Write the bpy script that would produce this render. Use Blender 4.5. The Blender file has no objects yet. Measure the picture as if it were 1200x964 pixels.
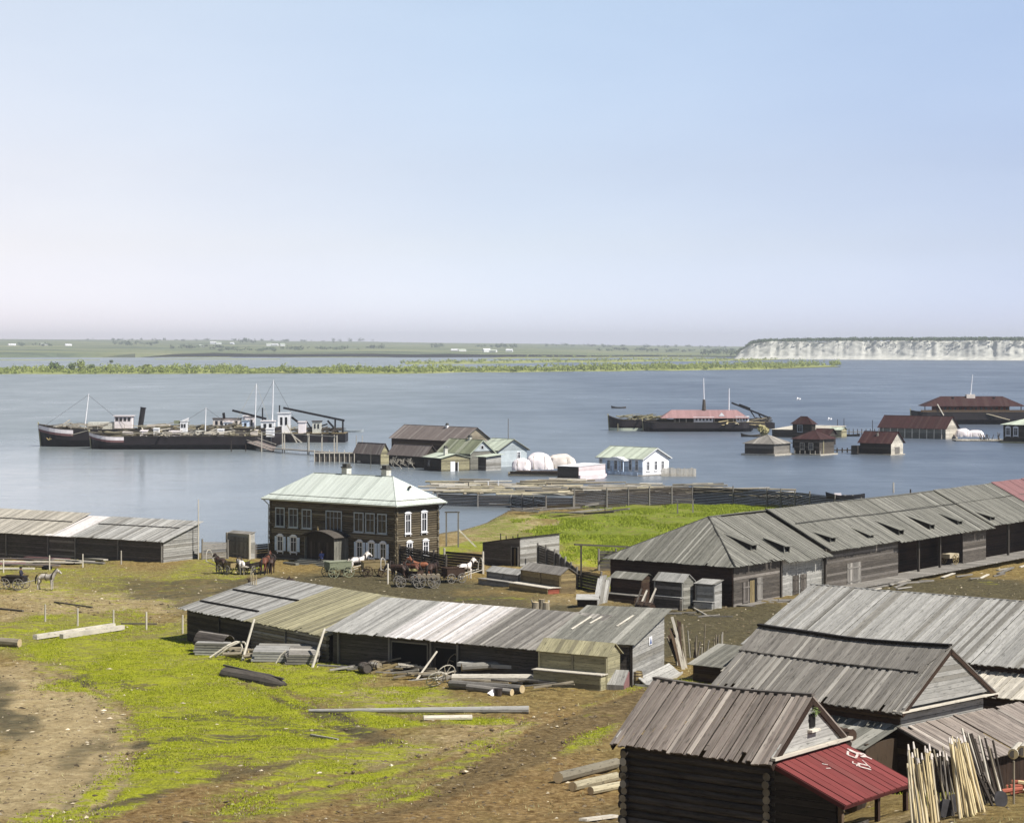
import bpy, bmesh, math, random
import numpy as np
from mathutils import Vector as V, Matrix
random.seed(7); RNG = np.random.default_rng(7)
SC = bpy.context.scene
COL = SC.collection
F, ZC, HZ = 2600.0, 23.0, 407.0          # focal length in photo pixels, eye height above the river, horizon row
R = random.uniform
ZUP = V((0, 0, 1))

# ---------------------------------------------------------------- object helpers
def tag(o, label=None, cat=None, group=None, kind=None):
    if label: o['label'] = label
    if cat: o['category'] = cat
    if group: o['group'] = group
    if kind: o['kind'] = kind
    return o
def thing(name, label, cat, loc=(0, 0, 0), rz=0.0, group=None):
    o = bpy.data.objects.new(name, None); COL.objects.link(o)
    o.location = loc; o.rotation_euler = (0, 0, rz); o.empty_display_size = .3
    return tag(o, label, cat, group)
def dup(root, loc=None, rz=None, label=None, group=None, scale=None):
    def cp(o, par):
        c = o.copy(); COL.objects.link(c)
        if par is not None: c.parent = par
        for ch in o.children: cp(ch, c)
        return c
    r = cp(root, None)
    if loc is not None: r.location = loc
    if rz is not None: r.rotation_euler = (r.rotation_euler[0], r.rotation_euler[1], rz)
    if label: r['label'] = label
    if group: r['group'] = group
    if scale: r.scale = (scale,)*3
    return r

class MB:
    """collects faces (with grain-following uv and a per-face tint) into ONE mesh object"""
    def __init__(s): s.v=[]; s.f=[]; s.uv=[]; s.t=[]; s.m=[]; s.sm=[]
    def face(s, pts, uvs, tint, mi=0, sm=False):
        n=len(s.v); s.v += [tuple(p) for p in pts]; s.f.append(tuple(range(n, n+len(pts))))
        s.uv += uvs; s.t.append(tint); s.m.append(mi); s.sm.append(sm)
    def obox(s, o, a, b, c, tint=None, mi=0):
        o,a,b,c = V(o),V(a),V(b),V(c)
        if a.cross(b).dot(c) < 0: b,c = c,b
        t = R(.78,1.18) if tint is None else tint
        ru, rv = R(0,40), R(0,40)
        L=[a.length,b.length,c.length]
        P=lambda i,j,k: o+a*i+b*j+c*k
        def fc(idx, p, q):           # p, q: the two edge axes of the face
            pts=[P(*i) for i in idx]
            big,sml = (p,q) if L[p]>=L[q] else (q,p)
            uv=[(ru+i[big]*L[big], rv+i[sml]*L[sml]) for i in idx]
            s.face(pts, uv, t, mi)
        fc([(0,0,0),(0,1,0),(1,1,0),(1,0,0)],0,1); fc([(0,0,1),(1,0,1),(1,1,1),(0,1,1)],0,1)
        fc([(0,0,0),(1,0,0),(1,0,1),(0,0,1)],0,2); fc([(0,1,0),(0,1,1),(1,1,1),(1,1,0)],0,2)
        fc([(0,0,0),(0,0,1),(0,1,1),(0,1,0)],1,2); fc([(1,0,0),(1,1,0),(1,1,1),(1,0,1)],1,2)
        return s
    def box(s, x0,x1,y0,y1,z0,z1,tint=None,mi=0):
        return s.obox((x0,y0,z0),(x1-x0,0,0),(0,y1-y0,0),(0,0,z1-z0),tint,mi)
    def beam(s,p0,p1,w,h,up=(0,0,1),tint=None,mi=0):
        p0,p1=V(p0),V(p1); d=p1-p0; up=V(up)
        side=d.cross(up)
        if side.length<1e-5: side=d.cross(V((1,0,0)))
        side.normalize(); u2=side.cross(d).normalized()
        return s.obox(p0-side*w/2-u2*h/2, d, side*w, u2*h, tint, mi)
    def segbeam(s,p0,p1,w,h,n=14,**k):
        p0,p1=V(p0),V(p1)
        for i in range(n): s.beam(p0+(p1-p0)*(i/n),p0+(p1-p0)*((i+1.02)/n),w,h,**k)
        return s
    def cyl(s,p0,p1,r0,r1=None,n=8,tint=None,mi=0,caps=True,endmi=None,ph=0.0):
        p0,p1=V(p0),V(p1); r1=r0 if r1 is None else r1; d=p1-p0; L=d.length
        if L<1e-6: return s
        a=d.orthogonal().normalized(); b=d.normalized().cross(a)
        t=R(.78,1.18) if tint is None else tint; ru,rv=R(0,40),R(0,40)
        A=[p0+(a*math.cos(ph+2*math.pi*i/n)+b*math.sin(ph+2*math.pi*i/n))*r0 for i in range(n)]
        B=[p1+(a*math.cos(ph+2*math.pi*i/n)+b*math.sin(ph+2*math.pi*i/n))*r1 for i in range(n)]
        per=2*math.pi*max(r0,r1)/n
        for i in range(n):
            j=(i+1)%n
            s.face([A[i],A[j],B[j],B[i]],[(ru,rv+per*i),(ru,rv+per*(i+1)),(ru+L,rv+per*(i+1)),(ru+L,rv+per*i)],t,mi,n>5)
        if caps:
            e=mi if endmi is None else endmi
            s.face(A[::-1],[(ru+.1*i,rv) for i in range(n)],t,e); 
            if r1>1e-4: s.face(B,[(ru+.1*i,rv) for i in range(n)],t,e)
        return s
    def tube(s,pts,r,n=6,tint=None,mi=0):
        t=R(.8,1.15) if tint is None else tint
        for i in range(len(pts)-1): s.cyl(pts[i],pts[i+1],r,r,n,t,mi)
        return s
    def prism(s,poly,N,tint=None,mi=0,uax=None):
        poly=[V(p) for p in poly]; N=V(N); t=R(.8,1.15) if tint is None else tint
        n=len(poly); nn=V((0,0,0))
        for i in range(n): nn+=poly[i].cross(poly[(i+1)%n])
        if nn.dot(N)<0: poly=poly[::-1]
        top=[p+N for p in poly]; ru,rv=R(0,40),R(0,40)
        ua=(V(uax) if uax is not None else max((poly[(i+1)%n]-poly[i] for i in range(n)),key=lambda e:e.length)).normalized()
        va=N.normalized().cross(ua)
        UV=lambda P:[(ru+p.dot(ua),rv+p.dot(va)) for p in P]
        s.face(top,UV(top),t,mi); s.face(poly[::-1],UV(poly[::-1]),t,mi)
        for i in range(n):
            j=(i+1)%n; e=(poly[j]-poly[i]).length
            s.face([poly[i],poly[j],top[j],top[i]],[(ru,rv),(ru+e,rv),(ru+e,rv+N.length),(ru,rv+N.length)],t,mi)
        return s
    def strips(s,poly,O,S,T,N,width,thick,axis='t',gap=.012,lift=.012,ragged=0.0,ragtop=0.0,mi=0,tint=(.72,1.2),tfun=None,wj=.12,overlap=False):
        """boards filling a convex polygon given in (s,t) plane coordinates"""
        O,S,T,N=V(O),V(S),V(T),V(N)
        P=[(p[0],p[1]) if axis=='t' else (p[1],p[0]) for p in poly]
        xs=sorted(set(round(p[0],4) for p in P)); x0,x1=xs[0],xs[-1]
        cuts=[x0]
        while cuts[-1] < x1-width*.5: cuts.append(cuts[-1]+width*(1+R(-wj,wj)))
        cuts=[c for c in cuts if c<x1-.02]+[x1]
        for x in xs[1:-1]:
            if min(abs(c-x) for c in cuts)>.02: cuts.append(x)
        cuts=sorted(cuts)
        def rng(x):
            ys=[]
            for i in range(len(P)):
                (ax,ay),(bx,by)=P[i],P[(i+1)%len(P)]
                if abs(ax-bx)<1e-6:
                    if abs(x-ax)<1e-4: ys+= [ay,by]
                elif min(ax,bx)-1e-6<=x<=max(ax,bx)+1e-6: ys.append(ay+(by-ay)*(x-ax)/(bx-ax))
            return (min(ys),max(ys)) if ys else None
        k=0
        for a,b in zip(cuts,cuts[1:]):
            if b-a<.01: continue
            a2,b2=a+gap/2,b-gap/2
            ra,rb=rng(min(max(a2,x0),x1)),rng(min(max(b2,x0),x1))
            if ra is None or rb is None: continue
            if max(ra[1]-ra[0],rb[1]-rb[0])<.03: continue
            j0=R(0,ragged); j1=R(0,ragtop)
            if ragged>.04 and R(0,1)<.05: j0=-R(.1,.45)*min(1,max(ra[1]-ra[0],.1)*.4)
            sk=R(-.02,.02) if ragged>.04 else 0
            if ragged>.04 and R(0,1)<.03: off_x=R(.02,.05)
            else: off_x=0
            q=[(a2+sk*.4,ra[0]-j0),(b2+sk*.4,rb[0]-j0+R(-.02,.02)*(ragged>.04)),(b2,rb[1]+j1),(a2,ra[1]+j1)]
            if axis!='t': q=[(y,x) for x,y in q]
            off=R(0,lift)+off_x
            if overlap: off += thick*.95*(k%2)
            pts=[O+S*x+T*y+N*off for x,y in q]
            t=R(*tint)
            if tfun: t*=tfun((a+b)/2)
            s.prism(pts,N*thick,t,mi,uax=(T if axis=='t' else S)); k+=1
        return s
    def logs(s,L,H,O,S,T,r,ext=.22,mi=0,z0=0.0,jit=.02,endmi=None):
        O,S,T=V(O),V(S),V(T); z=z0+r
        while z < H+r*.4:
            e0,e1=ext+R(-.05,.06),ext+R(-.05,.06)
            rr=r*R(.98,1.08)
            s.cyl(O-S*e0+T*z,O+S*(L+e1)+T*(z+R(-jit,jit)*.5),rr,rr*R(.93,1.0),9,R(.7,1.25),mi,True,endmi); z+=r*1.86
        return s
    def build(s,name,mats,parent=None,loc=None,rz=None,smooth=False):
        me=bpy.data.meshes.new(name); me.from_pydata(s.v,[],s.f)
        uv=me.uv_layers.new(name='UVMap'); uv.data.foreach_set('uv',np.array(s.uv,dtype=np.float32).ravel())
        at=me.attributes.new('tint','FLOAT','FACE'); at.data.foreach_set('value',np.array(s.t,dtype=np.float32))
        if not isinstance(mats,(list,tuple)): mats=[mats]
        for m in mats: me.materials.append(m)
        me.polygons.foreach_set('material_index',np.array(s.m,dtype=np.int32))
        me.polygons.foreach_set('use_smooth',np.array([bool(q) for q in s.sm] if not smooth else [True]*len(s.f)))
        me.update()
        o=bpy.data.objects.new(name,me); COL.objects.link(o)
        if parent is not None: o.parent=parent
        if loc is not None: o.location=loc
        if rz is not None: o.rotation_euler=(0,0,rz)
        return o

# ---------------------------------------------------------------- numpy value noise
_tab=RNG.random((256,256)).astype(np.float32)
def vnoise(x,y):
    xi=np.floor(x).astype(int); yi=np.floor(y).astype(int); fx=x-xi; fy=y-yi
    fx=fx*fx*(3-2*fx); fy=fy*fy*(3-2*fy)
    a=_tab[xi&255,yi&255]; b=_tab[(xi+1)&255,yi&255]; c=_tab[xi&255,(yi+1)&255]; d=_tab[(xi+1)&255,(yi+1)&255]
    return (a*(1-fx)+b*fx)*(1-fy)+(c*(1-fx)+d*fx)*fy
def fbm(x,y,o=4):
    r=0; a=.5
    for i in range(o): r=r+a*vnoise(x*2**i+17*i,y*2**i+31*i); a*=.5
    return r
def sstep(a,b,x):
    t=np.clip((x-a)/(b-a),0,1); return t*t*(3-2*t)

# ---------------------------------------------------------------- terrain height
_ky=[-40,0,5,20,40,56,72,90,111,150,185,215,260,300,340]
_kz=[26,21.4,20.8,17,11.6,8.0,5.2,4.0,3.0,1.9,1.2,.9,.75,.75,.75]
_sx=[-400,-60,-32,-24,-10,-6.2,-3.2,0,6,45,120,400]
_sy=[206,209,211,219,230,237,248,268,276,276,280,290]
_q=F/2200.0
_ky=[k*_q for k in _ky]; _sy=[k*_q for k in _sy]
def terrain(X,Y):
    X=np.asarray(X,float); Y=np.asarray(Y,float)
    z=np.interp(Y,_ky,_kz)
    z=z+1.15*sstep(7.5,13,X)*sstep(92,76,Y)*sstep(24,47,Y)
    ys=np.interp(X,_sx,_sy)+(fbm(X*.12+5,Y*.05)-.5)*5
    t=ys-Y
    z=z*sstep(-3,22,t)-1.6*sstep(2,-14,t)-.02
    n=(fbm(X*.5,Y*.5,4)-.5)*.34+(np.abs(fbm(X*1.3+40,Y*1.0+7,3)-.47)*-.5+.05)*sstep(260,200,Y)*.55+(fbm(X*.28+70,Y*.2+3,3)-.5)*.9*sstep(235,262,Y)*sstep(-2,4,X)+(fbm(X*.09+9,Y*.09)-.5)*.5*sstep(0,20,t)
    return z+n*sstep(-2,6,t)*np.clip(z/1.0+.2,0.1,1)
def tz(x,y): return float(terrain(np.array([x]),np.array([y]))[0])
def Wp(px,py,Y): return V(((px-600)*Y/F, Y, ZC-(py-HZ)*Y/F))
_YY=np.arange(28,480,.1)
def G(px,py,water=True):
    X=(px-600)*_YY/F; zr=ZC-(py-HZ)*_YY/F
    zt=terrain(X,_YY)
    if water: zt=np.maximum(zt,0.0)
    i=int(np.argmax(zr<=zt))
    if not (zr[i]<=zt[i]): Y=ZC*F/(py-HZ); return V(((px-600)*Y/F,Y,0))
    return V((X[i],_YY[i],zt[i]))
def WT(px,py):            # point on the river surface
    Y=ZC*F/(py-HZ); return V(((px-600)*Y/F,Y,0))
def pr(p): return (600+F*p[0]/p[1], HZ-F*(p[2]-ZC)/p[1])
def vp(x): return V((x-600,F,0)).normalized()   # horizontal direction whose lines meet at column x
def ray_len(C,d,px):      # how far along d from C until it lies in photo column px
    k=(px-600)/F; return (k*C[1]-C[0])/(d[0]-k*d[1])

# ---------------------------------------------------------------- materials
def newmat(name):
    m=bpy.data.materials.new(name); m.use_nodes=True; nt=m.node_tree
    b=nt.nodes['Principled BSDF']; return m,nt,b
def N(nt,t,**kw):
    n=nt.nodes.new(t)
    for k,v in kw.items():
        if k.startswith('i_'):
            key=k[2:]; n.inputs[int(key) if key.isdigit() else key.replace('_',' ')].default_value=v
        else: setattr(n,k,v)
    return n
def ramp(nt,stops):
    r=nt.nodes.new('ShaderNodeValToRGB'); e=r.color_ramp.elements
    while len(e)<len(stops): e.new(.5)
    for q,(p,c) in zip(e,stops): q.position=p; q.color=(*c,1) if len(c)==3 else c
    return r
def mix(nt,a,b,fac,mode='MIX'):
    n=nt.nodes.new('ShaderNodeMix'); n.data_type='RGBA'; n.blend_type=mode
    for sock,val in ((6,a),(7,b),(0,fac)):
        if isinstance(val,(int,float)): n.inputs[sock].default_value=val
        elif isinstance(val,tuple): n.inputs[sock].default_value=(*val,1)
        else: nt.links.new(val,n.inputs[sock])
    return n.outputs[2]
def mth(nt,op,a,b=None,clamp=False):
    n=nt.nodes.new('ShaderNodeMath'); n.operation=op; n.use_clamp=clamp
    for i,val in ((0,a),(1,b)):
        if val is None: continue
        if isinstance(val,(int,float)): n.inputs[i].default_value=val
        else: nt.links.new(val,n.inputs[i])
    return n.outputs[0]
def wood(name,c1,c2,accent=None,acc=.12,grain=(.9,16),rough=.85,contrast=1.0,blotch=.42,bump=.25,speck=.5):
    """weathered boards: grain along u, per-board tint, some boards in an accent colour, stains"""
    m,nt,b=newmat(name); L=nt.links.new
    uv=N(nt,'ShaderNodeUVMap'); mp=N(nt,'ShaderNodeMapping'); mp.inputs['Scale'].default_value=(grain[0],grain[1],1)
    L(uv.outputs[0],mp.inputs[0])
    no=N(nt,'ShaderNodeTexNoise',i_Scale=1.0,i_Detail=5.0,i_Roughness=.65); L(mp.outputs[0],no.inputs['Vector'])
    r=ramp(nt,[(.5-.22/contrast,c1),(.5+.22/contrast,c2)]); L(no.outputs[0],r.inputs[0])
    at=N(nt,'ShaderNodeAttribute',attribute_name='tint')
    col=r.outputs[0]
    if accent:
        h=mth(nt,'FRACT',mth(nt,'MULTIPLY',at.outputs['Fac'],91.7))
        col=mix(nt,col,accent,mth(nt,'MULTIPLY',mth(nt,'LESS_THAN',h,acc),.75))
    no2=N(nt,'ShaderNodeTexNoise',i_Scale=.55,i_Detail=4.0,i_Roughness=.7); L(uv.outputs[0],no2.inputs['Vector'])
    st=mth(nt,'ADD',mth(nt,'MULTIPLY',no2.outputs[0],2*blotch),1-blotch)
    mp3=N(nt,'ShaderNodeMapping'); mp3.inputs['Scale'].default_value=(2.2,8,1); L(uv.outputs[0],mp3.inputs[0])
    no3=N(nt,'ShaderNodeTexNoise',i_Scale=1.0,i_Detail=3.0,i_Roughness=.6); L(mp3.outputs[0],no3.inputs['Vector'])
    kn=mth(nt,'MULTIPLY',mth(nt,'MULTIPLY',mth(nt,'SUBTRACT',no3.outputs[0],.57),9.0,True),speck,True)
    st=mth(nt,'MULTIPLY',st,mth(nt,'SUBTRACT',1.0,kn))
    tt=mth(nt,'MULTIPLY',st,at.outputs['Fac'])
    vm=N(nt,'ShaderNodeVectorMath',operation='SCALE'); L(col,vm.inputs[0]); L(tt,vm.inputs['Scale'])
    L(vm.outputs[0],b.inputs['Base Color']); b.inputs['Roughness'].default_value=rough
    b.inputs['Specular IOR Level'].default_value=.25
    bp=N(nt,'ShaderNodeBump',i_Strength=bump,i_Distance=.02); L(no.outputs[0],bp.inputs['Height']); L(bp.outputs[0],b.inputs['Normal'])
    return m
def plain(name,c,c2=None,rough=.7,scale=.8,metal=0.0,spec=.3,detail=4.0):
    m,nt,b=newmat(name); L=nt.links.new
    c2=c2 or tuple(q*.75 for q in c)
    tc=N(nt,'ShaderNodeTexCoord'); no=N(nt,'ShaderNodeTexNoise',i_Scale=scale,i_Detail=detail,i_Roughness=.65); L(tc.outputs['Object'],no.inputs['Vector'])
    r=ramp(nt,[(.32,c2),(.68,c)]); L(no.outputs[0],r.inputs[0])
    at=N(nt,'ShaderNodeAttribute',attribute_name='tint')
    vm=N(nt,'ShaderNodeVectorMath',operation='SCALE'); L(r.outputs[0],vm.inputs[0]); L(at.outputs['Fac'],vm.inputs['Scale'])
    L(vm.outputs[0],b.inputs['Base Color'])
    b.inputs['Roughness'].default_value=rough; b.inputs['Metallic'].default_value=metal; b.inputs['Specular IOR Level'].default_value=spec
    return m
M={}
M['grey']=wood('grey boards',(.125,.115,.102),(.245,.228,.203),(.33,.31,.275),.10)
M['greylight']=wood('pale grey boards',(.205,.20,.185),(.385,.375,.35),(.15,.14,.12),.14)
M['white']=wood('bleached boards',(.46,.43,.41),(.68,.65,.63),(.36,.33,.30),.25)
M['olive']=wood('olive grey boards',(.10,.098,.082),(.215,.208,.178),(.29,.28,.245),.12)
M['yellow']=wood('yellowed boards',(.19,.175,.10),(.37,.335,.215),(.15,.135,.09),.2)
M['dark']=wood('dark boards',(.017,.013,.010),(.050,.040,.031),(.08,.068,.056),.1)
M['dkgrey']=wood('dark grey boards',(.042,.036,.030),(.115,.10,.085),(.19,.17,.15),.14)
M['brown']=wood('brown boards',(.022,.012,.008),(.062,.037,.024),(.10,.068,.042),.12)
M['dklog']=wood('dark logs',(.022,.018,.016),(.085,.074,.064),(.15,.135,.12),.12,grain=(.7,9),bump=.4)
M['log']=wood('weathered logs',(.13,.11,.08),(.30,.26,.19),(.36,.34,.3),.2,grain=(.7,9),bump=.4)
M['logend']=wood('sawn log ends',(.30,.22,.12),(.5,.4,.24),None)
M['houselog']=wood('house logs',(.048,.037,.022),(.128,.104,.066),(.18,.155,.11),.15,grain=(.6,9),bump=.4)
M['fresh']=wood('fresh wood',(.36,.28,.15),(.58,.48,.28),(.45,.40,.3),.25)
M['leanroof']=wood('brownish grey lean-to boards',(.125,.10,.085),(.27,.235,.205),(.35,.31,.27),.1)
M['beam']=wood('bleached timber',(.33,.30,.25),(.56,.52,.44),(.34,.31,.26),.2)
M['ochre']=wood('ochre boards',(.14,.105,.05),(.30,.235,.115),(.12,.09,.05),.25)
M['rust']=wood('rust painted boards',(.16,.045,.03),(.30,.09,.055),None)
M['redroof']=wood('red painted boards',(.125,.026,.024),(.18,.042,.039),(.15,.045,.04),.1,blotch=.25,speck=.25)
M['maroon']=wood('maroon roof sheets',(.027,.011,.011),(.056,.022,.021),(.05,.027,.024),.2,blotch=.25)
M['brownroof']=wood('brown plank roof',(.115,.092,.083),(.20,.17,.155),(.25,.22,.2),.15)
M['pinkroof']=wood('faded red roof sheets',(.15,.075,.075),(.225,.12,.118),None,blotch=.2,speck=.2)
M['mint']=wood('pale green roof sheets',(.47,.505,.455),(.56,.60,.55),(.43,.465,.42),.2,grain=(.4,3),rough=.55,blotch=.12,bump=.05,speck=.12)
M['green']=wood('green painted roof',(.15,.165,.10),(.225,.24,.165),(.30,.31,.24),.2,blotch=.25)
M['palegreen']=wood('pale greenish roof',(.34,.38,.30),(.48,.52,.43),None,blotch=.2,speck=.2)
M['whitepaint']=plain('white paint',(.78,.78,.78),(.62,.62,.64),.6,1.5)
M['bluewhite']=plain('bluish white paint',(.62,.72,.84),(.48,.58,.72),.6,1.5)
M['paleblue']=plain('pale blue grey paint',(.40,.44,.45),(.31,.345,.36),.7,1.0)
M['pink']=plain('pinkish whitewash',(.72,.62,.62),(.6,.5,.5),.7,1.0)
M['plaster']=plain('old whitewash',(.62,.62,.56),(.38,.37,.32),.8,2.5)
M['stone']=plain('dark chimney stone',(.12,.115,.1),(.06,.06,.055),.9,3)
M['black']=plain('black paint',(.022,.02,.022),(.012,.011,.012),.5,.6)
M['tar']=plain('tarred hull',(.018,.013,.015),(.009,.007,.008),.6,.5)
M['iron']=plain('rusty iron',(.07,.05,.04),(.03,.025,.022),.6,4)
M['canvas']=plain('pale canvas',(.66,.60,.55),(.50,.45,.40),.9,.7)
M['canvasw']=plain('white canvas',(.80,.74,.74),(.66,.60,.60),.9,.7)
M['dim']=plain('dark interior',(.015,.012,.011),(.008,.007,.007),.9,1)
M['hay']=plain('hay',(.45,.38,.16),(.26,.22,.09),.95,6)
M['rope']=plain('rope',(.5,.46,.36),(.38,.34,.26),.9,4)
def glassmat():
    m,nt,b=newmat('window glass'); b.inputs['Base Color'].default_value=(.02,.022,.028,1); b.inputs['Roughness'].default_value=.12
    b.inputs['Specular IOR Level'].default_value=.6; return m
M['glass']=glassmat()

def sag(o,axis,a,wave=.02,seed=0):
    """old roof: the ridge hangs a little in the middle and the slope is wavy"""
    for ob in [o]+[c for c in o.children if c.type=='MESH']:
        me=ob.data; n=len(me.vertices); co=np.empty(n*3,dtype=np.float32); me.vertices.foreach_get('co',co); co=co.reshape(-1,3)
        if ob is o: lo,hi=co[:,axis].min(),co[:,axis].max(); z0,z1=co[:,2].min(),co[:,2].max()
        t=np.clip((co[:,axis]-lo)/(hi-lo),0,1); h=np.clip((co[:,2]-z0)/(z1-z0),0,1)
        co[:,2]+= -a*np.sin(np.pi*t)*h + wave*2*(vnoise(co[:,axis]*.45+seed,co[:,1-axis]*.6+seed)-.5)
        me.vertices.foreach_set('co',co.ravel()); me.update()
EXPO=0.6; SUN_E=5.0; SKY_S=.1; SKYTINT=[(0.0,(.78,.86,1.43)),(.02,(.82,.865,1.29)),(.045,(.85,.80,1.01)),(.08,(.96,.83,.92)),(.16,(1.30,1.07,.99)),(.32,(.90,.80,.72)),(.7,(.50,.47,.42)),(1,(.46,.44,.40))]
WATERCOL=[(.35,(.055,.072,.105)),(.65,(.11,.13,.15))]; WBUMP=.6; WSPEC=.5; HAZE=8.5e-5
# ================================================================ camera, light, sky
cam_d=bpy.data.cameras.new('camera'); cam=bpy.data.objects.new('camera',cam_d); COL.objects.link(cam)
cam.location=(0,0,ZC); cam.rotation_euler=(math.radians(90),0,0)
cam_d.sensor_width=36; cam_d.lens=36*F/1200; cam_d.shift_y=-(482-HZ)/1200*1.0
cam_d.clip_start=.5; cam_d.clip_end=90000
SC.camera=cam
SC.render.resolution_x=1024; SC.render.resolution_y=822
SC.view_settings.view_transform='Standard'; SC.view_settings.look='None'; SC.view_settings.gamma=1; SC.view_settings.exposure=EXPO
SUN_EL=math.radians(50); sx,sy=.84,-.54; q=math.hypot(sx,sy); sx/=q; sy/=q
sd=V((sx*math.cos(SUN_EL),sy*math.cos(SUN_EL),math.sin(SUN_EL)))
sl=bpy.data.lights.new('sun','SUN'); sl.energy=SUN_E; sl.angle=math.radians(.5); sl.color=(1,.955,.88)
so=bpy.data.objects.new('sun',sl); COL.objects.link(so); so.rotation_euler=(-sd).to_track_quat('-Z','Y').to_euler(); so.location=(60,20,80)
w=bpy.data.worlds.new('World'); SC.world=w; w.use_nodes=True; nt=w.node_tree
bg=nt.nodes['Background']; sk=nt.nodes.new('ShaderNodeTexSky'); sk.sky_type='NISHITA'; sk.sun_disc=False
sk.sun_elevation=SUN_EL; sk.sun_rotation=math.atan2(sx,sy); sk.altitude=0; sk.air_density=1.0; sk.dust_density=.15; sk.ozone_density=2.5
tcw=nt.nodes.new('ShaderNodeTexCoord'); sep=nt.nodes.new('ShaderNodeSeparateXYZ'); nt.links.new(tcw.outputs['Generated'],sep.inputs[0])
rp=ramp(nt,SKYTINT); nt.links.new(sep.outputs['Z'],rp.inputs[0])
# faint milky veil over the eastern (left) part of the sky
rl=ramp(nt,[(.30,(1.30,1.10,.96)),(.39,(1.18,1.055,.96)),(.5,(1,1,1)),(.61,(.85,.88,.97)),(.75,(.8,.84,.95))]); mr=N(nt,'ShaderNodeMath',operation='MULTIPLY_ADD'); mr.inputs[1].default_value=.5; mr.inputs[2].default_value=.5
nt.links.new(sep.outputs['X'],mr.inputs[0]); nt.links.new(mr.outputs[0],rl.inputs[0])
smp=N(nt,'ShaderNodeMapping'); smp.inputs['Scale'].default_value=(3.2,3.2,11); nt.links.new(tcw.outputs['Generated'],smp.inputs[0])
sno=N(nt,'ShaderNodeTexNoise',i_Scale=1.6,i_Detail=5.0,i_Roughness=.55); nt.links.new(smp.outputs[0],sno.inputs['Vector']); svr=ramp(nt,[(.3,(.965,.97,.98)),(.7,(1.04,1.035,1.02))]); nt.links.new(sno.outputs[0],svr.inputs[0])
c=mix(nt,sk.outputs[0],rp.outputs[0],1.0,'MULTIPLY'); c=mix(nt,c,svr.outputs[0],1.0,'MULTIPLY'); c=mix(nt,c,rl.outputs[0],1.0,'MULTIPLY')
nt.links.new(c,bg.inputs[0]); bg.inputs[1].default_value=SKY_S

# ================================================================ ground
axx=np.concatenate([np.arange(-700,-90,10),np.arange(-90,-46,1.0),np.arange(-46,46,.32),np.arange(46,100,1.0),np.arange(100,700,10)])
axy=np.concatenate([np.arange(-60,30,3.0),np.arange(30,130,.3),np.arange(130,245,.5),np.arange(245,400,.8),np.arange(400,520,10)])
GX,GY=np.meshgrid(axx,axy); GZ=terrain(GX,GY)
PX=600+F*GX/np.maximum(GY,20); PY=HZ-F*(GZ-ZC)/np.maximum(GY,20)
wob=lambda s,k: (fbm(GX*s+k,GY*s*.45+k*3,4)-.47)
PXd=PX+wob(.22,3)*90; PYd=PY+wob(.22,8)*36
def zone(blobs):
    r=np.zeros_like(GX)
    for cx,cy,rx,ry,rot,wt in blobs:
        a=math.radians(rot); dx,dy=PXd-cx,PYd-cy
        u=(dx*math.cos(a)+dy*math.sin(a))/rx; v_=(-dx*math.sin(a)+dy*math.cos(a))/ry
        r=np.maximum(r,wt*np.clip(1.35-(u*u+v_*v_)*.85,0,1)) if wt>0 else r+wt*np.clip(1.35-(u*u+v_*v_)*.85,0,1)
    return np.clip(r,0,1)
z_grass=zone([(200,800,140,44,8,1),(255,848,125,38,-4,1),(70,768,80,12,0,.8),(320,872,90,26,-12,.95),(190,905,120,28,-14,1),(100,950,90,12,-10,.9),
  (150,690,160,26,-3,.44),(60,668,90,14,0,.5),(250,672,70,18,0,.5),(60,740,130,22,-6,.62),(150,735,120,18,0,.55),(280,752,60,16,0,.56),(160,760,120,16,2,.85),
  (430,845,80,11,4,.95),(560,850,50,7,0,.75),(500,812,40,6,0,.8),(405,785,60,16,10,.62),(360,800,90,22,10,.75),(470,822,110,14,2,.6),
  (400,905,100,30,-14,.72),(330,930,80,26,-10,.7),(690,862,50,10,-24,.7),(480,930,80,22,-14,.58),(560,880,80,16,-20,.5),
  (760,622,130,36,-2,1),(690,650,70,18,0,1),(840,600,90,18,0,1),(540,645,34,8,0,1),(700,690,26,8,0,.9),(285,657,34,5,0,.8),(600,625,60,24,0,.6),
  (580,700,60,6,4,.6),(960,686,60,8,0,.6),(1150,684,40,6,0,.5),(1110,940,50,14,0,.55),(790,800,60,14,0,.55),(1010,600,120,10,0,.8),(1140,945,30,8,0,.6),(860,720,50,6,0,.5),(700,820,80,10,-24,.5)])
z_tan=zone([(60,850,95,60,20,1),(50,920,90,44,0,1),(110,900,60,40,-30,.8),(480,822,90,10,2,.55),(560,865,70,14,-16,.5),(150,708,170,12,-4,.62),(30,702,70,12,-4,.6),(480,880,80,14,-14,.45),(560,625,60,24,-8,.5),(640,665,60,8,0,.5),
  (640,612,26,7,0,.85),(310,725,120,8,0,.4),(670,708,60,10,0,.45),(760,705,80,6,0,.4),(1100,960,60,10,0,.5),(1000,655,90,10,0,.3)])
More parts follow.
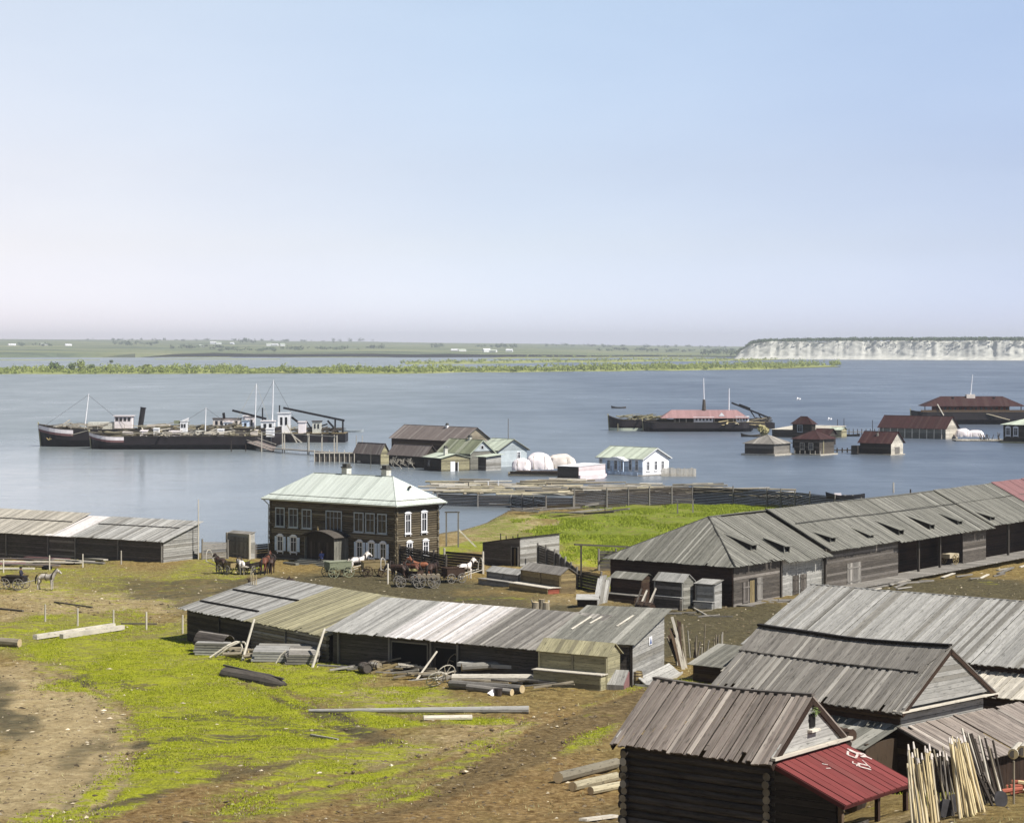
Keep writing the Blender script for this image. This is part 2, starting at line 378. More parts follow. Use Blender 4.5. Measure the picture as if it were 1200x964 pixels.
z_dark=zone([(430,705,230,32,3,.9),(860,740,170,38,4,1),(1080,700,170,22,-6,.9),(620,878,110,16,-32,1),(548,915,60,16,-36,1),(700,836,110,14,-24,.95),(240,846,70,4,3,.8),(200,872,60,4,-4,.75),(330,850,60,5,8,.7),(300,905,80,4,-12,.6),(760,820,60,14,-24,.8),(280,840,60,5,4,.75),(400,850,55,8,24,.8),(250,905,70,5,-4,.6),(260,868,60,4,-3,.7),(330,860,50,4,6,.65),
  (250,690,160,16,0,.62),(170,935,50,6,-8,.8),(5,830,34,34,0,.8),(120,800,60,8,24,.6),(90,880,40,14,-30,.55),(280,890,60,5,-6,.7),(190,888,24,4,0,.8),(470,955,160,8,-16,.5),(700,955,60,12,0,.5),(600,720,140,16,6,.8),(300,815,50,5,20,.5),(860,712,40,4,0,.7)])
z_red=zone([(560,905,140,44,-30,1),(470,940,220,34,-14,1),(250,940,160,22,-12,.9),(660,860,120,26,-24,1),(640,930,80,50,0,1),(330,885,120,12,-12,.7),(720,820,90,18,-22,.8)])
# wheel ruts and footpaths worn into the slope (world polylines)
z_rut=np.zeros_like(GX)
for pts,gauge in (([(300,800),(360,826),(410,850),(470,868)],.75),([(190,962),(330,925),(450,905),(560,872),(650,838),(745,805)],.8),([(300,964),(480,935),(600,890),(700,840)],.8),([(-30,700),(90,702),(230,712),(330,735)],.8),([(-20,712),(100,716),(200,728)],.7),([(60,790),(120,820),(150,860),(120,920),(60,964)],.7),([(420,700),(560,712),(700,712),(860,722)],.8),([(170,700),(300,690),(430,700)],.7)):
    P=[G(a,b_) for a,b_ in pts]; Q=[]
    for a,b_ in zip(P,P[1:]):
        for k in range(24): Q.append(a+(b_-a)*(k/24))
    Q=np.array([(q.x,q.y) for q in Q]); lo=Q.min(0)-3; hi=Q.max(0)+3
    mk=(GX>lo[0])&(GX<hi[0])&(GY>lo[1])&(GY<hi[1]); gx=GX[mk]; gy=GY[mk]
    D=np.full(gx.shape,1e9)
    for qx,qy in Q: D=np.minimum(D,(gx-qx)**2+(gy-qy)**2)
    D=np.sqrt(D)+(fbm(gx*.3,gy*.3)-.5)*.5; r_=np.exp(-((D-gauge)/.26)**2)*(.4+fbm(gx*.7+3,gy*.5)*1.1); z_rut[mk]=np.maximum(z_rut[mk],r_)
z_rut=np.clip(z_rut,0,1); GZ=GZ-.09*z_rut
z_dark=np.clip(z_dark+.45*z_rut,0,1); z_grass=np.clip(np.minimum(z_grass,.82)-.55*z_rut-.35*z_dark*(z_dark>.55),0,1)
nrow,ncol=GX.shape
verts=np.stack([GX,GY,GZ],-1).reshape(-1,3)
idx=np.arange(nrow*ncol).reshape(nrow,ncol)
fa=np.stack([idx[:-1,:-1],idx[:-1,1:],idx[1:,1:],idx[1:,:-1]],-1).reshape(-1,4)
me=bpy.data.meshes.new('ground'); me.vertices.add(len(verts)); me.vertices.foreach_set('co',verts.astype(np.float32).ravel())
me.loops.add(fa.size); me.loops.foreach_set('vertex_index',fa.astype(np.int32).ravel())
me.polygons.add(len(fa)); me.polygons.foreach_set('loop_start',np.arange(0,fa.size,4,dtype=np.int32)); me.polygons.foreach_set('loop_total',np.full(len(fa),4,dtype=np.int32))
me.update(calc_edges=True); me.polygons.foreach_set('use_smooth',np.ones(len(fa),bool))
for nme,arr in (('grass',z_grass),('tan',z_tan),('mud',z_dark),('red',z_red)):
    at=me.attributes.new(nme,'FLOAT','POINT'); at.data.foreach_set('value',arr.astype(np.float32).ravel())
m,nt,b=newmat('ground soil and grass'); L=nt.links.new
tc=N(nt,'ShaderNodeTexCoord')
def nz(sc,det=5,ro=.65,vec=None,st=None):
    n=N(nt,'ShaderNodeTexNoise',i_Scale=sc,i_Detail=det,i_Roughness=ro)
    if st:
        mp=N(nt,'ShaderNodeMapping'); mp.inputs['Scale'].default_value=st; L(tc.outputs['Object'],mp.inputs[0]); L(mp.outputs[0],n.inputs['Vector'])
    else: L(tc.outputs['Object'],n.inputs['Vector'])
    return n.outputs[0]
fine=nz(2.6,8,.8); med=nz(.55,6,.72); big=nz(.13,4,.6); gr=nz(7.0,3,.6,st=(1,.45,1))
def atr(n): return N(nt,'ShaderNodeAttribute',attribute_name=n).outputs['Fac']
def msk(wt,sharp,nA,nB,k=1.0):   # weight broken up by noise
    s=mth(nt,'ADD',mth(nt,'MULTIPLY',mth(nt,'SUBTRACT',nA,.5),1.25*k),mth(nt,'MULTIPLY',mth(nt,'SUBTRACT',nB,.5),1.0*k))
    s=mth(nt,'ADD',s,mth(nt,'SUBTRACT',wt,.5)); return mth(nt,'ADD',mth(nt,'MULTIPLY',s,sharp),.5,True)
lump=nz(.9,6,.7,st=(1,.7,1)); peb=N(nt,'ShaderNodeTexVoronoi',i_Scale=3.5); L(tc.outputs['Object'],peb.inputs['Vector'])
base=ramp(nt,[(.33,(.060,.038,.012)),(.46,(.165,.115,.041)),(.57,(.26,.19,.073)),(.70,(.44,.345,.155))]); L(fine,base.inputs[0])
tan=ramp(nt,[(.34,(.13,.088,.042)),(.45,(.30,.23,.122)),(.56,(.43,.34,.19)),(.68,(.66,.56,.36))]); L(mth(nt,'ADD',mth(nt,'MULTIPLY',fine,.55),mth(nt,'MULTIPLY',lump,.45)),tan.inputs[0])
mud=ramp(nt,[(.32,(.028,.026,.015)),(.5,(.068,.060,.035)),(.68,(.125,.112,.066))]); L(fine,mud.inputs[0])
red=ramp(nt,[(.34,(.060,.030,.008)),(.48,(.185,.118,.046)),(.66,(.40,.285,.13))]); L(fine,red.inputs[0])
grs=ramp(nt,[(.30,(.125,.135,.006)),(.45,(.265,.285,.008)),(.70,(.40,.42,.022))]); L(mth(nt,'ADD',mth(nt,'MULTIPLY',gr,.4),mth(nt,'MULTIPLY',lump,.6)),grs.inputs[0])
grd=ramp(nt,[(.3,(.115,.105,.033)),(.7,(.29,.265,.095))]); L(gr,grd.inputs[0])
med2=nz(1.4,5,.7); streak=nz(.8,5,.7,st=(.45,1.5,1))
c=mix(nt,base.outputs[0],red.outputs[0],msk(atr('red'),1.6,med,fine))
c=mix(nt,c,grd.outputs[0],mth(nt,'MULTIPLY',msk(mth(nt,'ADD',atr('grass'),.12),1.6,med,fine),.8))
c=mix(nt,c,tan.outputs[0],mth(nt,'MULTIPLY',msk(atr('tan'),1.7,med,fine),.85))
c=mix(nt,c,mix(nt,mud.outputs[0],red.outputs[0],mth(nt,'MULTIPLY',atr('red'),.5)),mth(nt,'MULTIPLY',msk(atr('mud'),1.7,med,fine),.88))
gmask=msk(mth(nt,'SUBTRACT',atr('grass'),.13),2.6,streak,med2,1.75)
gcol=mix(nt,grs.outputs[0],grd.outputs[0],mth(nt,'MULTIPLY',msk(big,2.5,med,med2),.28))
geo0=N(nt,'ShaderNodeNewGeometry'); sp0=N(nt,'ShaderNodeSeparateXYZ'); L(geo0.outputs['Position'],sp0.inputs[0])
lush=ramp(nt,[(.3,(.07,.10,.012)),(.55,(.15,.20,.02)),(.75,(.27,.31,.045))]); L(mth(nt,'ADD',mth(nt,'MULTIPLY',gr,.4),mth(nt,'MULTIPLY',med,.6)),lush.inputs[0])
bank=N(nt,'ShaderNodeMapRange'); bank.inputs[1].default_value=236; bank.inputs[2].default_value=262; L(sp0.outputs['Y'],bank.inputs[0])
gcol=mix(nt,gcol,lush.outputs[0],mth(nt,'MULTIPLY',bank.outputs[0],.85))
c=mix(nt,c,gcol,mth(nt,'MULTIPLY',gmask,.95))
# wet, dark margin near the water line
geo=N(nt,'ShaderNodeNewGeometry'); sp=N(nt,'ShaderNodeSeparateXYZ'); L(geo.outputs['Position'],sp.inputs[0])
wet=mth(nt,'SUBTRACT',1.0,mth(nt,'MULTIPLY',mth(nt,'ADD',sp.outputs['Z'],.02),4.0,True),True)
c=mix(nt,c,(.055,.048,.035),mth(nt,'MULTIPLY',wet,.75))
L(c,b.inputs['Base Color']); b.inputs['Roughness'].default_value=.95; b.inputs['Specular IOR Level'].default_value=.1
hh=mth(nt,'ADD',mth(nt,'ADD',mth(nt,'MULTIPLY',fine,.75),mth(nt,'MULTIPLY',lump,.8)),mth(nt,'MULTIPLY',gr,mth(nt,'MULTIPLY',gmask,.5)))
bp=N(nt,'ShaderNodeBump',i_Strength=1.0,i_Distance=.22); L(hh,bp.inputs['Height']); L(bp.outputs[0],b.inputs['Normal'])
me.materials.append(m); ground=bpy.data.objects.new('ground',me); COL.objects.link(ground); tag(ground,'bare brown earth and patches of lime green grass sloping down to the river','ground',kind='structure')

# grass tufts: real blades on the green patches
def tufts(name,mat,n,pick,h0,h1,wd,label,cat,blades=3,spread=.16,lean=.5):
    vs=[];fs=[]
    flat=pick.ravel(); ii=np.where(flat>0)[0]
    area=np.ones_like(GX); area[:-1,:-1]=np.diff(GX,axis=1)[:-1]*np.diff(GY,axis=0)[:,:-1]
    p=flat[ii]*area.ravel()[ii]; p=p/p.sum()
    ch=RNG.choice(ii,size=n,p=p)
    X=verts[ch,0]+RNG.uniform(-.3,.3,n); Y=verts[ch,1]+RNG.uniform(-.3,.3,n); Z=terrain(X,Y)
    k=0
    tot=n*blades
    X=np.repeat(X,blades)+RNG.normal(0,spread,tot); Y=np.repeat(Y,blades)+RNG.normal(0,spread,tot); Z=np.repeat(Z,blades)-.02
    a=RNG.uniform(0,2*np.pi,tot); h=RNG.uniform(h0,h1,tot); w_=wd*RNG.uniform(.6,1.4,tot)
    lx,ly=RNG.normal(0,lean,tot)*h,RNG.normal(0,lean,tot)*h
    A=np.stack([X-np.cos(a)*w_,Y-np.sin(a)*w_,Z],-1); B=np.stack([X+np.cos(a)*w_,Y+np.sin(a)*w_,Z],-1); C=np.stack([X+lx,Y+ly,Z+h],-1)
    vv=np.stack([A,B,C],1).reshape(-1,3)
    me=bpy.data.meshes.new(name); me.vertices.add(len(vv)); me.vertices.foreach_set('co',vv.astype(np.float32).ravel())
    me.loops.add(len(vv)); me.loops.foreach_set('vertex_index',np.arange(len(vv),dtype=np.int32))
    me.polygons.add(tot); me.polygons.foreach_set('loop_start',np.arange(0,len(vv),3,dtype=np.int32)); me.polygons.foreach_set('loop_total',np.full(tot,3,dtype=np.int32))
    me.update(calc_edges=True)
    at=me.attributes.new('tint','FLOAT','FACE'); at.data.foreach_set('value',np.repeat(RNG.uniform(.7,1.15,n),blades).astype(np.float32))
    me.materials.append(mat); o=bpy.data.objects.new(name,me); COL.objects.link(o); tag(o,label,cat,kind='stuff'); return o
def leafmat(name,c1,c2,trans=.25):
    m,nt,b=newmat(name); at=N(nt,'ShaderNodeAttribute',attribute_name='tint')
    r=ramp(nt,[(0.5,c1),(1.0,c2)]); nt.links.new(at.outputs['Fac'],r.inputs[0]); nt.links.new(r.outputs[0],b.inputs['Base Color'])
    b.inputs['Roughness'].default_value=.8; b.inputs['Specular IOR Level'].default_value=.15
    tr=N(nt,'ShaderNodeBsdfTranslucent'); nt.links.new(r.outputs[0],tr.inputs[0]); ms=N(nt,'ShaderNodeMixShader'); ms.inputs[0].default_value=trans
    nt.links.new(b.outputs[0],ms.inputs[1]); nt.links.new(tr.outputs[0],ms.inputs[2]); nt.links.new(ms.outputs[0],nt.nodes['Material Output'].inputs[0]); return m
M['blade']=leafmat('grass blades',(.15,.175,.010),(.33,.36,.025))
M['weed']=leafmat('weed leaves',(.10,.15,.014),(.29,.34,.035))
M['dryblade']=leafmat('dry grass blades',(.22,.20,.08),(.42,.38,.2))
inimg=((PX>-60)&(PX<1260)&(PY<1010)&(GZ>.15))
tufts('grass',M['blade'],34000,np.where(inimg&(GY<180),np.clip(z_grass*1.5-.75+wob(.5,4)*2.6,0,1),0),.03,.10,.03,'short lime green grass growing in patches on the slope','grass')
tufts('weeds',M['weed'],26000,np.where(inimg&(GY>200)&(PX>600),np.clip(z_grass*1.6-1.0+wob(.25,6)*4.0,0,1)**2,0),.08,.34,.06,'lush green weeds between the warehouse and the riverside palisade','weeds',4,.25)
tufts('dry_grass',M['dryblade'],9000,np.where(inimg,np.clip(.45-abs(z_grass-.45)+wob(.4,2),0,1)*(z_dark<.6),0),.05,.16,.025,'dry yellow grass on the worn ground','dry grass')

def rubble(name,mat,n,pick,r0,r1,label,cat):
    ii=np.where(pick.ravel()>0)[0]; area=np.ones_like(GX); area[:-1,:-1]=np.diff(GX,axis=1)[:-1]*np.diff(GY,axis=0)[:,:-1]
    pp=pick.ravel()[ii]*area.ravel()[ii]; ch=RNG.choice(ii,size=n,p=pp/pp.sum()); X=verts[ch,0]+RNG.uniform(-.3,.3,n); Y=verts[ch,1]+RNG.uniform(-.3,.3,n); Z=terrain(X,Y)
    oc=np.array([(1,0,0),(-1,0,0),(0,1,0),(0,-1,0),(0,0,1),(0,0,-1)],float); of=np.array([(0,2,4),(2,1,4),(1,3,4),(3,0,4),(2,0,5),(1,2,5),(3,1,5),(0,3,5)])
    r=(r0+(r1-r0)*RNG.random(n)**2.5); a=RNG.uniform(0,6.28,n); sc=np.stack([r*RNG.uniform(.7,1.9,n),r*RNG.uniform(.6,1.1,n),r*RNG.uniform(.3,.75,n)],-1)
    v=oc[None]*sc[:,None]*RNG.uniform(.7,1.2,(n,6,1)); x=v[...,0]*np.cos(a)[:,None]-v[...,1]*np.sin(a)[:,None]; y=v[...,0]*np.sin(a)[:,None]+v[...,1]*np.cos(a)[:,None]
    vv=np.stack([x+X[:,None],y+Y[:,None],v[...,2]+Z[:,None]],-1).reshape(-1,3); ff=(of[None]+6*np.arange(n)[:,None,None]).reshape(-1,3)
    me=bpy.data.meshes.new(name); me.from_pydata(vv.tolist(),[],ff.tolist()); at=me.attributes.new('tint','FLOAT','FACE'); at.data.foreach_set('value',np.repeat(RNG.uniform(.5,1.4,n),8).astype(np.float32)); me.materials.append(mat)
    o=bpy.data.objects.new(name,me); COL.objects.link(o); tag(o,label,cat,kind='stuff')
M['clod']=plain('earth clods',(.17,.13,.08),(.08,.06,.035),.95,3); M['chip']=plain('wood chips',(.55,.48,.36),(.36,.30,.2),.9,3)
rubble('earth_clods',M['clod'],5500,np.where(inimg&(GY<190),np.clip(.25+z_tan+.5*z_red-z_grass*.6,0,1),0),.03,.15,'scattered clods and small stones on the bare earth','clods')
rubble('wood_chips',M['chip'],1700,np.where(inimg&(GY<235),np.clip(.12+z_dark*.3+z_tan*.3,0,1),0),.03,.14,'pale wood chips and litter scattered over the yard','litter')
# ================================================================ river
rv=bpy.data.meshes.new('river'); bm=bmesh.new()
ys=[150,260,400,700,1400,3000,7000,16000,40000]
prev=None
for y in ys:
    hw=max(900,y*1.6); row=[bm.verts.new((x,y,0)) for x in np.linspace(-hw,hw,9)]
    if prev:
        for i in range(8): bm.faces.new([prev[i],prev[i+1],row[i+1],row[i]])
    prev=row
bm.to_mesh(rv); bm.free()
m,nt,b=newmat('river water'); L=nt.links.new; tc=N(nt,'ShaderNodeTexCoord')
def wn(sc,st,det=3,ro=.55):
    mp=N(nt,'ShaderNodeMapping'); mp.inputs['Scale'].default_value=st; L(tc.outputs['Object'],mp.inputs[0])
    n=N(nt,'ShaderNodeTexNoise',i_Scale=sc,i_Detail=det,i_Roughness=ro); L(mp.outputs[0],n.inputs['Vector']); return n.outputs[0]
rip=wn(.55,(.7,1.0,1),4,.6); chop=wn(.14,(.5,.8,1),5,.65); patch=wn(.010,(.7,.28,1),6,.68); patch2=wn(.07,(.5,.30,1),5,.7)
b.inputs['IOR'].default_value=1.33
wcol=ramp(nt,WATERCOL); pm=mth(nt,'ADD',mth(nt,'MULTIPLY',patch,.55),mth(nt,'MULTIPLY',patch2,.45)); L(pm,wcol.inputs[0])
rr=N(nt,'ShaderNodeMapRange'); rr.inputs[1].default_value=.35; rr.inputs[2].default_value=.65; rr.inputs[3].default_value=.42; rr.inputs[4].default_value=.24; L(pm,rr.inputs[0])
sxy=N(nt,'ShaderNodeSeparateXYZ'); L(tc.outputs['Object'],sxy.inputs[0])
def mr_(sock,a,b_):
    n=N(nt,'ShaderNodeMapRange',interpolation_type='SMOOTHSTEP'); n.inputs[1].default_value=a; n.inputs[2].default_value=b_; L(sock,n.inputs[0]); return n.outputs[0]
shx=mth(nt,'ADD',sxy.outputs['X'],mth(nt,'MULTIPLY',mth(nt,'SUBTRACT',patch2,.5),90)); shy=mth(nt,'ADD',sxy.outputs['Y'],mth(nt,'MULTIPLY',mth(nt,'SUBTRACT',patch,.5),260))
calm=mth(nt,'MULTIPLY',mr_(shx,15,-75),mr_(shy,640,380))      # water sheltered by the near bank lies smoother
sky_pale=mr_(shx,90,-110)      # brighter sky reflection towards the left, painted in as a paler base colour
wc2=ramp(nt,[(.35,(.15,.175,.185)),(.65,(.22,.24,.245))]); L(pm,wc2.inputs[0]); L(mix(nt,wcol.outputs[0],wc2.outputs[0],sky_pale),b.inputs['Base Color'])
hgt=mth(nt,'ADD',mth(nt,'MULTIPLY',rip,.25),chop)
bp=N(nt,'ShaderNodeBump',i_Distance=1.0); L(mth(nt,'MULTIPLY',WBUMP,mth(nt,'SUBTRACT',1.0,mth(nt,'MULTIPLY',calm,.85))),bp.inputs['Strength']); L(hgt,bp.inputs['Height'])
L(mth(nt,'MULTIPLY',rr.outputs[0],mth(nt,'SUBTRACT',1.0,mth(nt,'MULTIPLY',calm,.6))),b.inputs['Roughness'])
L(bp.outputs[0],b.inputs['Normal']); b.inputs['Specular IOR Level'].default_value=WSPEC
rv.materials.append(m); river=bpy.data.objects.new('river',rv); COL.objects.link(river); tag(river,'wide blue grey river in flood','river',kind='structure')

# ================================================================ far shore, islands, cliff
def landmat(name,cols,sc,st=(1,.3,1)):
    m,nt,b=newmat(name); tc=N(nt,'ShaderNodeTexCoord'); mp=N(nt,'ShaderNodeMapping'); mp.inputs['Scale'].default_value=st; nt.links.new(tc.outputs['Object'],mp.inputs[0])
    n=N(nt,'ShaderNodeTexNoise',i_Scale=sc,i_Detail=6,i_Roughness=.65); nt.links.new(mp.outputs[0],n.inputs['Vector'])
    r=ramp(nt,cols); nt.links.new(n.outputs[0],r.inputs[0]); nt.links.new(r.outputs[0],b.inputs['Base Color']); b.inputs['Roughness'].default_value=.95; b.inputs['Specular IOR Level'].default_value=0; return m
M['meadow']=landmat('flood meadow',[(.3,(.14,.17,.05)),(.5,(.24,.26,.09)),(.7,(.33,.33,.13))],.02)
M['plainfar']=landmat('distant plain',[(.34,(.045,.065,.045)),(.47,(.105,.135,.075)),(.54,(.17,.19,.09)),(.66,(.22,.22,.13))],.0022,(.7,1.6,1))
def landbar(name,pts,z,mat,label):
    """low tongue of land: outline in (column,row) of its water line, gentle domed top"""
    P=[WT(px,py) for px,py in pts]; me=bpy.data.meshes.new(name); bm=bmesh.new()
    o=[bm.verts.new((p.x,p.y,-.6)) for p in P]; c=sum(P,V((0,0,0)))/len(P)
    t=[bm.verts.new((p.x+(c.x-p.x)*.02,p.y+(c.y-p.y)*.12,z)) for p in P]; n=len(P)
    for i in range(n): bm.faces.new([o[i],o[(i+1)%n],t[(i+1)%n],t[i]])
    f=bm.faces.new(t); bmesh.ops.triangulate(bm,faces=[f]); bmesh.ops.recalc_face_normals(bm,faces=bm.faces)
    bm.to_mesh(me); bm.free(); me.materials.append(mat); ob=bpy.data.objects.new(name,me); COL.objects.link(ob); tag(ob,label,'land',kind='structure'); return ob
def jag(x0,x1,y0,y1,n,amp): 
    return [(x0+(x1-x0)*i/n,y0+(y1-y0)*i/n+R(-amp,amp)) for i in range(n+1)]
landbar('island',jag(-120,500,439,438,14,.4)+jag(540,900,436.6,433,10,.4)+[(960,430.5),(988,429.5),(975,428)]+jag(900,640,426.5,430.5,8,.5)+jag(600,-120,432,432,16,.8),.5,M['meadow'],'low green island across the near channel')
landbar('meadow_bar',jag(-200,260,419,418.5,8,.4)+jag(300,260,417.6,416.8,2,.1)+jag(230,-200,416.6,416.4,6,.2),.5,M['meadow'],'yellow green sandbar far out on the left')
landbar('meadow_bar',jag(470,900,427,422.5,10,.5)+[(930,420.5)]+jag(900,470,419.8,424.0,10,.5),.5,M['meadow'],'thin green strip of land behind the island')
landbar('meadow_bar',jag(560,960,420.5,418,8,.4)+[(1000,417.2)]+jag(930,600,415.4,417.4,8,.3),.4,M['meadow'],'farther green tongue of land before the cliff')
landbar('meadow_bar',jag(-250,420,415.6,415.4,10,.15)+jag(420,-250,414.4,414.3,10,.15),.5,M['meadow'],'distant green strip of flood land on the left')
for y_,x0_,x1_ in ((422.3,-250,120),(421.2,180,330),(418.6,330,620),(417.0,420,700)): landbar('meadow_bar',jag(x0_,x1_,y_,y_-.1,8,.12)+jag(x1_,x0_,y_-.7,y_-.6,8,.12),.4,M['meadow'],'thin green tongue of flooded meadow behind the island')
# distant plain: gently rising, higher to the left
ax=np.linspace(-1500,2600,90); rows=[(4800,0),(5200,.12),(6500,.3),(9000,.62),(12000,.9),(14000,1.0),(15000,.9)]
me=bpy.data.meshes.new('far_plain'); vs=[];fs=[]
for j,(y,k) in enumerate(rows):
    for i,px in enumerate(ax):
        yy=y*(1+(.022*math.sin(i*1.7)+.02*math.sin(i*.63+2))*(1-j/4)) if j<4 else y
        if j==0: yy=yy*np.interp(px,[-300,300,620,900],[1.0,1.12,1.3,1.5])
        top=np.interp(px,[-1500,0,250,420,600,850,2600],[385,397.5,398.5,400.5,402.5,406,406])   # row of the crest
        zt=ZC+(HZ-top)*14000/F
        z=max(-.5,zt*k+ (R(-1.2,2.2) if 0<j<6 else 0)); 
        if j==0: z=-.6
        vs.append(((px-600)*yy/F,yy,z))
n=len(ax)
for j in range(len(rows)-1):
    for i in range(n-1): fs.append((j*n+i,j*n+i+1,(j+1)*n+i+1,(j+1)*n+i))
me.from_pydata(vs,[],fs); me.materials.append(M['plainfar']); fp=bpy.data.objects.new('far_plain',me); COL.objects.link(fp); tag(fp,'flat green plain along the horizon','plain',kind='structure')

def bushcloud(name,mat,spots,label,cat,kind='stuff',nf=26,group=None):
    """foliage as many leaf-clump faces scattered through each crown; spots = (x,y,z,radius,height)"""
    vs=[];fs=[];tt=[];k=0
    for (x,y,z,r,h) in spots:
        t0=R(.6,1.25); nlobe=random.randint(3,5); lobes=[(R(-.5,.5)*r,R(-.5,.5)*r,R(.35,.8)*h,R(.4,.62)) for _ in range(nlobe)]
        for i in range(nf):
            lx,ly,lz,lr=random.choice(lobes); d=V((random.gauss(0,1),random.gauss(0,1),random.gauss(0,1))).normalized()*(R(.5,1)**.5)
            c=V((x+lx+d.x*r*lr,y+ly+d.y*r*lr,z+max(.02*h,lz+d.z*h*lr*.62)))
            s=r*R(.16,.34); nrm=(d+V((R(-.6,.6),R(-.6,.6),R(-.2,.9)))).normalized(); a=nrm.orthogonal().normalized(); bb=nrm.cross(a)
            an=R(0,6.3); pts=[c+(a*math.cos(an+q*2.1)+bb*math.sin(an+q*2.1))*s*R(.7,1.3) for q in range(3)]
            vs+= [tuple(p) for p in pts]; fs.append((k,k+1,k+2)); k+=3; tt.append(t0*R(.75,1.3))
    me=bpy.data.meshes.new(name); me.from_pydata(vs,[],fs); at=me.attributes.new('tint','FLOAT','FACE'); at.data.foreach_set('value',np.array(tt,dtype=np.float32))
    me.materials.append(mat); o=bpy.data.objects.new(name,me); COL.objects.link(o); tag(o,label,cat,group,kind); return o
M['willow']=leafmat('willow leaves',(.11,.15,.035),(.30,.34,.10))
M['tree']=leafmat('tree leaves',(.045,.075,.03),(.15,.20,.07))
M['pine']=leafmat('forest leaves',(.035,.06,.035),(.09,.13,.06))
sp=[]
for i in range(2600):
    px=R(-60,985); t=R(0,1)**1.4
    y0=np.interp(px,[-60,500,900,985],[438.6,437.6,432.6,429.2]); y1=np.interp(px,[-60,500,640,900,985],[432.2,432.4,430.8,427,428.6])
    p=WT(px,y0+(y1-y0)*t)
    dens=vnoise(np.array([px*.03]),np.array([t*3.0]))[0]
    if dens<.22: continue
    hh=R(1.8,4.6)*(.55+1.5*float(vnoise(np.array([px*.045]),np.array([t*2.0+9]))[0]))*(1+.5*(px>820)*R(0,1)); sp.append((p.x,p.y,.3,R(1.8,4.2),hh))
bushcloud('willow_scrub',M['willow'],sp,'thick willow scrub covering the low island','scrub',nf=24)
sp=[]
for i in range(420):
    px=R(470,1000); p=WT(px,np.interp(px,[470,930,1000],[425.5,421,418])+R(-1.6,1.2)*(1 if px<930 else .5)); sp.append((p.x,p.y,.3,R(2,5),R(2,5)))
for i in range(160):
    px=R(600,960); p=WT(px,np.interp(px,[600,960],[419,417])+R(-.8,.6)); sp.append((p.x,p.y,.3,R(3,7),R(3,7)))
bushcloud('reed_scrub',M['willow'],sp,'patchy scrub on the strips of land behind the island','scrub',nf=16)
for px,py,h,r,lab in [(62,437,10,6.5,'tallest dark round tree on the left of the island'),(84,436,9,4,'narrow dark tree beside the tallest island tree'),(95,436,11,5,'tall pale green tree on the left of the island'),(108,436.5,8,3.6,'small dark tree right of the pale island tree'),
      (125,437,6,4,'low rounded tree on the island near the left mast'),(172,437,7.5,5,'broad tree with pale crown on the island shore'),(190,437,7,4,'bushy tree right of the broad island tree'),(130,426,5,4,'dark lone tree standing in the flood behind the island')]:
    p=WT(px,py); t=thing('island_tree',lab,'tree',p,group='trees on the island')
    mb=MB(); mb.cyl((0,0,-.3),(R(-.3,.3),0,h*.55),.32,.12,6); mb.cyl((0,0,h*.3),(r*.4,.2,h*.62),.14,.06,5); mb.cyl((0,0,h*.28),(-r*.4,.1,h*.6),.14,.06,5)
    mb.build('trunk',M['dklog'],t); cr=bushcloud('crown',M['tree'] if 'dark' in lab else M['willow'],[(R(-.4,.4)*r,R(-.3,.3)*r,h*.18,r*.75,h*.82) for _ in range(4)],None,None,None,60); cr.parent=t
# far woods and the village
sp=[]
def zplain(px,Y): 
    top=np.interp(px,[-1500,0,250,420,600,850,2600],[385,397.5,398.5,400.5,402.5,406,406]); zt=ZC+(HZ-top)*14000/F
    return zt*np.interp(Y,[4800,5200,6500,9000,12000,14000],[0,.12,.3,.62,.9,1.0])
for px0,px1,Y,nn,hh in [(130,185,7600,26,14),(280,300,9000,14,18),(200,260,6600,20,9),(330,420,6400,26,8),(20,60,7000,10,14),(250,330,6000,22,8),(430,450,6800,8,14),(560,615,7600,20,16),(390,440,12500,16,22),(500,520,7600,8,14),(640,860,9500,40,12),(700,860,6800,40,9),(820,880,5600,26,13),(100,400,11000,40,12)]:
    for i in range(nn):
        px=R(px0,px1); yy=Y*R(.95,1.05); sp.append(((px-600)*yy/F,yy,zplain(px,yy),R(6,16),hh*R(.6,1.2)))
bushcloud('distant_wood',M['pine'],sp,'small dark woods scattered over the distant plain','wood',nf=22)
ci=0
vill=[(14,402.0,7000,'leftmost pale house on the distant plain'),(52,402.5,7200,'small pale house far left beside dark trees'),(80,403.6,7000,'pale barn on the far left plain'),(236,405,7000,'small white house standing alone on the distant plain'),
 (250,404.6,8200,'leftmost white house of the distant village'),(256,404.2,8200,'long white house in the distant village'),(272,404.6,8200,'right white house of the distant village group'),(315,405.6,7600,'left white building left of the gap in the far village'),(322,405.4,7600,'middle white building of the far right village'),(331,405.6,7600,'tall white building at the right end of the village'),
 (533,412,6000,'white ridge roofed building by the far channel'),(541,411.8,6000,'low white shed by the far channel'),(570,411.8,5900,'left pale house among trees by the far channel'),(577,412,5900,'middle pale house among trees by the far channel'),(597,412,5900,'right pale house among trees by the far channel')]
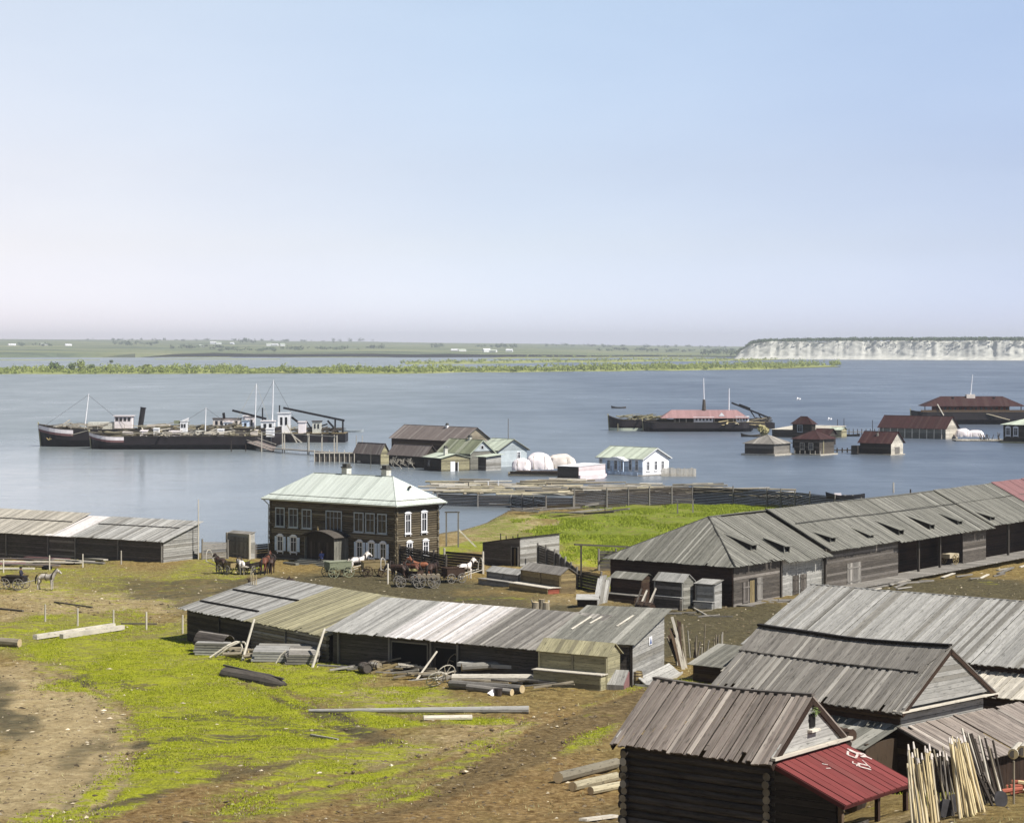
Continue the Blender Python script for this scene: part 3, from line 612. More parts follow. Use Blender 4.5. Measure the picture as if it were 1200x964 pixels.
for px,py,Y,lab in vill:
    z=zplain(px,Y); t=thing('distant_house',lab,'house',((px-600)*Y/F,Y,z-1),R(-.5,.5),'pale houses on the far plain')
    lx,ly,h=R(13,26),R(9,12),R(4.5,7)
    mb=MB(); mb.box(-lx/2,lx/2,-ly/2,ly/2,0,h,1); mb.prism([(lx/2,-ly/2,h),(lx/2,ly/2,h),(lx/2,0,h+3)],(-lx,0,0),1); mb.build('wall',M['whitepaint'],t)
    mb=MB(); mb.prism([(-lx/2-.5,-ly/2-.6,h-.3),(lx/2+.5,-ly/2-.6,h-.3),(lx/2+.5,0,h+3.2),(-lx/2-.5,0,h+3.2)],(0,-.1,.3),1); mb.prism([(-lx/2-.5,ly/2+.6,h-.3),(lx/2+.5,ly/2+.6,h-.3),(lx/2+.5,0,h+3.2),(-lx/2-.5,0,h+3.2)],(0,.1,.3),1); mb.build('roof',M['palegreen'] if ci%2 else M['whitepaint'],t); ci+=1
# white river cliff with wooded top
m,nt,b=newmat('chalky cliff'); L=nt.links.new; tc=N(nt,'ShaderNodeTexCoord')
mp=N(nt,'ShaderNodeMapping'); mp.inputs['Scale'].default_value=(1,1,.55); L(tc.outputs['Object'],mp.inputs[0])
n1=N(nt,'ShaderNodeTexNoise',i_Scale=.06,i_Detail=8,i_Roughness=.72); L(mp.outputs[0],n1.inputs['Vector'])
at=N(nt,'ShaderNodeAttribute',attribute_name='veg'); r=ramp(nt,[(.30,(.30,.30,.275)),(.45,(.45,.45,.41)),(.62,(.60,.59,.53))]); L(n1.outputs[0],r.inputs[0])
vg=mth(nt,'ADD',mth(nt,'MULTIPLY',mth(nt,'SUBTRACT',n1.outputs[0],.5),1.8),at.outputs['Fac']); vg=mth(nt,'ADD',mth(nt,'MULTIPLY',mth(nt,'SUBTRACT',vg,.5),4.0),.5,True)
L(mix(nt,r.outputs[0],(.075,.095,.06),vg),b.inputs['Base Color']); b.inputs['Roughness'].default_value=.95; b.inputs['Specular IOR Level'].default_value=0
pxs=np.linspace(858,1500,330); K=26; vs=[];vg_=[];fs=[]
for i,px in enumerate(pxs):
    Y=np.interp(px,[858,1200,1500],[4350,3900,3500]); x=(px-600)*Y/F
    hfull=np.interp(px,[858,866,880,900,1000,1200,1500],[2,20,33,36,37,37,37])+ (fbm(np.array([i*.11]),np.array([3.0]),3)[0]-.5)*6
    gul=abs(fbm(np.array([i*.16]),np.array([11.0]),4)[0]-.48)*2.6; gul2=fbm(np.array([i*.5]),np.array([21.0]),3)[0]-.5
    for k in range(K+1):
        t=k/K
        prof=np.interp(t,[0,.2,.8,.9,1.0],[0,.2,.96,1.0,1.0]); dep=np.interp(t,[0,.2,.8,.88,1.0],[0,26,58,66,420])
        nn=(fbm(np.array([i*.3+k*.25]),np.array([k*.35-i*.05]),4)[0]-.5)
        d=dep+ (13*gul+4*gul2)*(1 if t<.88 else .9)*np.interp(t,[0,.1,.6,.88,1],[.1,.5,1,1.0,0])+nn*8*(t<.9)
        dirv=V((x,Y,0)).normalized()
        vs.append((x+dirv.x*d*.6+.8*d*.1, Y+d*.9, -1+hfull*prof+ (nn*2 if t<.85 else 0)))
        vg_.append(np.interp(t,[0,.08,.16,.72,.84,.88,1],[.3,.1,-.08,-.02,.40,1,1])+.10*(gul<.10))
for i in range(len(pxs)-1):
    for k in range(K): a=i*(K+1)+k; fs.append((a,a+K+1,a+K+2,a+1))
me=bpy.data.meshes.new('white_cliff'); me.from_pydata(vs,[],fs); at=me.attributes.new('veg','FLOAT','POINT'); at.data.foreach_set('value',np.array(vg_,dtype=np.float32)); me.polygons.foreach_set('use_smooth',np.ones(len(me.polygons),bool)); me.materials.append(m)
cl=bpy.data.objects.new('white_cliff',me); COL.objects.link(cl); tag(cl,'long pale eroded cliff on the far bank','cliff',kind='structure')
sp=[]
for i in range(1500):
    px=R(862,1320); Y=np.interp(px,[858,1200,1500],[4350,3900,3500]); x=(px-600)*Y/F; d=46+R(-3,120)**1; h=np.interp(px,[858,866,880,900,1000,1200],[2,20,33,36,37,37])
    sp.append((x+d*.2,Y+d*.9+8,h-1.5,R(4,8),R(3,7.5)))
bushcloud('cliff_top_forest',M['pine'],sp,'dark forest edge along the top of the pale cliff','forest',nf=16)
sp=[]
for i in range(170):
    px=R(862,1000); p=WT(px,R(416.0,418.5)); sp.append((p.x,p.y,.2,R(3,6),R(4,9)*(1.3 if px>920 else 1)))
bushcloud('point_trees',M['tree'],sp,'dark trees massed on the land tongue under the cliff','wood',nf=18)

# ================================================================ summer haze over the river
if HAZE>0:
    hb=MB(); hb.box(-6500,6500,-200,15800,-3.2,120,1)
    m=bpy.data.materials.new('haze air'); m.use_nodes=True; nt=m.node_tree; nt.nodes.remove(nt.nodes['Principled BSDF'])
    pv=N(nt,'ShaderNodeVolumePrincipled'); pv.inputs['Color'].default_value=(.90,.94,1,1); pv.inputs['Density'].default_value=HAZE; pv.inputs['Anisotropy'].default_value=.2
    nt.links.new(pv.outputs[0],nt.nodes['Material Output'].inputs['Volume']); tag(hb.build('haze',m),'pale haze over the river',None,kind='stuff')
# ================================================================ buildings
def frame(C,u,lx_px,rx_px):
    """near corner C, u = direction of the left-going wall; returns origin (front left corner), rotation, lengths, v"""
    v=V((u.y,-u.x,0)); 
    if v.y<0: v=-v
    Lx=ray_len(C,u,lx_px) if lx_px is not None else None; Ly=ray_len(C,v,rx_px) if rx_px is not None else None
    return v,Lx,Ly
def roof_planes(kind,Lx,Ly,H,rise,oh,ohx=None,inset=None):
    ohx=oh if ohx is None else ohx; P=[]
    def pl(O,S,T,poly): P.append((poly,V(O),V(S),V(T)))
    if kind=='x' or kind=='hip':
        half=Ly/2; tn=rise/half; a=math.atan(tn); c,s=math.cos(a),math.sin(a); zE=H-oh*tn; Ls=Lx+2*ohx; Lt=(half+oh)/c
        ins=0 if kind=='x' else (inset if inset is not None else half+oh)
        pl((-ohx,-oh,zE),(1,0,0),(0,c,s),[(0,0),(Ls,0),(Ls-ins,Lt),(ins,Lt)])
        pl((Lx+ohx,Ly+oh,zE),(-1,0,0),(0,-c,s),[(0,0),(Ls,0),(Ls-ins,Lt),(ins,Lt)])
        if kind=='hip':
            rt=rise+oh*tn; b_=math.atan(rt/ins); c2,s2=math.cos(b_),math.sin(b_); L2=Ly+2*oh; lt=ins/c2
            pl((Lx+ohx,-oh,zE),(0,1,0),(-c2,0,s2),[(0,0),(L2,0),(L2/2,lt)])
            pl((-ohx,Ly+oh,zE),(0,-1,0),(c2,0,s2),[(0,0),(L2,0),(L2/2,lt)])
    elif kind=='y':
        half=Lx/2; tn=rise/half; a=math.atan(tn); c,s=math.cos(a),math.sin(a); zE=H-oh*tn; Ls=Ly+2*ohx; Lt=(half+oh)/c
        pl((Lx+oh,-ohx,zE),(0,1,0),(-c,0,s),[(0,0),(Ls,0),(Ls,Lt),(0,Lt)])
        pl((-oh,Ly+ohx,zE),(0,-1,0),(c,0,s),[(0,0),(Ls,0),(Ls,Lt),(0,Lt)])
    elif kind=='mono':
        tn=rise/Ly; a=math.atan(tn); c,s=math.cos(a),math.sin(a)
        pl((-ohx,-oh,H-oh*tn),(1,0,0),(0,c,s),[(0,0),(Lx+2*ohx,0),(Lx+2*ohx,(Ly+2*oh)/c),(0,(Ly+2*oh)/c)])
    elif kind=='monox':      # rises to the right
        tn=rise/Lx; a=math.atan(tn); c,s=math.cos(a),math.sin(a)
        pl((-oh,Ly+ohx,H-oh*tn),(0,-1,0),(c,0,s),[(0,0),(Ly+2*ohx,0),(Ly+2*ohx,(Lx+2*oh)/c),(0,(Lx+2*oh)/c)])
    return P
def do_roof(mb,planes,bw,thick=.045,ragged=0,mi=0,lift=.012,tint=(.75,1.2),gap=.012,tfun=None,overlap=False):
    for poly,O,S,T in planes: mb.strips(poly,O,S,T,S.cross(T),bw,thick,'t',gap,lift,ragged,.03 if ragged else 0,mi,tint,tfun,overlap=overlap)
def do_walls(mb,kind,Lx,Ly,H,rise,bw,sink=.6,thick=.05,mi=0,mis=None,skip=(),gap=.012,axis='s'):
    g=rise
    fr=[(0,-sink),(Lx,-sink),(Lx,H),(0,H)]; bk=list(fr); rt=[(0,-sink),(Ly,-sink),(Ly,H),(0,H)]; lf=list(rt)
    if kind=='x': rt=[(0,-sink),(Ly,-sink),(Ly,H),(Ly/2,H+g),(0,H)]; lf=list(rt)
    if kind=='y': fr=[(0,-sink),(Lx,-sink),(Lx,H),(Lx/2,H+g),(0,H)]; bk=list(fr)
    if kind=='mono': rt=[(0,-sink),(Ly,-sink),(Ly,H+g),(0,H)]; lf=[(0,-sink),(Ly,-sink),(Ly,H),(0,H+g)]; bk=[(0,-sink),(Lx,-sink),(Lx,H+g),(0,H+g)]
    if kind=='monox': fr=[(0,-sink),(Lx,-sink),(Lx,H+g),(0,H)]; bk=[(0,-sink),(Lx,-sink),(Lx,H),(0,H+g)]; rt=[(0,-sink),(Ly,-sink),(Ly,H+g),(0,H+g)]
    ms=mis or (mi,)*4
    if 'f' not in skip: mb.strips(fr,(0,0,0),(1,0,0),(0,0,1),(0,-1,0),bw,thick,axis,gap,mi=ms[0])
    if 'r' not in skip: mb.strips(rt,(Lx,0,0),(0,1,0),(0,0,1),(1,0,0),bw,thick,axis,gap,mi=ms[1])
    if 'b' not in skip: mb.strips(bk,(Lx,Ly,0),(-1,0,0),(0,0,1),(0,1,0),bw,thick,axis,gap,mi=ms[2])
    if 'l' not in skip: mb.strips(lf,(0,Ly,0),(0,-1,0),(0,0,1),(-1,0,0),bw,thick,axis,gap,mi=ms[3])
    # dark core so that no daylight leaks through the joints
    mb.box(.03,Lx-.03,.03,Ly-.03,-sink,H-.08,.25,ms[0])
def face_fr(face,Lx,Ly):
    return {'f':(V((0,0,0)),V((1,0,0)),V((0,-1,0))),'r':(V((Lx,0,0)),V((0,1,0)),V((1,0,0))),'l':(V((0,Ly,0)),V((0,-1,0)),V((-1,0,0))),'b':(V((Lx,Ly,0)),V((-1,0,0)),V((0,1,0)))}[face]
def window(parent,face,L,s,z,w,h,fm,proud=.1,shutter=None,mull=1,name='window',crown=False,fw=.12,sill=True):
    O,S,Nn=face_fr(face,*L); c=O+S*s+ZUP*z+Nn*proud; mb=MB()
    a=lambda ds,dz,ws,hs,d=.06,off=0: mb.obox(c+S*ds+ZUP*dz+Nn*off,S*ws,ZUP*hs,Nn*d,R(.92,1.05))
    a(-fw,0,fw,h); a(w,0,fw,h); a(-fw,h,w+2*fw,fw); a(-fw,-fw,w+2*fw,fw)
    if sill: a(-fw-.08,-fw-.07,w+2*fw+.16,.07,.14)
    if crown:
        a(-fw-.06,h+fw,w+2*fw+.12,.07,.12); mb.prism([c+S*(-fw)+ZUP*(h+fw+.07),c+S*(w+fw)+ZUP*(h+fw+.07),c+S*(w*.78)+ZUP*(h+fw+.24),c+S*(w*.22)+ZUP*(h+fw+.24)],Nn*.06,1)
        a(-fw,-fw-.26,.09,.2); a(w+fw-.09,-fw-.26,.09,.2)
    for i in range(mull): a(w*(i+1)/(mull+1)-.025,0,.05,h,.03,.012)
    a(0,h*.66,w,.045,.03,.014)
    win=mb.build(name,fm,parent)
    pm=MB(); pm.obox(c+Nn*-.01,S*w,ZUP*h,Nn*.02,1); pm.build('pane',M['glass'],win)
    if shutter:
        for side in (-1,1):
            sm_=MB(); x0=-fw-w*.56 if side<0 else w+fw
            sm_.obox(c+S*(x0+.02)+ZUP*-.02+Nn*.0,S*(w*.56-.04),ZUP*(h+.06),Nn*.045,1.0)
            for q in (.08,.55): sm_.obox(c+S*(x0+.07)+ZUP*(h*q)+Nn*.045,S*(w*.56-.14),ZUP*(h*.36),Nn*.012,.93)
            sm_.build('shutter',shutter,win)
    return win
def door(parent,face,L,s,w,h,mat,z=0,frame_mat=None,name='door',proud=.06,axis='t',handle=True):
    O,S,Nn=face_fr(face,*L); mb=MB(); c=O+S*s+ZUP*z+Nn*proud
    mb.strips([(0,0),(w,0),(w,h),(0,h)],c,S,ZUP,Nn,.2,.04,axis,.012)
    for q in (.18,.78): mb.obox(c+S*.05+ZUP*(h*q)+Nn*.055,S*(w-.1),ZUP*.14,Nn*.03)
    d=mb.build(name,mat,parent)
    if handle:
        hb=MB(); hb.tube([c+S*(w*.88)+ZUP*(h*.48)+Nn*.06,c+S*(w*.88)+ZUP*(h*.48)+Nn*.13,c+S*(w*.88)+ZUP*(h*.56)+Nn*.13,c+S*(w*.88)+ZUP*(h*.56)+Nn*.06],.02,5); hb.build('handle',M['iron'],d)
    if frame_mat:
        fb=MB(); fb.obox(c+S*-.12,S*.12,ZUP*(h+.12),Nn*.07); fb.obox(c+S*w,S*.12,ZUP*(h+.12),Nn*.07); fb.obox(c+S*0+ZUP*h,S*w,ZUP*.12,Nn*.07); fb.build('door_frame',frame_mat,parent)
    return d
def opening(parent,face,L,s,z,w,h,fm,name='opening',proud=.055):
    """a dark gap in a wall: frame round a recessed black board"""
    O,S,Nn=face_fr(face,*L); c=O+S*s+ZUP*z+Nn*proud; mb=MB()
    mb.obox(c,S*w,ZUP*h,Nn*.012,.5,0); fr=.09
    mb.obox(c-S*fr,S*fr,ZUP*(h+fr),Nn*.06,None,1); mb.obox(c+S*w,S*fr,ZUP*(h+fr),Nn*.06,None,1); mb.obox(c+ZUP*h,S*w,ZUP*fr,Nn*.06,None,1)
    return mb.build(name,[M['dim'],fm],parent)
def house(name,label,cat,C,u,lx,rx,H,kind,rise,oh,wm,rm,bw=.22,rw=.3,sink=.6,group=None,ragged=0,ohx=None,Ly=None,Lx=None,inset=None,rmi=None,wms=None,gap=.012,overlap=False,rthick=.045,rtint=(.75,1.2),fascia=None,ridge=True):
    v,a,b=frame(C,u,lx,rx); Lx=a if Lx is None else Lx; Ly=b if Ly is None else Ly
    O=C+u*Lx; rz=math.atan2(-u.y,-u.x)
    t=thing(name,label,cat,(O.x,O.y,C.z),rz,group)
    mb=MB(); do_walls(mb,kind,Lx,Ly,H,rise,bw,sink,mis=(0,1,0,1) if wms else None,gap=gap); mb.build('wall',[wm]+([wms] if wms else []),t)
    mb=MB(); pl=roof_planes(kind,Lx,Ly,H,rise,oh,ohx,inset); do_roof(mb,pl,rw,rthick,ragged,overlap=overlap,tint=rtint)
    if ridge and kind in('x','hip'):
        poly,Oo,S,T=pl[0]; p0=Oo+S*poly[3][0]+T*poly[3][1]; p1=Oo+S*poly[2][0]+T*poly[2][1]; mb.segbeam(p0+ZUP*.05,p1+ZUP*.05,.22,.06,tint=.75)
    if kind=='hip':
        for pi,ei in ((0,1),(0,0)):
            poly,Oo,S,T=pl[pi]; e=Oo+S*poly[ei][0]+T*poly[ei][1]; p=Oo+S*poly[3-ei][0]+T*poly[3-ei][1]; mb.beam(e+ZUP*.055,p+ZUP*.055,.16,.04,tint=.8)
    ro=mb.build('roof',rm,t)
    if fascia:
        mb=MB()
        for poly,Oo,S,T in pl:
            Nn=S.cross(T); L_=poly[1][0]
            mb.obox(Oo+S*.0-Nn*.14+T*.0,S*L_,Nn*.13,T*.03,.9)
            if kind in('x','y'):
                for q in (0,L_-.03): mb.obox(Oo+S*q-Nn*.16,T*poly[2][1],Nn*.15,S*.03,.85)
            mb.build('bargeboard',fascia,t); mb=MB()
    return t,ro,Lx,Ly,pl
def chimney(parent,x,y,z,w,h,mat=None,cap=None):
    mb=MB(); mb.box(x-w/2,x+w/2,y-w/2,y+w/2,z-.9,z+h,1.0,0); mb.box(x-w/2-.07,x+w/2+.07,y-w/2-.07,y+w/2+.07,z+h,z+h+.12,.85,1); mb.box(x-w*.42,x+w*.42,y-w*.42,y+w*.42,z+h+.12,z+h+.42,.8,1)
    return mb.build('chimney',[mat or M['plaster'],cap or M['stone']],parent)

# ---------------------------------------------------------------- the two storey log house by the river
u=vp(-2690); C=G(464,664); t=None
v,Lx,_=frame(C,u,318,None); Ly=ray_len(C,v,512)
H0=(664-596.5)*C.y/F; Hh=H0+.85; O=C+u*Lx; rz=math.atan2(-u.y,-u.x)
house_t=thing('log_house','two storey dark log house with pale green hipped roof and white shuttered windows','house',(O.x,O.y,C.z),rz)
mb=MB()
for sgn,(Oo,S,LL) in enumerate([(V((0,0,0)),V((1,0,0)),Lx),(V((Lx,0,0)),V((0,1,0)),Ly),(V((0,Ly,0)),V((0,-1,0)),Ly),(V((Lx,Ly,0)),V((-1,0,0)),Lx)]):
    mb.logs(LL,Hh-.35,Oo,S,ZUP,.125,.2,0,-.5+.11*(sgn%2))
mb.box(.05,Lx-.05,.05,Ly-.05,-.5,Hh-.1,.7)
# plank frieze under the eaves
mb.strips([(-.15,Hh-.55),(Lx+.15,Hh-.55),(Lx+.15,Hh),(-.15,Hh)],(0,-.14,0),(1,0,0),(0,0,1),(0,-1,0),.28,.04,'s',.01,mi=1)
mb.strips([(-.15,Hh-.45),(Ly+.15,Hh-.45),(Ly+.15,Hh),(-.15,Hh)],(Lx+.14,0,0),(0,1,0),(0,0,1),(1,0,0),.28,.04,'s',.01,mi=0)
# board plinth along the foot of the left part
mb.strips([(.0,-.4),(Lx*.30,-.4),(Lx*.30,.42),(.0,.42)],(0,-.18,0),(1,0,0),(0,0,1),(0,-1,0),.22,.05,'s',.02,mi=2)
mb.build('wall',[M['houselog'],M['olive'],M['dkgrey']],house_t)
rise=2.1; oh=.75; pl=roof_planes('hip',Lx,Ly,Hh,rise,oh,inset=Ly/2+oh)
mb=MB(); do_roof(mb,pl,.62,.04,tint=(.93,1.06),gap=.004,lift=.004)
for poly,Oo,S,T in pl:          # standing seams
    Nn=S.cross(T); n=int(poly[1][0]/.62)
    Lb=poly[1][0]
    for i in range(1,n):
        x=i*.62; 
        if len(poly)==4: h_=poly[2][1]; ins=poly[3][0]; tt=h_*min(1,x/ins,(Lb-x)/ins)
        else: tt=poly[2][1]*min(x,Lb-x)/(Lb/2)
        mb.obox(Oo+S*(x-.015)+Nn*.03,T*max(.05,tt-.03),S*.03,Nn*.03,1.0)
    mb.obox(Oo-Nn*.13-T*.02,S*Lb,Nn*.14,T*.03,1.02)
for a_,b_ in ((1,2),(0,3)):
    poly,Oo,S,T=pl[0]; mb.beam(Oo+S*poly[a_][0]+T*poly[a_][1]+ZUP*.05,Oo+S*poly[b_][0]+T*poly[b_][1]+ZUP*.05,.09,.06,tint=.9)
poly,Oo,S,T=pl[0]; mb.beam(Oo+S*poly[3][0]+T*poly[3][1]+ZUP*.06,Oo+S*poly[2][0]+T*poly[2][1]+ZUP*.06,.12,.06,tint=.95)
house_roof=mb.build('roof',M['mint'],house_t)
mb=MB(); mb.box(0,Lx,-.05,.0,Hh-.1,Hh-.02,.6); mb.box(-oh+.1,Lx+oh-.1,-oh+.1,Ly+oh-.1,Hh-.42,Hh-.36,.8); mb.build('soffit',M['olive'],house_t)
zr=Hh+rise
for fx in (.40,.80): chimney(house_roof,Lx*fx*.72+Lx*.14+ (0.5 if fx>.5 else 0),Ly/2+.35,zr-.25,.72,.95)
mb=MB(); dx=Lx-1.4; mb.cyl((dx,Ly*.58,Hh+1.1),(dx+.55,Ly*.5,Hh+1.18),.13,.13,8,.9); mb.build('roof_vent',M['iron'],house_roof)
# drainpipes
mb=MB(); mb.tube([(-oh,-oh+.05,Hh-.4),(-.2,-.2,Hh-1.15),(-.24,-.22,.2)],.05,6,.9); mb.build('drainpipe',M['plaster'],house_t)
mb=MB(); mb.tube([(Lx+oh,Ly+oh-.05,Hh-.4),(Lx+.2,Ly+.15,Hh-1.2)],.05,6,.9); mb.build('drainpipe',M['iron'],house_t)
L=(Lx,Ly)
def fx(px):    # metres along the front from a photo column
    k=(px-600)/F; q=ray_len(C,u,px); return Lx-q
def fy(px): return ray_len(C,v,px)
mpp=C.y/F
wz=Hh-(-.0)
for px0,px1 in ((325,334),(340.5,349.5),(356,365.5),(417,426.5),(430.5,439.5),(444.5,453.5)):
    window(house_t,'f',L,fx(px0),H0-2.42,fx(px1)-fx(px0),1.78,M['paleblue'],.14)
window(house_t,'f',L,fx(384),H0-2.48,fx(401)-fx(384),1.84,M['paleblue'],.14,mull=3)
for px0,px1 in ((327,331.6),(342.2,347.6),(420,424.6),(434,438.6),(447.6,452.2)):
    window(house_t,'f',L,fx(px0),H0-4.98,fx(px1)-fx(px0)+.1,1.42,M['whitepaint'],.15,shutter=M['bluewhite'],crown=True,fw=.09)
for px0,px1 in ((474,479),(493,498)):
    window(house_t,'r',L,fy(px0),H0-2.42,fy(px1)-fy(px0),1.78,M['whitepaint'],.14,crown=True)
    window(house_t,'r',L,fy(px0)+.25,H0-4.8,fy(px1)-fy(px0),1.25,M['whitepaint'],.14,crown=True)
# arched porch
x0,x1=fx(374),fx(409); pd=2.2; ph=2.65; wd=x1-x0
for xx,mi_ in ((x0,0),(x1-.08,0)):
    mb=MB(); mb.strips([(0,-.3),(pd,-.3),(pd,ph-.1),(0,ph-.1)],(xx,0,0),(0,-1,0),(0,0,1),(1,0,0),.2,.08,'t',.01); mb.build('porch_wall',M['olive'],house_t)
arc=[(x0-.3+ (wd+.6)*i/12, ph+ .62*math.sin(math.pi*i/12)**.8) for i in range(13)]
mb=MB()
for (ax_,az),(bx_,bz) in zip(arc,arc[1:]):
    mb.obox((ax_,-pd-.35,az),(bx_-ax_,0,bz-az),(0,pd+.3,0),(0,0,.06),R(.8,1.1))
mb.build('porch_roof',M['dkgrey'],house_t)
mb=MB()
arc2=[(min(max(a,x0+.02),x1-.02),z-.03) for a,z in arc]
for (ax_,az),(bx_,bz) in zip(arc2,arc2[1:]):
    if bx_-ax_>.01: mb.prism([(ax_,-pd+.3,ph-.5),(bx_,-pd+.3,ph-.5),(bx_,-pd+.3,bz),(ax_,-pd+.3,az)],(0,.04,0),.9)
mb.strips([(x0+.1,.3),(x1-.1,.3),(x1-.1,ph-.45),(x0+.1,ph-.45)],(0,-pd+.35,0),(1,0,0),(0,0,1),(0,-1,0),.22,.04,'t',.01)
mb.build('porch_door',M['dark'],house_t)
mb=MB(); mb.cyl((x0+wd*.5,-pd-.2,ph+.62),(x0+wd*.5,-pd-.2,ph+1.15),.05,.02,6,.9); mb.cyl((x0+wd*.5,-pd-.2,ph+.75),(x0+wd*.5,-pd-.2,ph+.9),.1,.1,6,.9); mb.build('finial',M['ochre'],house_t)
mb=MB()
for i in range(4): mb.box(x0-.3,x1-.2,-pd-.1-.34*(i+1),-pd-.1-.34*i,-.4,.42-.14*i,None)
mb.box(x0-.9,x0+.9,-pd-2.2,-pd-1.7,-.3,.12)
mb.build('porch_steps',M['olive'],house_t)

# ---------------------------------------------------------------- sheds on the left
uL=vp(-3500)
CL=G(191,659)
def Hpx(C,y): return ZC-(y-HZ)*C.y/F-C.z
t,ro,a,b,pl=house('plank_shed','low grey plank shed with silvery board wall, rightmost of the row by the water','shed',CL,uL,89,233,2.15,'mono',1.5,.35,M['dkgrey'],M['greylight'],ragged=.05,wms=M['greylight'],rtint=(.7,1.4),rw=.22,gap=.03,group='sheds by the water')
mb=MB(); poly,Oo,S,T=pl[0]; mb.beam(Oo+T*(b*.72)+S*.3+S.cross(T)*.09,Oo+T*(b*.74)+S*(a*.95)+S.cross(T)*.09,.14,.08,tint=.45); mb.build('batten',M['dark'],ro)
for x in (.02,a*.5,a-.1): mb=MB(); mb.beam((x,-.12,-.4),(x,-.12,2.1),.14,.12); mb.build('post',M['grey'],t)
CL2=CL+uL*a
t,ro,a2,b2,pl=house('plank_shed','narrow shed with pale new looking roof boards between two grey sheds','shed',CL2,uL,58,None,2.1,'mono',1.5,.35,M['dkgrey'],M['white'],Ly=b,ragged=.02,rtint=(.95,1.1),gap=.006,group='sheds by the water')
CL3=CL2+uL*a2
t,ro,a3,b3,pl=house('plank_shed','long plank shed with brownish striped roof running out of the left edge','shed',CL3,uL,-70,None,2.1,'mono',1.75,.35,M['dkgrey'],M['beam'],Ly=b,ragged=.05,rtint=(.55,1.05),rw=.22,gap=.03,group='sheds by the water')
mb=MB(); poly,Oo,S,T=pl[0]; mb.beam(Oo+T*(b*.70)+S.cross(T)*.09,Oo+T*(b*.70)+S*(a3+.4)+S.cross(T)*.09,.14,.08,tint=.45); mb.build('batten',M['dark'],ro)
for x in (a3*.25,a3*.62,a3-.1): mb=MB(); mb.beam((x,-.12,-.4),(x,-.12,2.1),.14,.12); mb.build('post',M['grey'],t)

# ---------------------------------------------------------------- row of market sheds in the middle
def shed2(name,label,p0,p1,depth,hf,hb,wm,rm,group=None,**k):
    A,B=G(*p0),G(*p1); d=(A-B); d.z=0; L_=d.length; u_=d.normalized(); zb=min(A.z,B.z); C_=V((B.x,B.y,zb))
    return house(name,label,'shed',C_,u_,None,None,hf,'mono',hb-hf,.45,wm,rm,Lx=L_,Ly=depth,group=group,**k)
gs='market sheds in the middle of the yard'
t,ro,a,b,pl=shed2('market_shed','open log walled market shed, left half roof grey and right half yellowed',(220,750),(386,776),6.3,2.35,3.9,M['dark'],[M['greylight'],M['yellow']],gs,ragged=.2,rtint=(.6,1.25),rw=.2,gap=.02)
me=ro.data
for p in me.polygons:
    if sum(me.vertices[i].co.x for i in p.vertices)/len(p.vertices) > a*.47: p.material_index=1
mb=MB(); poly,Oo,S,T=pl[0]; Nn=S.cross(T)
mb.beam(Oo+T*1.6+S*.4+Nn*.11,Oo+T*1.6+S*(a*.45)+Nn*.11,.16,.07,tint=.4); mb.beam(Oo+T*4.3+S*.5+Nn*.11,Oo+T*4.3+S*(a*.5)+Nn*.11,.16,.07,tint=.4); mb.build('batten',M['dark'],ro)
mb=MB(); mb.logs(a*.5,2.1,(a*.5,-.16,0),(1,0,0),ZUP,.13,.05,0,-.25); mb.build('log_wall',M['log'],t)
mb=MB(); mb.beam((a*.74,-.34,-.3),(a*.74,-.34,2.0),.12,.1); mb.build('post',M['grey'],t)
mb=MB(); mb.beam((a*.25,-.12,-.3),(a*.25,-.12,2.0),.12,.1); mb.beam((a*.1,-.14,.9),(a*.3,-.14,.8),.1,.2); mb.build('rail',M['dkgrey'],t)
# horn like hay forks sticking up at the far end
for i in range(5): mb=MB(); mb.cyl((.2+.16*i,b*.8+R(-.2,.2),3.2),(.25+.18*i+R(-.1,.1),b*.8,4.35+R(0,.35)),.04,.025,5); mb.build('stake',M['fresh'],t)
for p0,p1,lab in (((298,725),(283.5,774),'bleached prop leaning under the left eave of the market shed'),((380.5,736),(365.5,782),'bleached prop leaning at the right end of the log wall')):
    B=G(*p1); k=B.y+ .9; P=Wp(p0[0],p0[1],k); mb=MB(); mb.cyl((0,0,-.1),P-B,.09,.075,7,1.25); o=mb.build('leaning_prop',M['beam'],None,B); tag(o,lab,'prop',group='props leaning on the market shed')
t,ro,a,b,pl=shed2('market_shed','long low market shed with silvery and whitish roof boards',(391,776),(652,797),5.2,2.15,3.5,M['dkgrey'],[M['greylight'],M['white'],M['grey']],gs,ragged=.14,rtint=(.62,1.25),rw=.2,gap=.02)
me=ro.data
for p in me.polygons:
    xx=sum(me.vertices[i].co.x for i in p.vertices)/len(p.vertices)/a
    p.material_index=1 if .27<xx<.62 else (2 if xx>=.62 else 0)
for q in (.03,.27,.46,.58): mb=MB(); mb.beam((a*q,-.14,-.3),(a*q,-.14,2.1),.15,.12); mb.build('post',M['grey'],t)
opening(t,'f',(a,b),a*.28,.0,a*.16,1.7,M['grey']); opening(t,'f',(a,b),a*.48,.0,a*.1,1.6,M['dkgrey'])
t4,ro4,a4,b4,pl=shed2('market_shed','tall market shed with olive grey roof and pale board end wall',(650,797),(738,804),7.2,2.55,3.65,M['dkgrey'],M['olive'],gs,ragged=.05,rtint=(.7,1.2),rw=.22,gap=.02,wms=M['greylight'])
mb=MB(); poly,Oo,S,T=pl[0]; Nn=S.cross(T)
for q,r0,r1 in ((.18,.35,.75),(.33,.55,.8),(.72,.5,.85)): mb.beam(Oo+S*(a4*q)+T*(b4*r0)+Nn*.1,Oo+S*(a4*q+.3)+T*(b4*r1)+Nn*.1,.12,.03,tint=1.3)
mb.build('patch_board',M['beam'],ro4)
mb=MB(); mb.beam((a4+.12,-.05,-.3),(a4+.12,-.05,2.5),.12,.12); mb.build('post',M['dark'],t4)
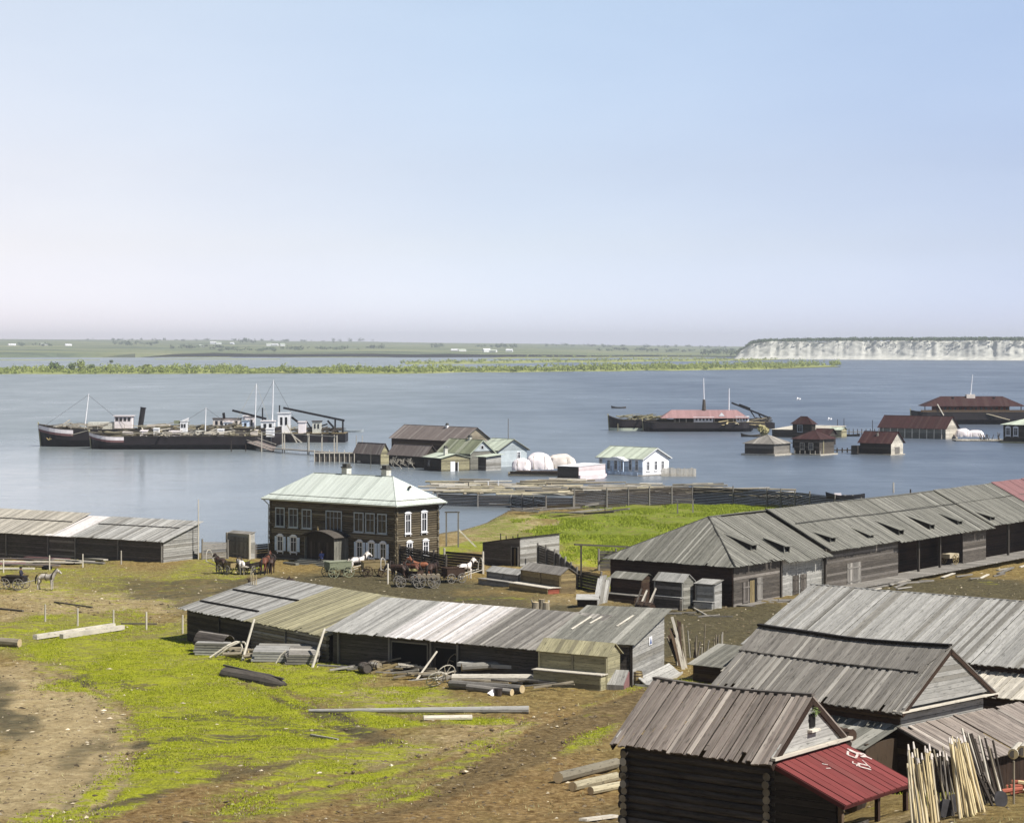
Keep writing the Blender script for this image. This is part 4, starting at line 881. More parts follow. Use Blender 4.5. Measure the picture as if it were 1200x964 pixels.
# small blue painted mark on the end wall: a white panel with a blue triangle
mb=MB(); c=V((a4+.09,b4*.52,1.95)); mb.obox(c,(0,.62,0),(0,0,.5),(.015,0,0),1.1,0)
mb.prism([c+V((.016,.08,.06)),c+V((.016,.54,.06)),c+V((.016,.30,.44))],(.012,0,0),.8,1); mb.build('painted_mark',[M['whitepaint'],plain('faded blue paint',(.07,.12,.30),(.05,.09,.22),.7)],t4)
# slanting plank covering against the end wall
mb=MB(); mb.strips([(0,0),(b4*.92,0),(b4*.92,1.1),(0,1.1)],(a4+1.25,.35,-.25),(0,1,0),V((-.95,0,.75)).normalized(),V((.75,0,.95)).normalized(),.3,.05,'s',.015,tint=(.9,1.2)); 
mb.strips([(0,0),(b4*.92,0),(b4*.92,.28),(0,.28)],(a4+1.27,.35,-.28),(0,1,0),(0,0,1),(1,0,0),.3,.05,'s',.015,tint=(1.1,1.4)); mb.box(a4+.2,a4+1.2,.35,.4,-.4,.1); mb.build('plank_skirt',M['greylight'],t4)

# ---------------------------------------------------------------- long warehouse with dormers
vW=V((.655,.755,0)).normalized()
vW=vp(2520); uW=V((-vW.y,vW.x,0)); CW=G(859,711)
# local frame: x along -u (towards right/near), y along v (away to the right); origin = front-left of the left face
LWx=ray_len(CW,uW,716); rz=math.atan2(-uW.y,-uW.x); OW=CW+uW*LWx
HW=3.6; riseW=3.15; half=LWx/2
tW=thing('long_warehouse','long weathered plank warehouse with hipped end, roof dormers and a red far roof end','warehouse',(OW.x,OW.y,CW.z),rz)
yq=lambda px: ray_len(CW,vW,px)
y1,y2,y3,y4,y5=yq(913),yq(967),yq(1053),yq(1160),yq(1330)
mb=MB()
mb.strips([(0,-.5),(LWx,-.5),(LWx,HW),(0,HW)],(0,0,0),(1,0,0),(0,0,1),(0,-1,0),.26,.05,'s',.012,mi=1)
mb.strips([(0,-.5),(y1,-.5),(y1,HW),(0,HW)],(LWx,0,0),(0,1,0),(0,0,1),(1,0,0),.24,.05,'s',.012,mi=0)
mb.strips([(y1,-.5),(y2,-.5),(y2,HW-.15),(y1,HW-.15)],(LWx-.25,0,0),(0,1,0),(0,0,1),(1,0,0),.22,.05,'s',.012,mi=2)
mb.strips([(y2,-.5),(y3,-.5),(y3,HW),(y2,HW)],(LWx-.1,0,0),(0,1,0),(0,0,1),(1,0,0),.24,.05,'s',.012,mi=0)
mb.strips([(0,-.5),(y5,-.5),(y5,HW),(0,HW)],(0,y5,0),(0,-1,0),(0,0,1),(-1,0,0),.3,.05,'s',.012,mi=1)
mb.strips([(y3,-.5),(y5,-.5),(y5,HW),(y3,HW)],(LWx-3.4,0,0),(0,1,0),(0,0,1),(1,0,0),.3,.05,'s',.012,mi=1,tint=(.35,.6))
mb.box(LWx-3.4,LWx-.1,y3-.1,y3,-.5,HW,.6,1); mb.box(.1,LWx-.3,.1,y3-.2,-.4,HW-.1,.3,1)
mb.build('wall',[M['dkgrey'],M['brown'],M['greylight']],tW)
for px,o_ in ((914,.1),(966,.1),(1078,-.15),(1103,-.15),(1183,-.15)): mb=MB(); mb.beam((LWx+o_,yq(px),-.3),(LWx+o_,yq(px),HW),.2,.2); mb.build('post',M['dkgrey'],tW)
# board screen inside the arcade
mb=MB(); mb.strips([(yq(1130),-.3),(yq(1157),-.3),(yq(1157),HW-.2),(yq(1130),HW-.2)],(LWx-.2,0,0),(0,1,0),(0,0,1),(1,0,0),.26,.05,'s',.012); mb.build('board_screen',M['dkgrey'],tW)
# board walk in front of the arcade
mb=MB(); mb.strips([(y2+1,0),(y5,0),(y5,3.0),(y2+1,3.0)],(LWx-1.0,0,.12),(0,1,0),(1,0,0),(0,0,-1),.3,.08,'t',.02,tint=(.9,1.25)); mb.strips([(yq(862),0),(yq(905),0),(yq(905),2.0),(yq(862),2.0)],(LWx+.1,0,.12),(0,1,0),(1,0,0),(0,0,-1),.3,.08,'t',.02); mb.build('boardwalk',M['grey'],tW)
# roof: hipped end plus sections that step
oh=.55; tn=riseW/half; an=math.atan(tn); c_,s_=math.cos(an),math.sin(an); zE=HW-oh*tn; Lt=(half+oh)/c_; ins=half+oh
mb=MB()
S,T=V((0,1,0)),V((-c_,0,s_)); Nn=S.cross(T)
def surf(px,py):     # point of the front roof slope seen at a photo pixel (local coordinates)
    Rz=Matrix.Rotation(-rz,3,'Z'); o=Rz@(V((0,0,ZC))-V((OW.x,OW.y,CW.z))); d=Rz@V(((px-600)/F,1,-(py-HZ)/F))
    P0=V((LWx+oh,0,zE)); k=(P0-o).dot(Nn)/d.dot(Nn); return o+d*k
yb=surf(1172,573).y
ys_=[-oh,y1+.2,y2,yq(1048),yq(1158),max(yb,yq(1158)+.5),max(y5,yb+8)]; y5=ys_[-1]
for i in range(6):
    a_,b_=ys_[i],ys_[i+1]; off=(-.0,-.18,.10,.02,.14,.20)[i]; ex=(0,.25,0,.15,0,0)[i]
    poly=[(a_,-ex),(b_,-ex),(b_,Lt),(a_,Lt)] if i else [(a_,0),(b_,0),(b_,Lt),(a_+ins,Lt)]
    mb.strips(poly,V((LWx+oh,0,zE+off)),S,T,Nn,.19 if i<5 else .5,.05,'t',.025,.02,.12,.05,1 if i==5 else 0,(.62,1.2) if i<5 else (.9,1.1))
mb.strips([(0,0),(y5+oh,0),(y5+oh-0,Lt),(ins,Lt)][0:4],V((-oh,y5,zE)),(0,-1,0),V((c_,0,s_)),V((0,-1,0)).cross(V((c_,0,s_))),.3,.05,'t',.014,.02,.1) if False else mb.strips([(0,0),(y5+oh,0),(y5+oh-ins,Lt),(0,Lt)],V((-oh,y5,zE)),(0,-1,0),V((c_,0,s_)),V((0,-1,0)).cross(V((c_,0,s_))),.3,.05,'t',.014,.02,.1)
rt=riseW+oh*tn; b2_=math.atan(rt/ins); T2=V((0,math.cos(b2_),math.sin(b2_))); L2=LWx+2*oh
mb.strips([(0,0),(L2,0),(L2/2,ins/math.cos(b2_))],V((-oh,-oh,zE)),(1,0,0),T2,V((1,0,0)).cross(T2),.19,.05,'t',.025,.02,.08,0,0,(.65,1.2))
apex=V((LWx/2,-oh+ins,zE+rt)); mb.beam(V((LWx+oh,-oh,zE))+ZUP*.09,apex+ZUP*.09,.1,.06,tint=.25); mb.beam(V((-oh,-oh,zE))+ZUP*.09,apex+ZUP*.09,.1,.06,tint=.4)
mb.segbeam(apex+ZUP*.07,V((LWx/2,y5,zE+rt+.15)),.25,.06,tint=.8)
for yy in (ys_[2],):
    mb.beam(V((LWx+oh,yy,zE+.2)),V((LWx+oh,yy,zE+.2))+T*Lt,.12,.12,tint=.35)
# longitudinal overlap line of the upper tier
mb.segbeam(V((LWx/2+half*.42,y2+1,zE+rt-.42*half*tn+.26)),V((LWx/2+half*.42,y5,zE+rt-.42*half*tn+.26)),.1,.05,tint=.45)
roofW=mb.build('roof',[M['olive'],M['pinkroof']],tW)
# dormers: low shed roofs pushed out of the slope
DORM=[(886.5,645,842,618),(925.5,645.5,898,630.5),(979,636.5,947,620),(1023.5,631,999,616),(1059,627,1022,602),(1095,620.5,1060,599),(1127.5,614.5,1098,595.5),(1165.5,611.5,1136,596)]
def surf(px,py):     # point of the front roof slope seen at a photo pixel (local coordinates)
    Rz=Matrix.Rotation(-rz,3,'Z'); o=Rz@(V((0,0,ZC))-V((OW.x,OW.y,CW.z))); d=Rz@V(((px-600)/F,1,-(py-HZ)/F))
    P0=V((LWx+oh,0,zE)); k=(P0-o).dot(Nn)/d.dot(Nn); return o+d*k
for i,(px,py,qx,qy) in enumerate(DORM):
    P=surf(px,py); wD=1.0; hD=.62 if i in(0,2,4,5,7) else .5; run=2.6 if i in (0,4,5) else 2.0
    f=V((P.x,P.y-wD,P.z)); mb=MB()
    # front opening frame, cheeks and roof
    zt=P.z+hD; back=hD/ (tn*.72)
    xb=P.x-run; zb=P.z+run*tn
    for yy in (P.y-wD,P.y-.05):
        mb.prism([(P.x,yy,P.z-.1),(P.x,yy,zt),(xb,yy,zb+.02)],(0,.05,0),.35,1)
    mb.beam((P.x,P.y-wD+.04,P.z-.1),(P.x,P.y-wD+.04,zt),.09,.09,mi=0); mb.beam((P.x,P.y-.07,P.z-.1),(P.x,P.y-.07,zt),.09,.09,mi=0)
    mb.box(P.x-.5,P.x-.45,P.y-wD+.05,P.y-.05,P.z-.2,zt,.3,1)
    d_=V((xb-P.x,0,zb+.06-zt)); d_.normalize(); S_=V((0,1,0)); N_=S_.cross(d_)
    if N_.z<0: N_=-N_
    ln=(V((xb,0,zb+.06))-V((P.x,0,zt))).length
    mb.strips([(-.15,-.25),(wD+.15,-.25),(wD+.15,ln),(-.15,ln)],(P.x,P.y-wD,zt),S_,d_,N_,.28,.05,'t',.012,mi=0)
    mb.build('dormer',[M['olive'],M['dark']],roofW)
sag(roofW,1,.16,.05,31)
L=(LWx,0)
def wd(px0,px1,z,h,mat,kind='door',off=0):
    O_,S_,N_=V((LWx+off,0,0)),V((0,1,0)),V((1,0,0)); mb=MB(); s0=yq(px0); w_=yq(px1)-s0
    mb.strips([(0,0),(w_,0),(w_,h),(0,h)],O_+S_*s0+ZUP*z+N_*.07,S_,ZUP,N_,.22,.04,'t',.012)
    for q in (.15,.75): mb.obox(O_+S_*(s0+.05)+ZUP*(z+h*q)+N_*.125,S_*(w_-.1),ZUP*.12,N_*.03)
    return mb.build(kind,mat,tW)
wd(869,877,-.1,2.0,M['dkgrey']); wd(886,892.5,-.1,2.2,M['grey']); wd(931,938,.1,1.6,M['dkgrey'],off=-.25); wd(940,947,.1,1.6,M['dkgrey'],off=-.25); wd(993,1009,.0,2.0,M['grey'],off=-.1)
mb=MB(); s0=yq(877); mb.obox(V((LWx+.06,s0,-.1)),(0,yq(885.5)-s0,0),(0,0,2.2),(.02,0,0),.4,0); mb.strips([(0,0),(yq(882)-s0,0),(yq(882)-s0,2.0),(0,2.0)],V((LWx+.085,s0+.1,-.05)),(0,1,0),(0,0,1),(1,0,0),.15,.03,'t',.01,mi=1); mb.build('doorway',[M['dim'],M['ochre']],tW)
# upright boards against the dark left face
mb=MB()
for px in (833.0,826.0):
    pass
# ---------------------------------------------------------------- small shed with slanting roof behind the stalls
uS=vp(-2600); CS=G(609,664)
t,ro,a,b,pl=house('lean_to_shed','small dark shed with single slanting roof and pale grey right wall','shed',CS,uS,566,655,(664-639)*CS.y/F,'monox',.75,.25,M['dkgrey'],M['dark'],wms=M['greylight'],rw=.3)
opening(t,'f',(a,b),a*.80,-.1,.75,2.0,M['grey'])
mb=MB(); mb.strips([(0,0),(.22,0),(.22,1.8),(0,1.8)],(a*.80+.3,-.08,0),(1,0,0),(0,0,1),(0,-1,0),.2,.03,'t'); mb.build('door',M['ochre'],t)
for xx,yy,hh in ((a*.45,.2,.5),(a*.75,.4,.3),(a*.9,.3,.55),(a*.6,.2,.3)): mb=MB(); mb.cyl((xx,yy,Hpx(CS,636)+.15),(xx,yy,Hpx(CS,636)+.3+hh),.05,.05,6); mb.build('pipe',M['dark'],ro)
# grey privy by the board fence
CP=G(293,655); t,ro,a,b,pl=house('privy','narrow grey plank privy standing in the board fence','outhouse',CP,vp(-2600),267.5,298,2.55,'mono',.15,.12,M['greylight'],M['grey'],bw=.3,rw=.3)
for x in (-.08,a+.02): mb=MB(); mb.beam((x,-.1,-.2),(x,-.1,2.6),.22,.18); mb.build('post',M['beam'],t)
door(t,'f',(a,b),.3,a-.6,2.2,M['grey'])

# ---------------------------------------------------------------- foreground right
# log storehouse
YC=66.0; uC=vp(-2800); eave=Wp(905,895,YC); vC=V((uC.y,-uC.x,0)); vC=vC if vC.y>0 else -vC
oh=.42; ohx=.34
# wall corner lies inside the eave corner
Ltot=ray_len(eave,uC,716); Wtot=ray_len(eave,vC,998)
Lx=Ltot-2*ohx; Ly=Wtot-2*oh; half=Ly/2
mid=eave+vC*(Wtot/2); ridgeZ=ZC-(815-HZ)*mid.y/F; tn=(ridgeZ-eave.z)/(half+oh); rise=tn*half
gz=tz(eave.x-1,eave.y+1); Cw=eave+uC*ohx+vC*oh; base=gz-.15; Hc=eave.z+oh*tn-base-.05
O=Cw+uC*Lx; rz=math.atan2(-uC.y,-uC.x)
cab=thing('log_storehouse','dark log storehouse with steep plank roof and a red boarded porch roof','storehouse',(O.x,O.y,base),rz)
mb=MB(); r=.125
for k_,(Oo,S,LL) in enumerate([(V((0,0,0)),V((1,0,0)),Lx),(V((Lx,0,0)),V((0,1,0)),Ly),(V((0,Ly,0)),V((0,-1,0)),Ly),(V((Lx,Ly,0)),V((-1,0,0)),Lx)]):
    mb.logs(LL,Hc-.55,Oo,S,ZUP,r,.24,0,-.6+.115*(k_%2),endmi=2)
mb.box(.06,Lx-.06,.06,Ly-.06,-.6,Hc-.1,.6,0)
mb.strips([(-.05,Hc-.62),(Lx+.05,Hc-.62),(Lx+.05,Hc),(-.05,Hc)],(0,-.02,0),(1,0,0),(0,0,1),(0,-1,0),.3,.05,'s',.01,mi=1)
mb.build('wall',[M['dklog'],M['dark'],M['log']],cab)
mb=MB(); 
for sx_ in (1,0):
    gx=Lx+ohx-.12 if sx_ else -ohx+.08
    mb.strips([(-.3,Hc-.08),(Ly+.3,Hc-.08),(Ly/2,Hc+rise-.06)],(gx,0,0),(0,1,0),(0,0,1),(1,0,0),.2,.04,'s',.01,tint=(.85,1.2))
mb.build('gable',M['greylight'],cab)
mb=MB(); mb.beam((Lx+ohx-.0,-oh+.05,Hc-.12),(Lx+ohx-.0,Ly+oh-.05,Hc-.12),.16,.08,tint=1.2); mb.build('gable_sill',M['beam'],cab)
mb=MB(); pl=roof_planes('x',Lx,Ly,Hc,rise,oh,ohx); do_roof(mb,pl,.15,.05,.1,lift=.03,tint=(.7,1.2),gap=.022,overlap=True)
poly,Oo,S,T=pl[0]; mb.segbeam(Oo+T*poly[2][1]+ZUP*.09,Oo+S*poly[1][0]+T*poly[2][1]+ZUP*.09,.2,.07,tint=.35)
rf=mb.build('roof',M['leanroof'],cab)
for poly,Oo,S,T in pl:
    Nn=S.cross(T)
    for q in (0.005,poly[1][0]-.045): mb=MB(); mb.obox(Oo+S*q-Nn*.17-T*.05,T*(poly[2][1]+.05),Nn*.16,S*.045,.7); mb.build('bargeboard',M['brown'],cab)
sag(rf,0,.10,.022,3)
# small hatch in the gable with a sprig
g0=V((Lx+ohx-.06,Ly*.47,Hc+rise*.36)); mb=MB(); mb.obox(g0,(0,.32,0),(0,0,.42),(.03,0,0),.5,0); mb.obox(g0+V((0,-.1,-.12)),(0,.52,0),(0,0,.07),(.16,0,0),1.3,1)
mb.build('hatch',[M['dim'],M['beam']],cab)
bc=bushcloud('ivy_sprig',M['tree'],[(g0.x+.15,g0.y+.15,g0.z+.25,.22,.35)],None,None,None,26); bc.parent=cab
# red porch roof on the gable end
E0=Wp(898,907,YC-.3); 
def cabl(p): return Matrix.Rotation(-rz,3,'Z')@(V(p)-V((O.x,O.y,base)))
pz=Hc-.30; ps=V((Lx+ohx-.1,-.10-oh*.3,pz)); pw=Ly+oh*.8
run=2.45; drop=.95; T=V((run,0,-drop)).normalized(); S=V((0,1,0)); Nn=T.cross(S)
if Nn.z<0: Nn=-Nn
Ltp=math.hypot(run,drop)
mb=MB(); mb.strips([(0,0),(pw,0),(pw,Ltp),(0,Ltp)],ps,S,T,Nn,.40,.05,'t',.04,.014,.03,0,0,(.92,1.08))
mb.obox(ps+T*(Ltp-.03)-Nn*.1,S*pw,Nn*.1,T*.03,.5,0); mb.obox(ps-Nn*.1-S*.03,T*Ltp,Nn*.13,S*.03,.6,0); mb.obox(ps+S*pw-Nn*.1,T*Ltp,Nn*.13,S*.03,.6,0)
por=mb.build('porch_roof',M['redroof'],cab)
M['oldwhite']=plain('worn white paint',(.58,.53,.49),(.36,.25,.23),.8,11)
# painted marks on the red roof: open strokes of white paint
mb=MB(); p0=ps+S*(pw*.60)+T*(Ltp*.22)+Nn*.072
def stroke(pts,w=.075):
    P=[p0+S*(a*1.25)+T*(b*1.25) for a,b in pts]
    for q,(A,B) in enumerate(zip(P,P[1:])): mb.beam(A+Nn*(.003*q),B+Nn*(.003*q),w,.008,up=Nn,tint=1)
A_=.42
stroke([(.95,-.10),(.72,.02),(.80,.22),(1.10,.10),(1.02,-.12)]); stroke([(1.18,.04),(1.32,.16),(1.22,.28),(1.05,.22)]); stroke([(1.08,-.2),(1.28,.42)])
stroke([(.78,.62),(.58,.42),(.42,.55),(.62,.78)]); stroke([(.52,.3),(.40,.36),(.47,.46),(.36,.50)],.04); stroke([(.90,.36),(.72,.70)],.04)
stroke([(-.62,.06),(-.5,.16)],.035); stroke([(-.75,.26),(-.6,.3)],.035)
mb.build('painted_marks',M['oldwhite'],por)
# porch: posts, plank side wall, dark interior
mb=MB(); q=.12
pe=ps+T*(Ltp-.25)
for s_ in (.15,pw*.55,pw-.15): mb=MB(); mb.beam((pe.x,ps.y+s_,-.6),(pe.x,ps.y+s_,pe.z-.06),.13,.13); mb.build('porch_post',M['brown'],cab)
mb=MB(); mb.strips([(0,-.6),(run-.25,-.6),(run-.25,pz-drop+.05),(0,pz-.12)],(Lx+.1,ps.y+.18,0),(1,0,0),(0,0,1),(0,-1,0),.22,.05,'s',.012,tint=(.7,1.0)); mb.build('porch_wall',M['dark'],cab)
mb=MB(); mb.strips([(0,-.6),(pw*.45,-.6),(pw*.45,1.1),(0,1.1)],(pe.x-.2,ps.y+.2,0),(0,1,0),(0,0,1),(1,0,0),.2,.04,'t',.02); mb.build('porch_fence',M['dkgrey'],cab)
CAB=dict(O=O,rz=rz,base=base,pe=pe,ps=ps,pw=pw,Lx=Lx,Ly=Ly,T=T,S=S,Ltp=Ltp)
def cab_w(p): return Matrix.Rotation(rz,3,'Z')@V(p)+V((O.x,O.y,base))

# plank roofed barn behind it
YB=85.0; uB=vp(-2050); ev=Wp(1057,835.5,YB); vB=V((uB.y,-uB.x,0)); vB=vB if vB.y>0 else -vB
oh=.5;ohx=.45; Lt_=ray_len(ev,uB,831); Wt_=ray_len(ev,vB,1170); Lx=Lt_-2*ohx; Ly=Wt_-2*oh; half=Ly/2
mid=ev+vB*(Wt_/2); rzd=ZC-(759-HZ)*mid.y/F; tn=(rzd-ev.z)/(half+oh); rise=tn*half; gz=tz(ev.x,ev.y+2)-.2; Hb=ev.z+oh*tn-gz-.05
Cw=ev+uB*ohx+vB*oh; Cw.z=gz
barn,ro,_,_,pl=house('plank_barn','weathered grey plank barn with stepped two tier roof and boarded gable','barn',Cw,uB,None,None,Hb,'x',rise,oh,M['brown'],M['grey'],Lx=Lx,Ly=Ly,ohx=ohx,ragged=.05,rw=.17,rtint=(.74,1.15),gap=.02,overlap=True,wms=M['greylight'],fascia=M['brown'],ridge=False)
mb=MB(); poly,Oo,S,T=pl[0]; Nn=S.cross(T); tt=poly[2][1]
mb.strips([(0,tt*.60),(poly[1][0]-.6,tt*.60),(poly[1][0],tt),(0.0,tt)],Oo+Nn*.09,S,T,Nn,.17,.04,'t',.02,.02,.04,0,0,(.74,1.15))
mb.segbeam(Oo+T*(tt*.60)+Nn*.1,Oo+S*(poly[1][0]-.6)+T*(tt*.60)+Nn*.1,.04,.09,up=Nn,tint=.3); mb.build('upper_tier',M['grey'],ro)
mb=MB(); mb.segbeam(Oo+T*tt+Nn*.18,Oo+S*poly[1][0]+T*tt+Nn*.18,.26,.09,tint=.4); mb.build('ridge_board',M['dark'],ro)
gx=Lx+ohx-.1; mb=MB(); mb.strips([(-.35,Hb-.1),(Ly+.35,Hb-.1),(Ly/2,Hb+rise-.06)],(gx,0,0),(0,1,0),(0,0,1),(1,0,0),.2,.04,'s',.01,tint=(.85,1.15)); mb.build('gable',M['greylight'],barn)
mb=MB(); mb.obox((gx-.35,-oh,Hb-.28),(0,Ly+2*oh,0),(.48,0,-.0),(0,0,.06),1.15); mb.build('gable_sill',M['beam'],barn)
sag(ro,0,.13,.03,11)
# lean-to roofs of the barn
mb=MB(); T=V((2.9,0,-1.05)).normalized(); S=V((0,1,0)); Nn=T.cross(S); Nn=Nn if Nn.z>0 else -Nn
mb.strips([(0,0),(Ly+3,0),(Ly+3,3.1),(0,3.1)],(Lx+.05,-.2,Hb-.95),S,T,Nn,.24,.04,'t',.012,.02,.05); mb.beam((Lx+.05,-.25,Hb-.9),V((Lx+.05,-.25,Hb-.9))+T*3.1,.1,.1,tint=.3)
mb.build('lean_to_roof',M['leanroof'],barn)
mb=MB(); e=V((Lx+.05,-.2,Hb-.95))+T*2.8
mb.strips([(0,-.6),(Ly+3,-.6),(Ly+3,e.z-.05),(0,e.z-.05)],(e.x-.15,-.1,0),(0,1,0),(0,0,1),(1,0,0),.25,.05,'t',.01,tint=(.5,.8)); mb.strips([(0,-.6),(2.6,-.6),(2.6,e.z),(0,Hb-1.0)],(Lx,-.1,0),(1,0,0),(0,0,1),(0,-1,0),.25,.05,'s',.01,tint=(.5,.8)); mb.build('lean_to_wall',M['brown'],barn)
T=V((0,-2.5,-.62)).normalized(); S=V((1,0,0)); Nn=S.cross(T); Nn=Nn if Nn.z>0 else -Nn
mb=MB(); mb.strips([(0,0),(4.4,0),(4.4,2.6),(0,2.6)],(Lx-4.3,.0,Hb-.85),S,T,Nn,.26,.04,'t',.012,.02,.05); frontlean=mb.build('lean_to_roof',M['olive'],barn)
mb=MB(); mb.strips([(0,-.6),(4.2,-.6),(4.2,Hb-1.5),(0,Hb-1.5)],(Lx-4.2,-2.2,0),(1,0,0),(0,0,1),(0,-1,0),.25,.05,'s',.01,tint=(.5,.9)); mb.box(Lx-.1,Lx,-2.2,0,-.6,Hb-1.3,.6); mb.build('lean_to_wall',M['brown'],barn)
BARN=dict(O=Cw+uB*Lx,rz=math.atan2(-uB.y,-uB.x),z=gz,H=Hb,Lx=Lx,Ly=Ly,e=e)
def barn_w(p): q=Matrix.Rotation(BARN['rz'],3,'Z')@V(p); return V((BARN['O'].x+q.x,BARN['O'].y+q.y,gz+q.z))

# big pale roofed warehouse at the right edge
YD=118.0; uD=vp(-3000); vD=V((uD.y,-uD.x,0)); vD=vD if vD.y>0 else -vD
ev=Wp(1330,796,YD); Lt_=ray_len(ev,uD,868)
zE=ev.z; gzd=tz(ev.x-8,ev.y)-.2
half_run=ray_len(ev,vD,1395); mid=ev+vD*half_run
ridge_z=ZC-(716-HZ)*mid.y/F
Cw=V((ev.x,ev.y,gzd)); tn=(ridge_z-zE)/half_run; oh=.5; Cw=Cw+uD*.3+vD*oh
big,ro,_,_,pl=house('plank_warehouse','broad warehouse with pale silvery plank roof at the right edge','warehouse',Cw,uD,None,None,zE+oh*tn-gzd,'x',tn*(half_run-oh),oh,M['brown'],M['greylight'],Lx=Lt_-.6,Ly=2*(half_run-oh),ohx=.3,ragged=.06,rw=.2,rtint=(.72,1.15),gap=.025,overlap=True)
sag(ro,0,.15,.035,23)
T=V((0,-3.2,-.85)).normalized(); S=V((1,0,0)); Nn=S.cross(T); Nn=Nn if Nn.z>0 else -Nn
mb=MB(); Lb=Lt_-.6; Hd=zE+oh*tn-gzd
mb.strips([(0,0),(Lb,0),(Lb,3.4),(0,3.4)],(0,-.1,Hd-.55),S,T,Nn,.27,.045,'t',.012,.02,.06,0,0,(.8,1.15),overlap=True); mb.build('lean_to_roof',M['beam'],big)
mb=MB(); mb.strips([(0,-.6),(Lb,-.6),(Lb,Hd-1.4),(0,Hd-1.4)],(0,-2.9,0),(1,0,0),(0,0,1),(0,-1,0),.25,.05,'s',.01,tint=(.5,.9)); mb.build('lean_to_wall',M['brown'],big)
# low dark shed peeping out left of the barn
CQ=G(850,802); t,ro,a,b,pl=house('low_shed','low dark shed with olive board roof left of the plank barn','shed',CQ,vp(-2400),813,880,1.05,'mono',.75,.3,M['brown'],M['olive'],rw=.28)
# ================================================================ flooded riverside settlement
def fh(name,label,cat,cx,cy,u,lx,rx,ey,kind,rise,oh,wm,rm,**k):
    C=WT(cx,cy); H=(cy-ey)*C.y/F+k.pop('dh',0)
    return house(name,label,cat,C,u,lx,rx,H,kind,rise,oh,wm,rm,**k)+(H,)
gF='flooded buildings standing in the river'
uA=vp(-1700)
t,ro,a,b,pl,H=fh('flooded_barn','largest brown roofed barn standing in the flood behind the green roofed house','barn',541,537,uA,459,574,515.5,'x',2.5,.5,M['brown'],M['brownroof'],bw=.35,rw=.5,group=gF,rtint=(.85,1.1),wms=M['log'])
chimney(ro,a*.62,b*.45,H+2.2,.5,.6,M['whitepaint'])
t,ro,a,b,pl,H=fh('flooded_house','leftmost low brown roofed house of the flooded cluster beside the pier','house',446,544,uA,416,455.5,529.5,'x',1.6,.35,M['dkgrey'],M['brownroof'],bw=.35,rw=.5,group=gF,wms=M['yellow'],rtint=(.8,1.05))
mb=MB(); mb.box(a*.1,a*.22,-.12,-.06,.1,.5); mb.build('float_board',M['beam'],t)
t,ro,a,b,pl,H=fh('flooded_house','middle dark low roofed house behind the bare bush in the flood','house',498,548.5,uA,456,513,533,'x',1.7,.35,M['dark'],M['brownroof'],bw=.35,rw=.5,group=gF,rtint=(.7,.95))
t,ro,a,b,pl,H=fh('flooded_house','green gabled house with white chimney in the middle of the flooded cluster','house',551,550,uA,515,578,529.5,'x',2.2,.45,M['olive'],M['green'],bw=.3,rw=.6,group=gF,fascia=M['palegreen'])
mb=MB(); mb.strips([(.4,.1),(b-.4,.1),(b/2,2.0)],(a+.09,0,H),(0,1,0),(0,0,1),(1,0,0),.3,.03,'s',.01,tint=(.9,1.1)); mb.build('gable_panel',M['paleblue'],t)
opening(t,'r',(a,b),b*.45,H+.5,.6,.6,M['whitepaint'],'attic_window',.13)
window(t,'r',(a,b),b*.55,H-2.0,.8,1.2,M['whitepaint'],.08)
chimney(ro,a*.62,b*.5,H+1.7,.55,.9,M['plaster'])
t,ro,a,b,pl,H=fh('flooded_house','low house with pale green roof and white doorway before the green gabled house','house',517,552.3,vp(-900),497,550,536.5,'x',.7,.35,M['dark'],M['palegreen'],bw=.3,rw=.5,group=gF,wms=M['yellow'])
chimney(ro,a*.8,b*.28,H+.55,.6,1.2,M['plaster'])
window(t,'f',(a,b),a*.25,H-1.6,.8,1.0,M['dkgrey'],.07)
mb=MB(); s0=b*.32; mb.obox((a+.1,s0,-.2),(0,b*.16,0),(0,0,2.0),(.05,0,0),1.05,0); mb.obox((a+.1,s0+b*.17,.1),(0,b*.08,0),(0,0,1.5),(.05,0,0),.6,1); mb.obox((a+.1,s0+b*.26,-.2),(0,b*.02,0),(0,0,1.9),(.05,0,0),1.05,0); mb.build('doorway',[M['whitepaint'],M['dim']],t)
t,ro,a,b,pl,H=fh('flooded_shed','grey boarded shed with flat board roof right of the green gabled house','shed',569.5,551.5,uA,560.5,587,535,'mono',.3,.5,M['dkgrey'],M['palegreen'],bw=.3,rw=.5,group=gF,wms=M['greylight'])
t,ro,a,b,pl,H=fh('flooded_house','pale blue grey gabled house behind the tall pole in the flood','house',584,547,uA,562,617,526.5,'x',1.9,.5,M['paleblue'],M['palegreen'],bw=.4,rw=.6,group=gF,gap=.004,fascia=M['dkgrey'])
window(t,'r',(a,b),b*.66,H-1.9,.7,1.2,M['whitepaint'],.07)
def pole(label,px,y0,y1,r=.09,mat='dkgrey',P=None,lean=0,group=None,name='pole',ground=False):
    P=P or (G(px,y1) if ground else WT(px,y1)); h=(y1-y0)*P.y/F; mb=MB(); mb.cyl((0,0,-.7),(lean*h,0,h),r,r*.7,7)
    return tag(mb.build(name,M[mat],None,P),label,'pole',group)
pole('tall thin pole standing beside the pale blue grey flooded house',595.6,490.5,546)
pole('thin pole in the water left of the bare bush',434.5,520,549,.06,'olive')
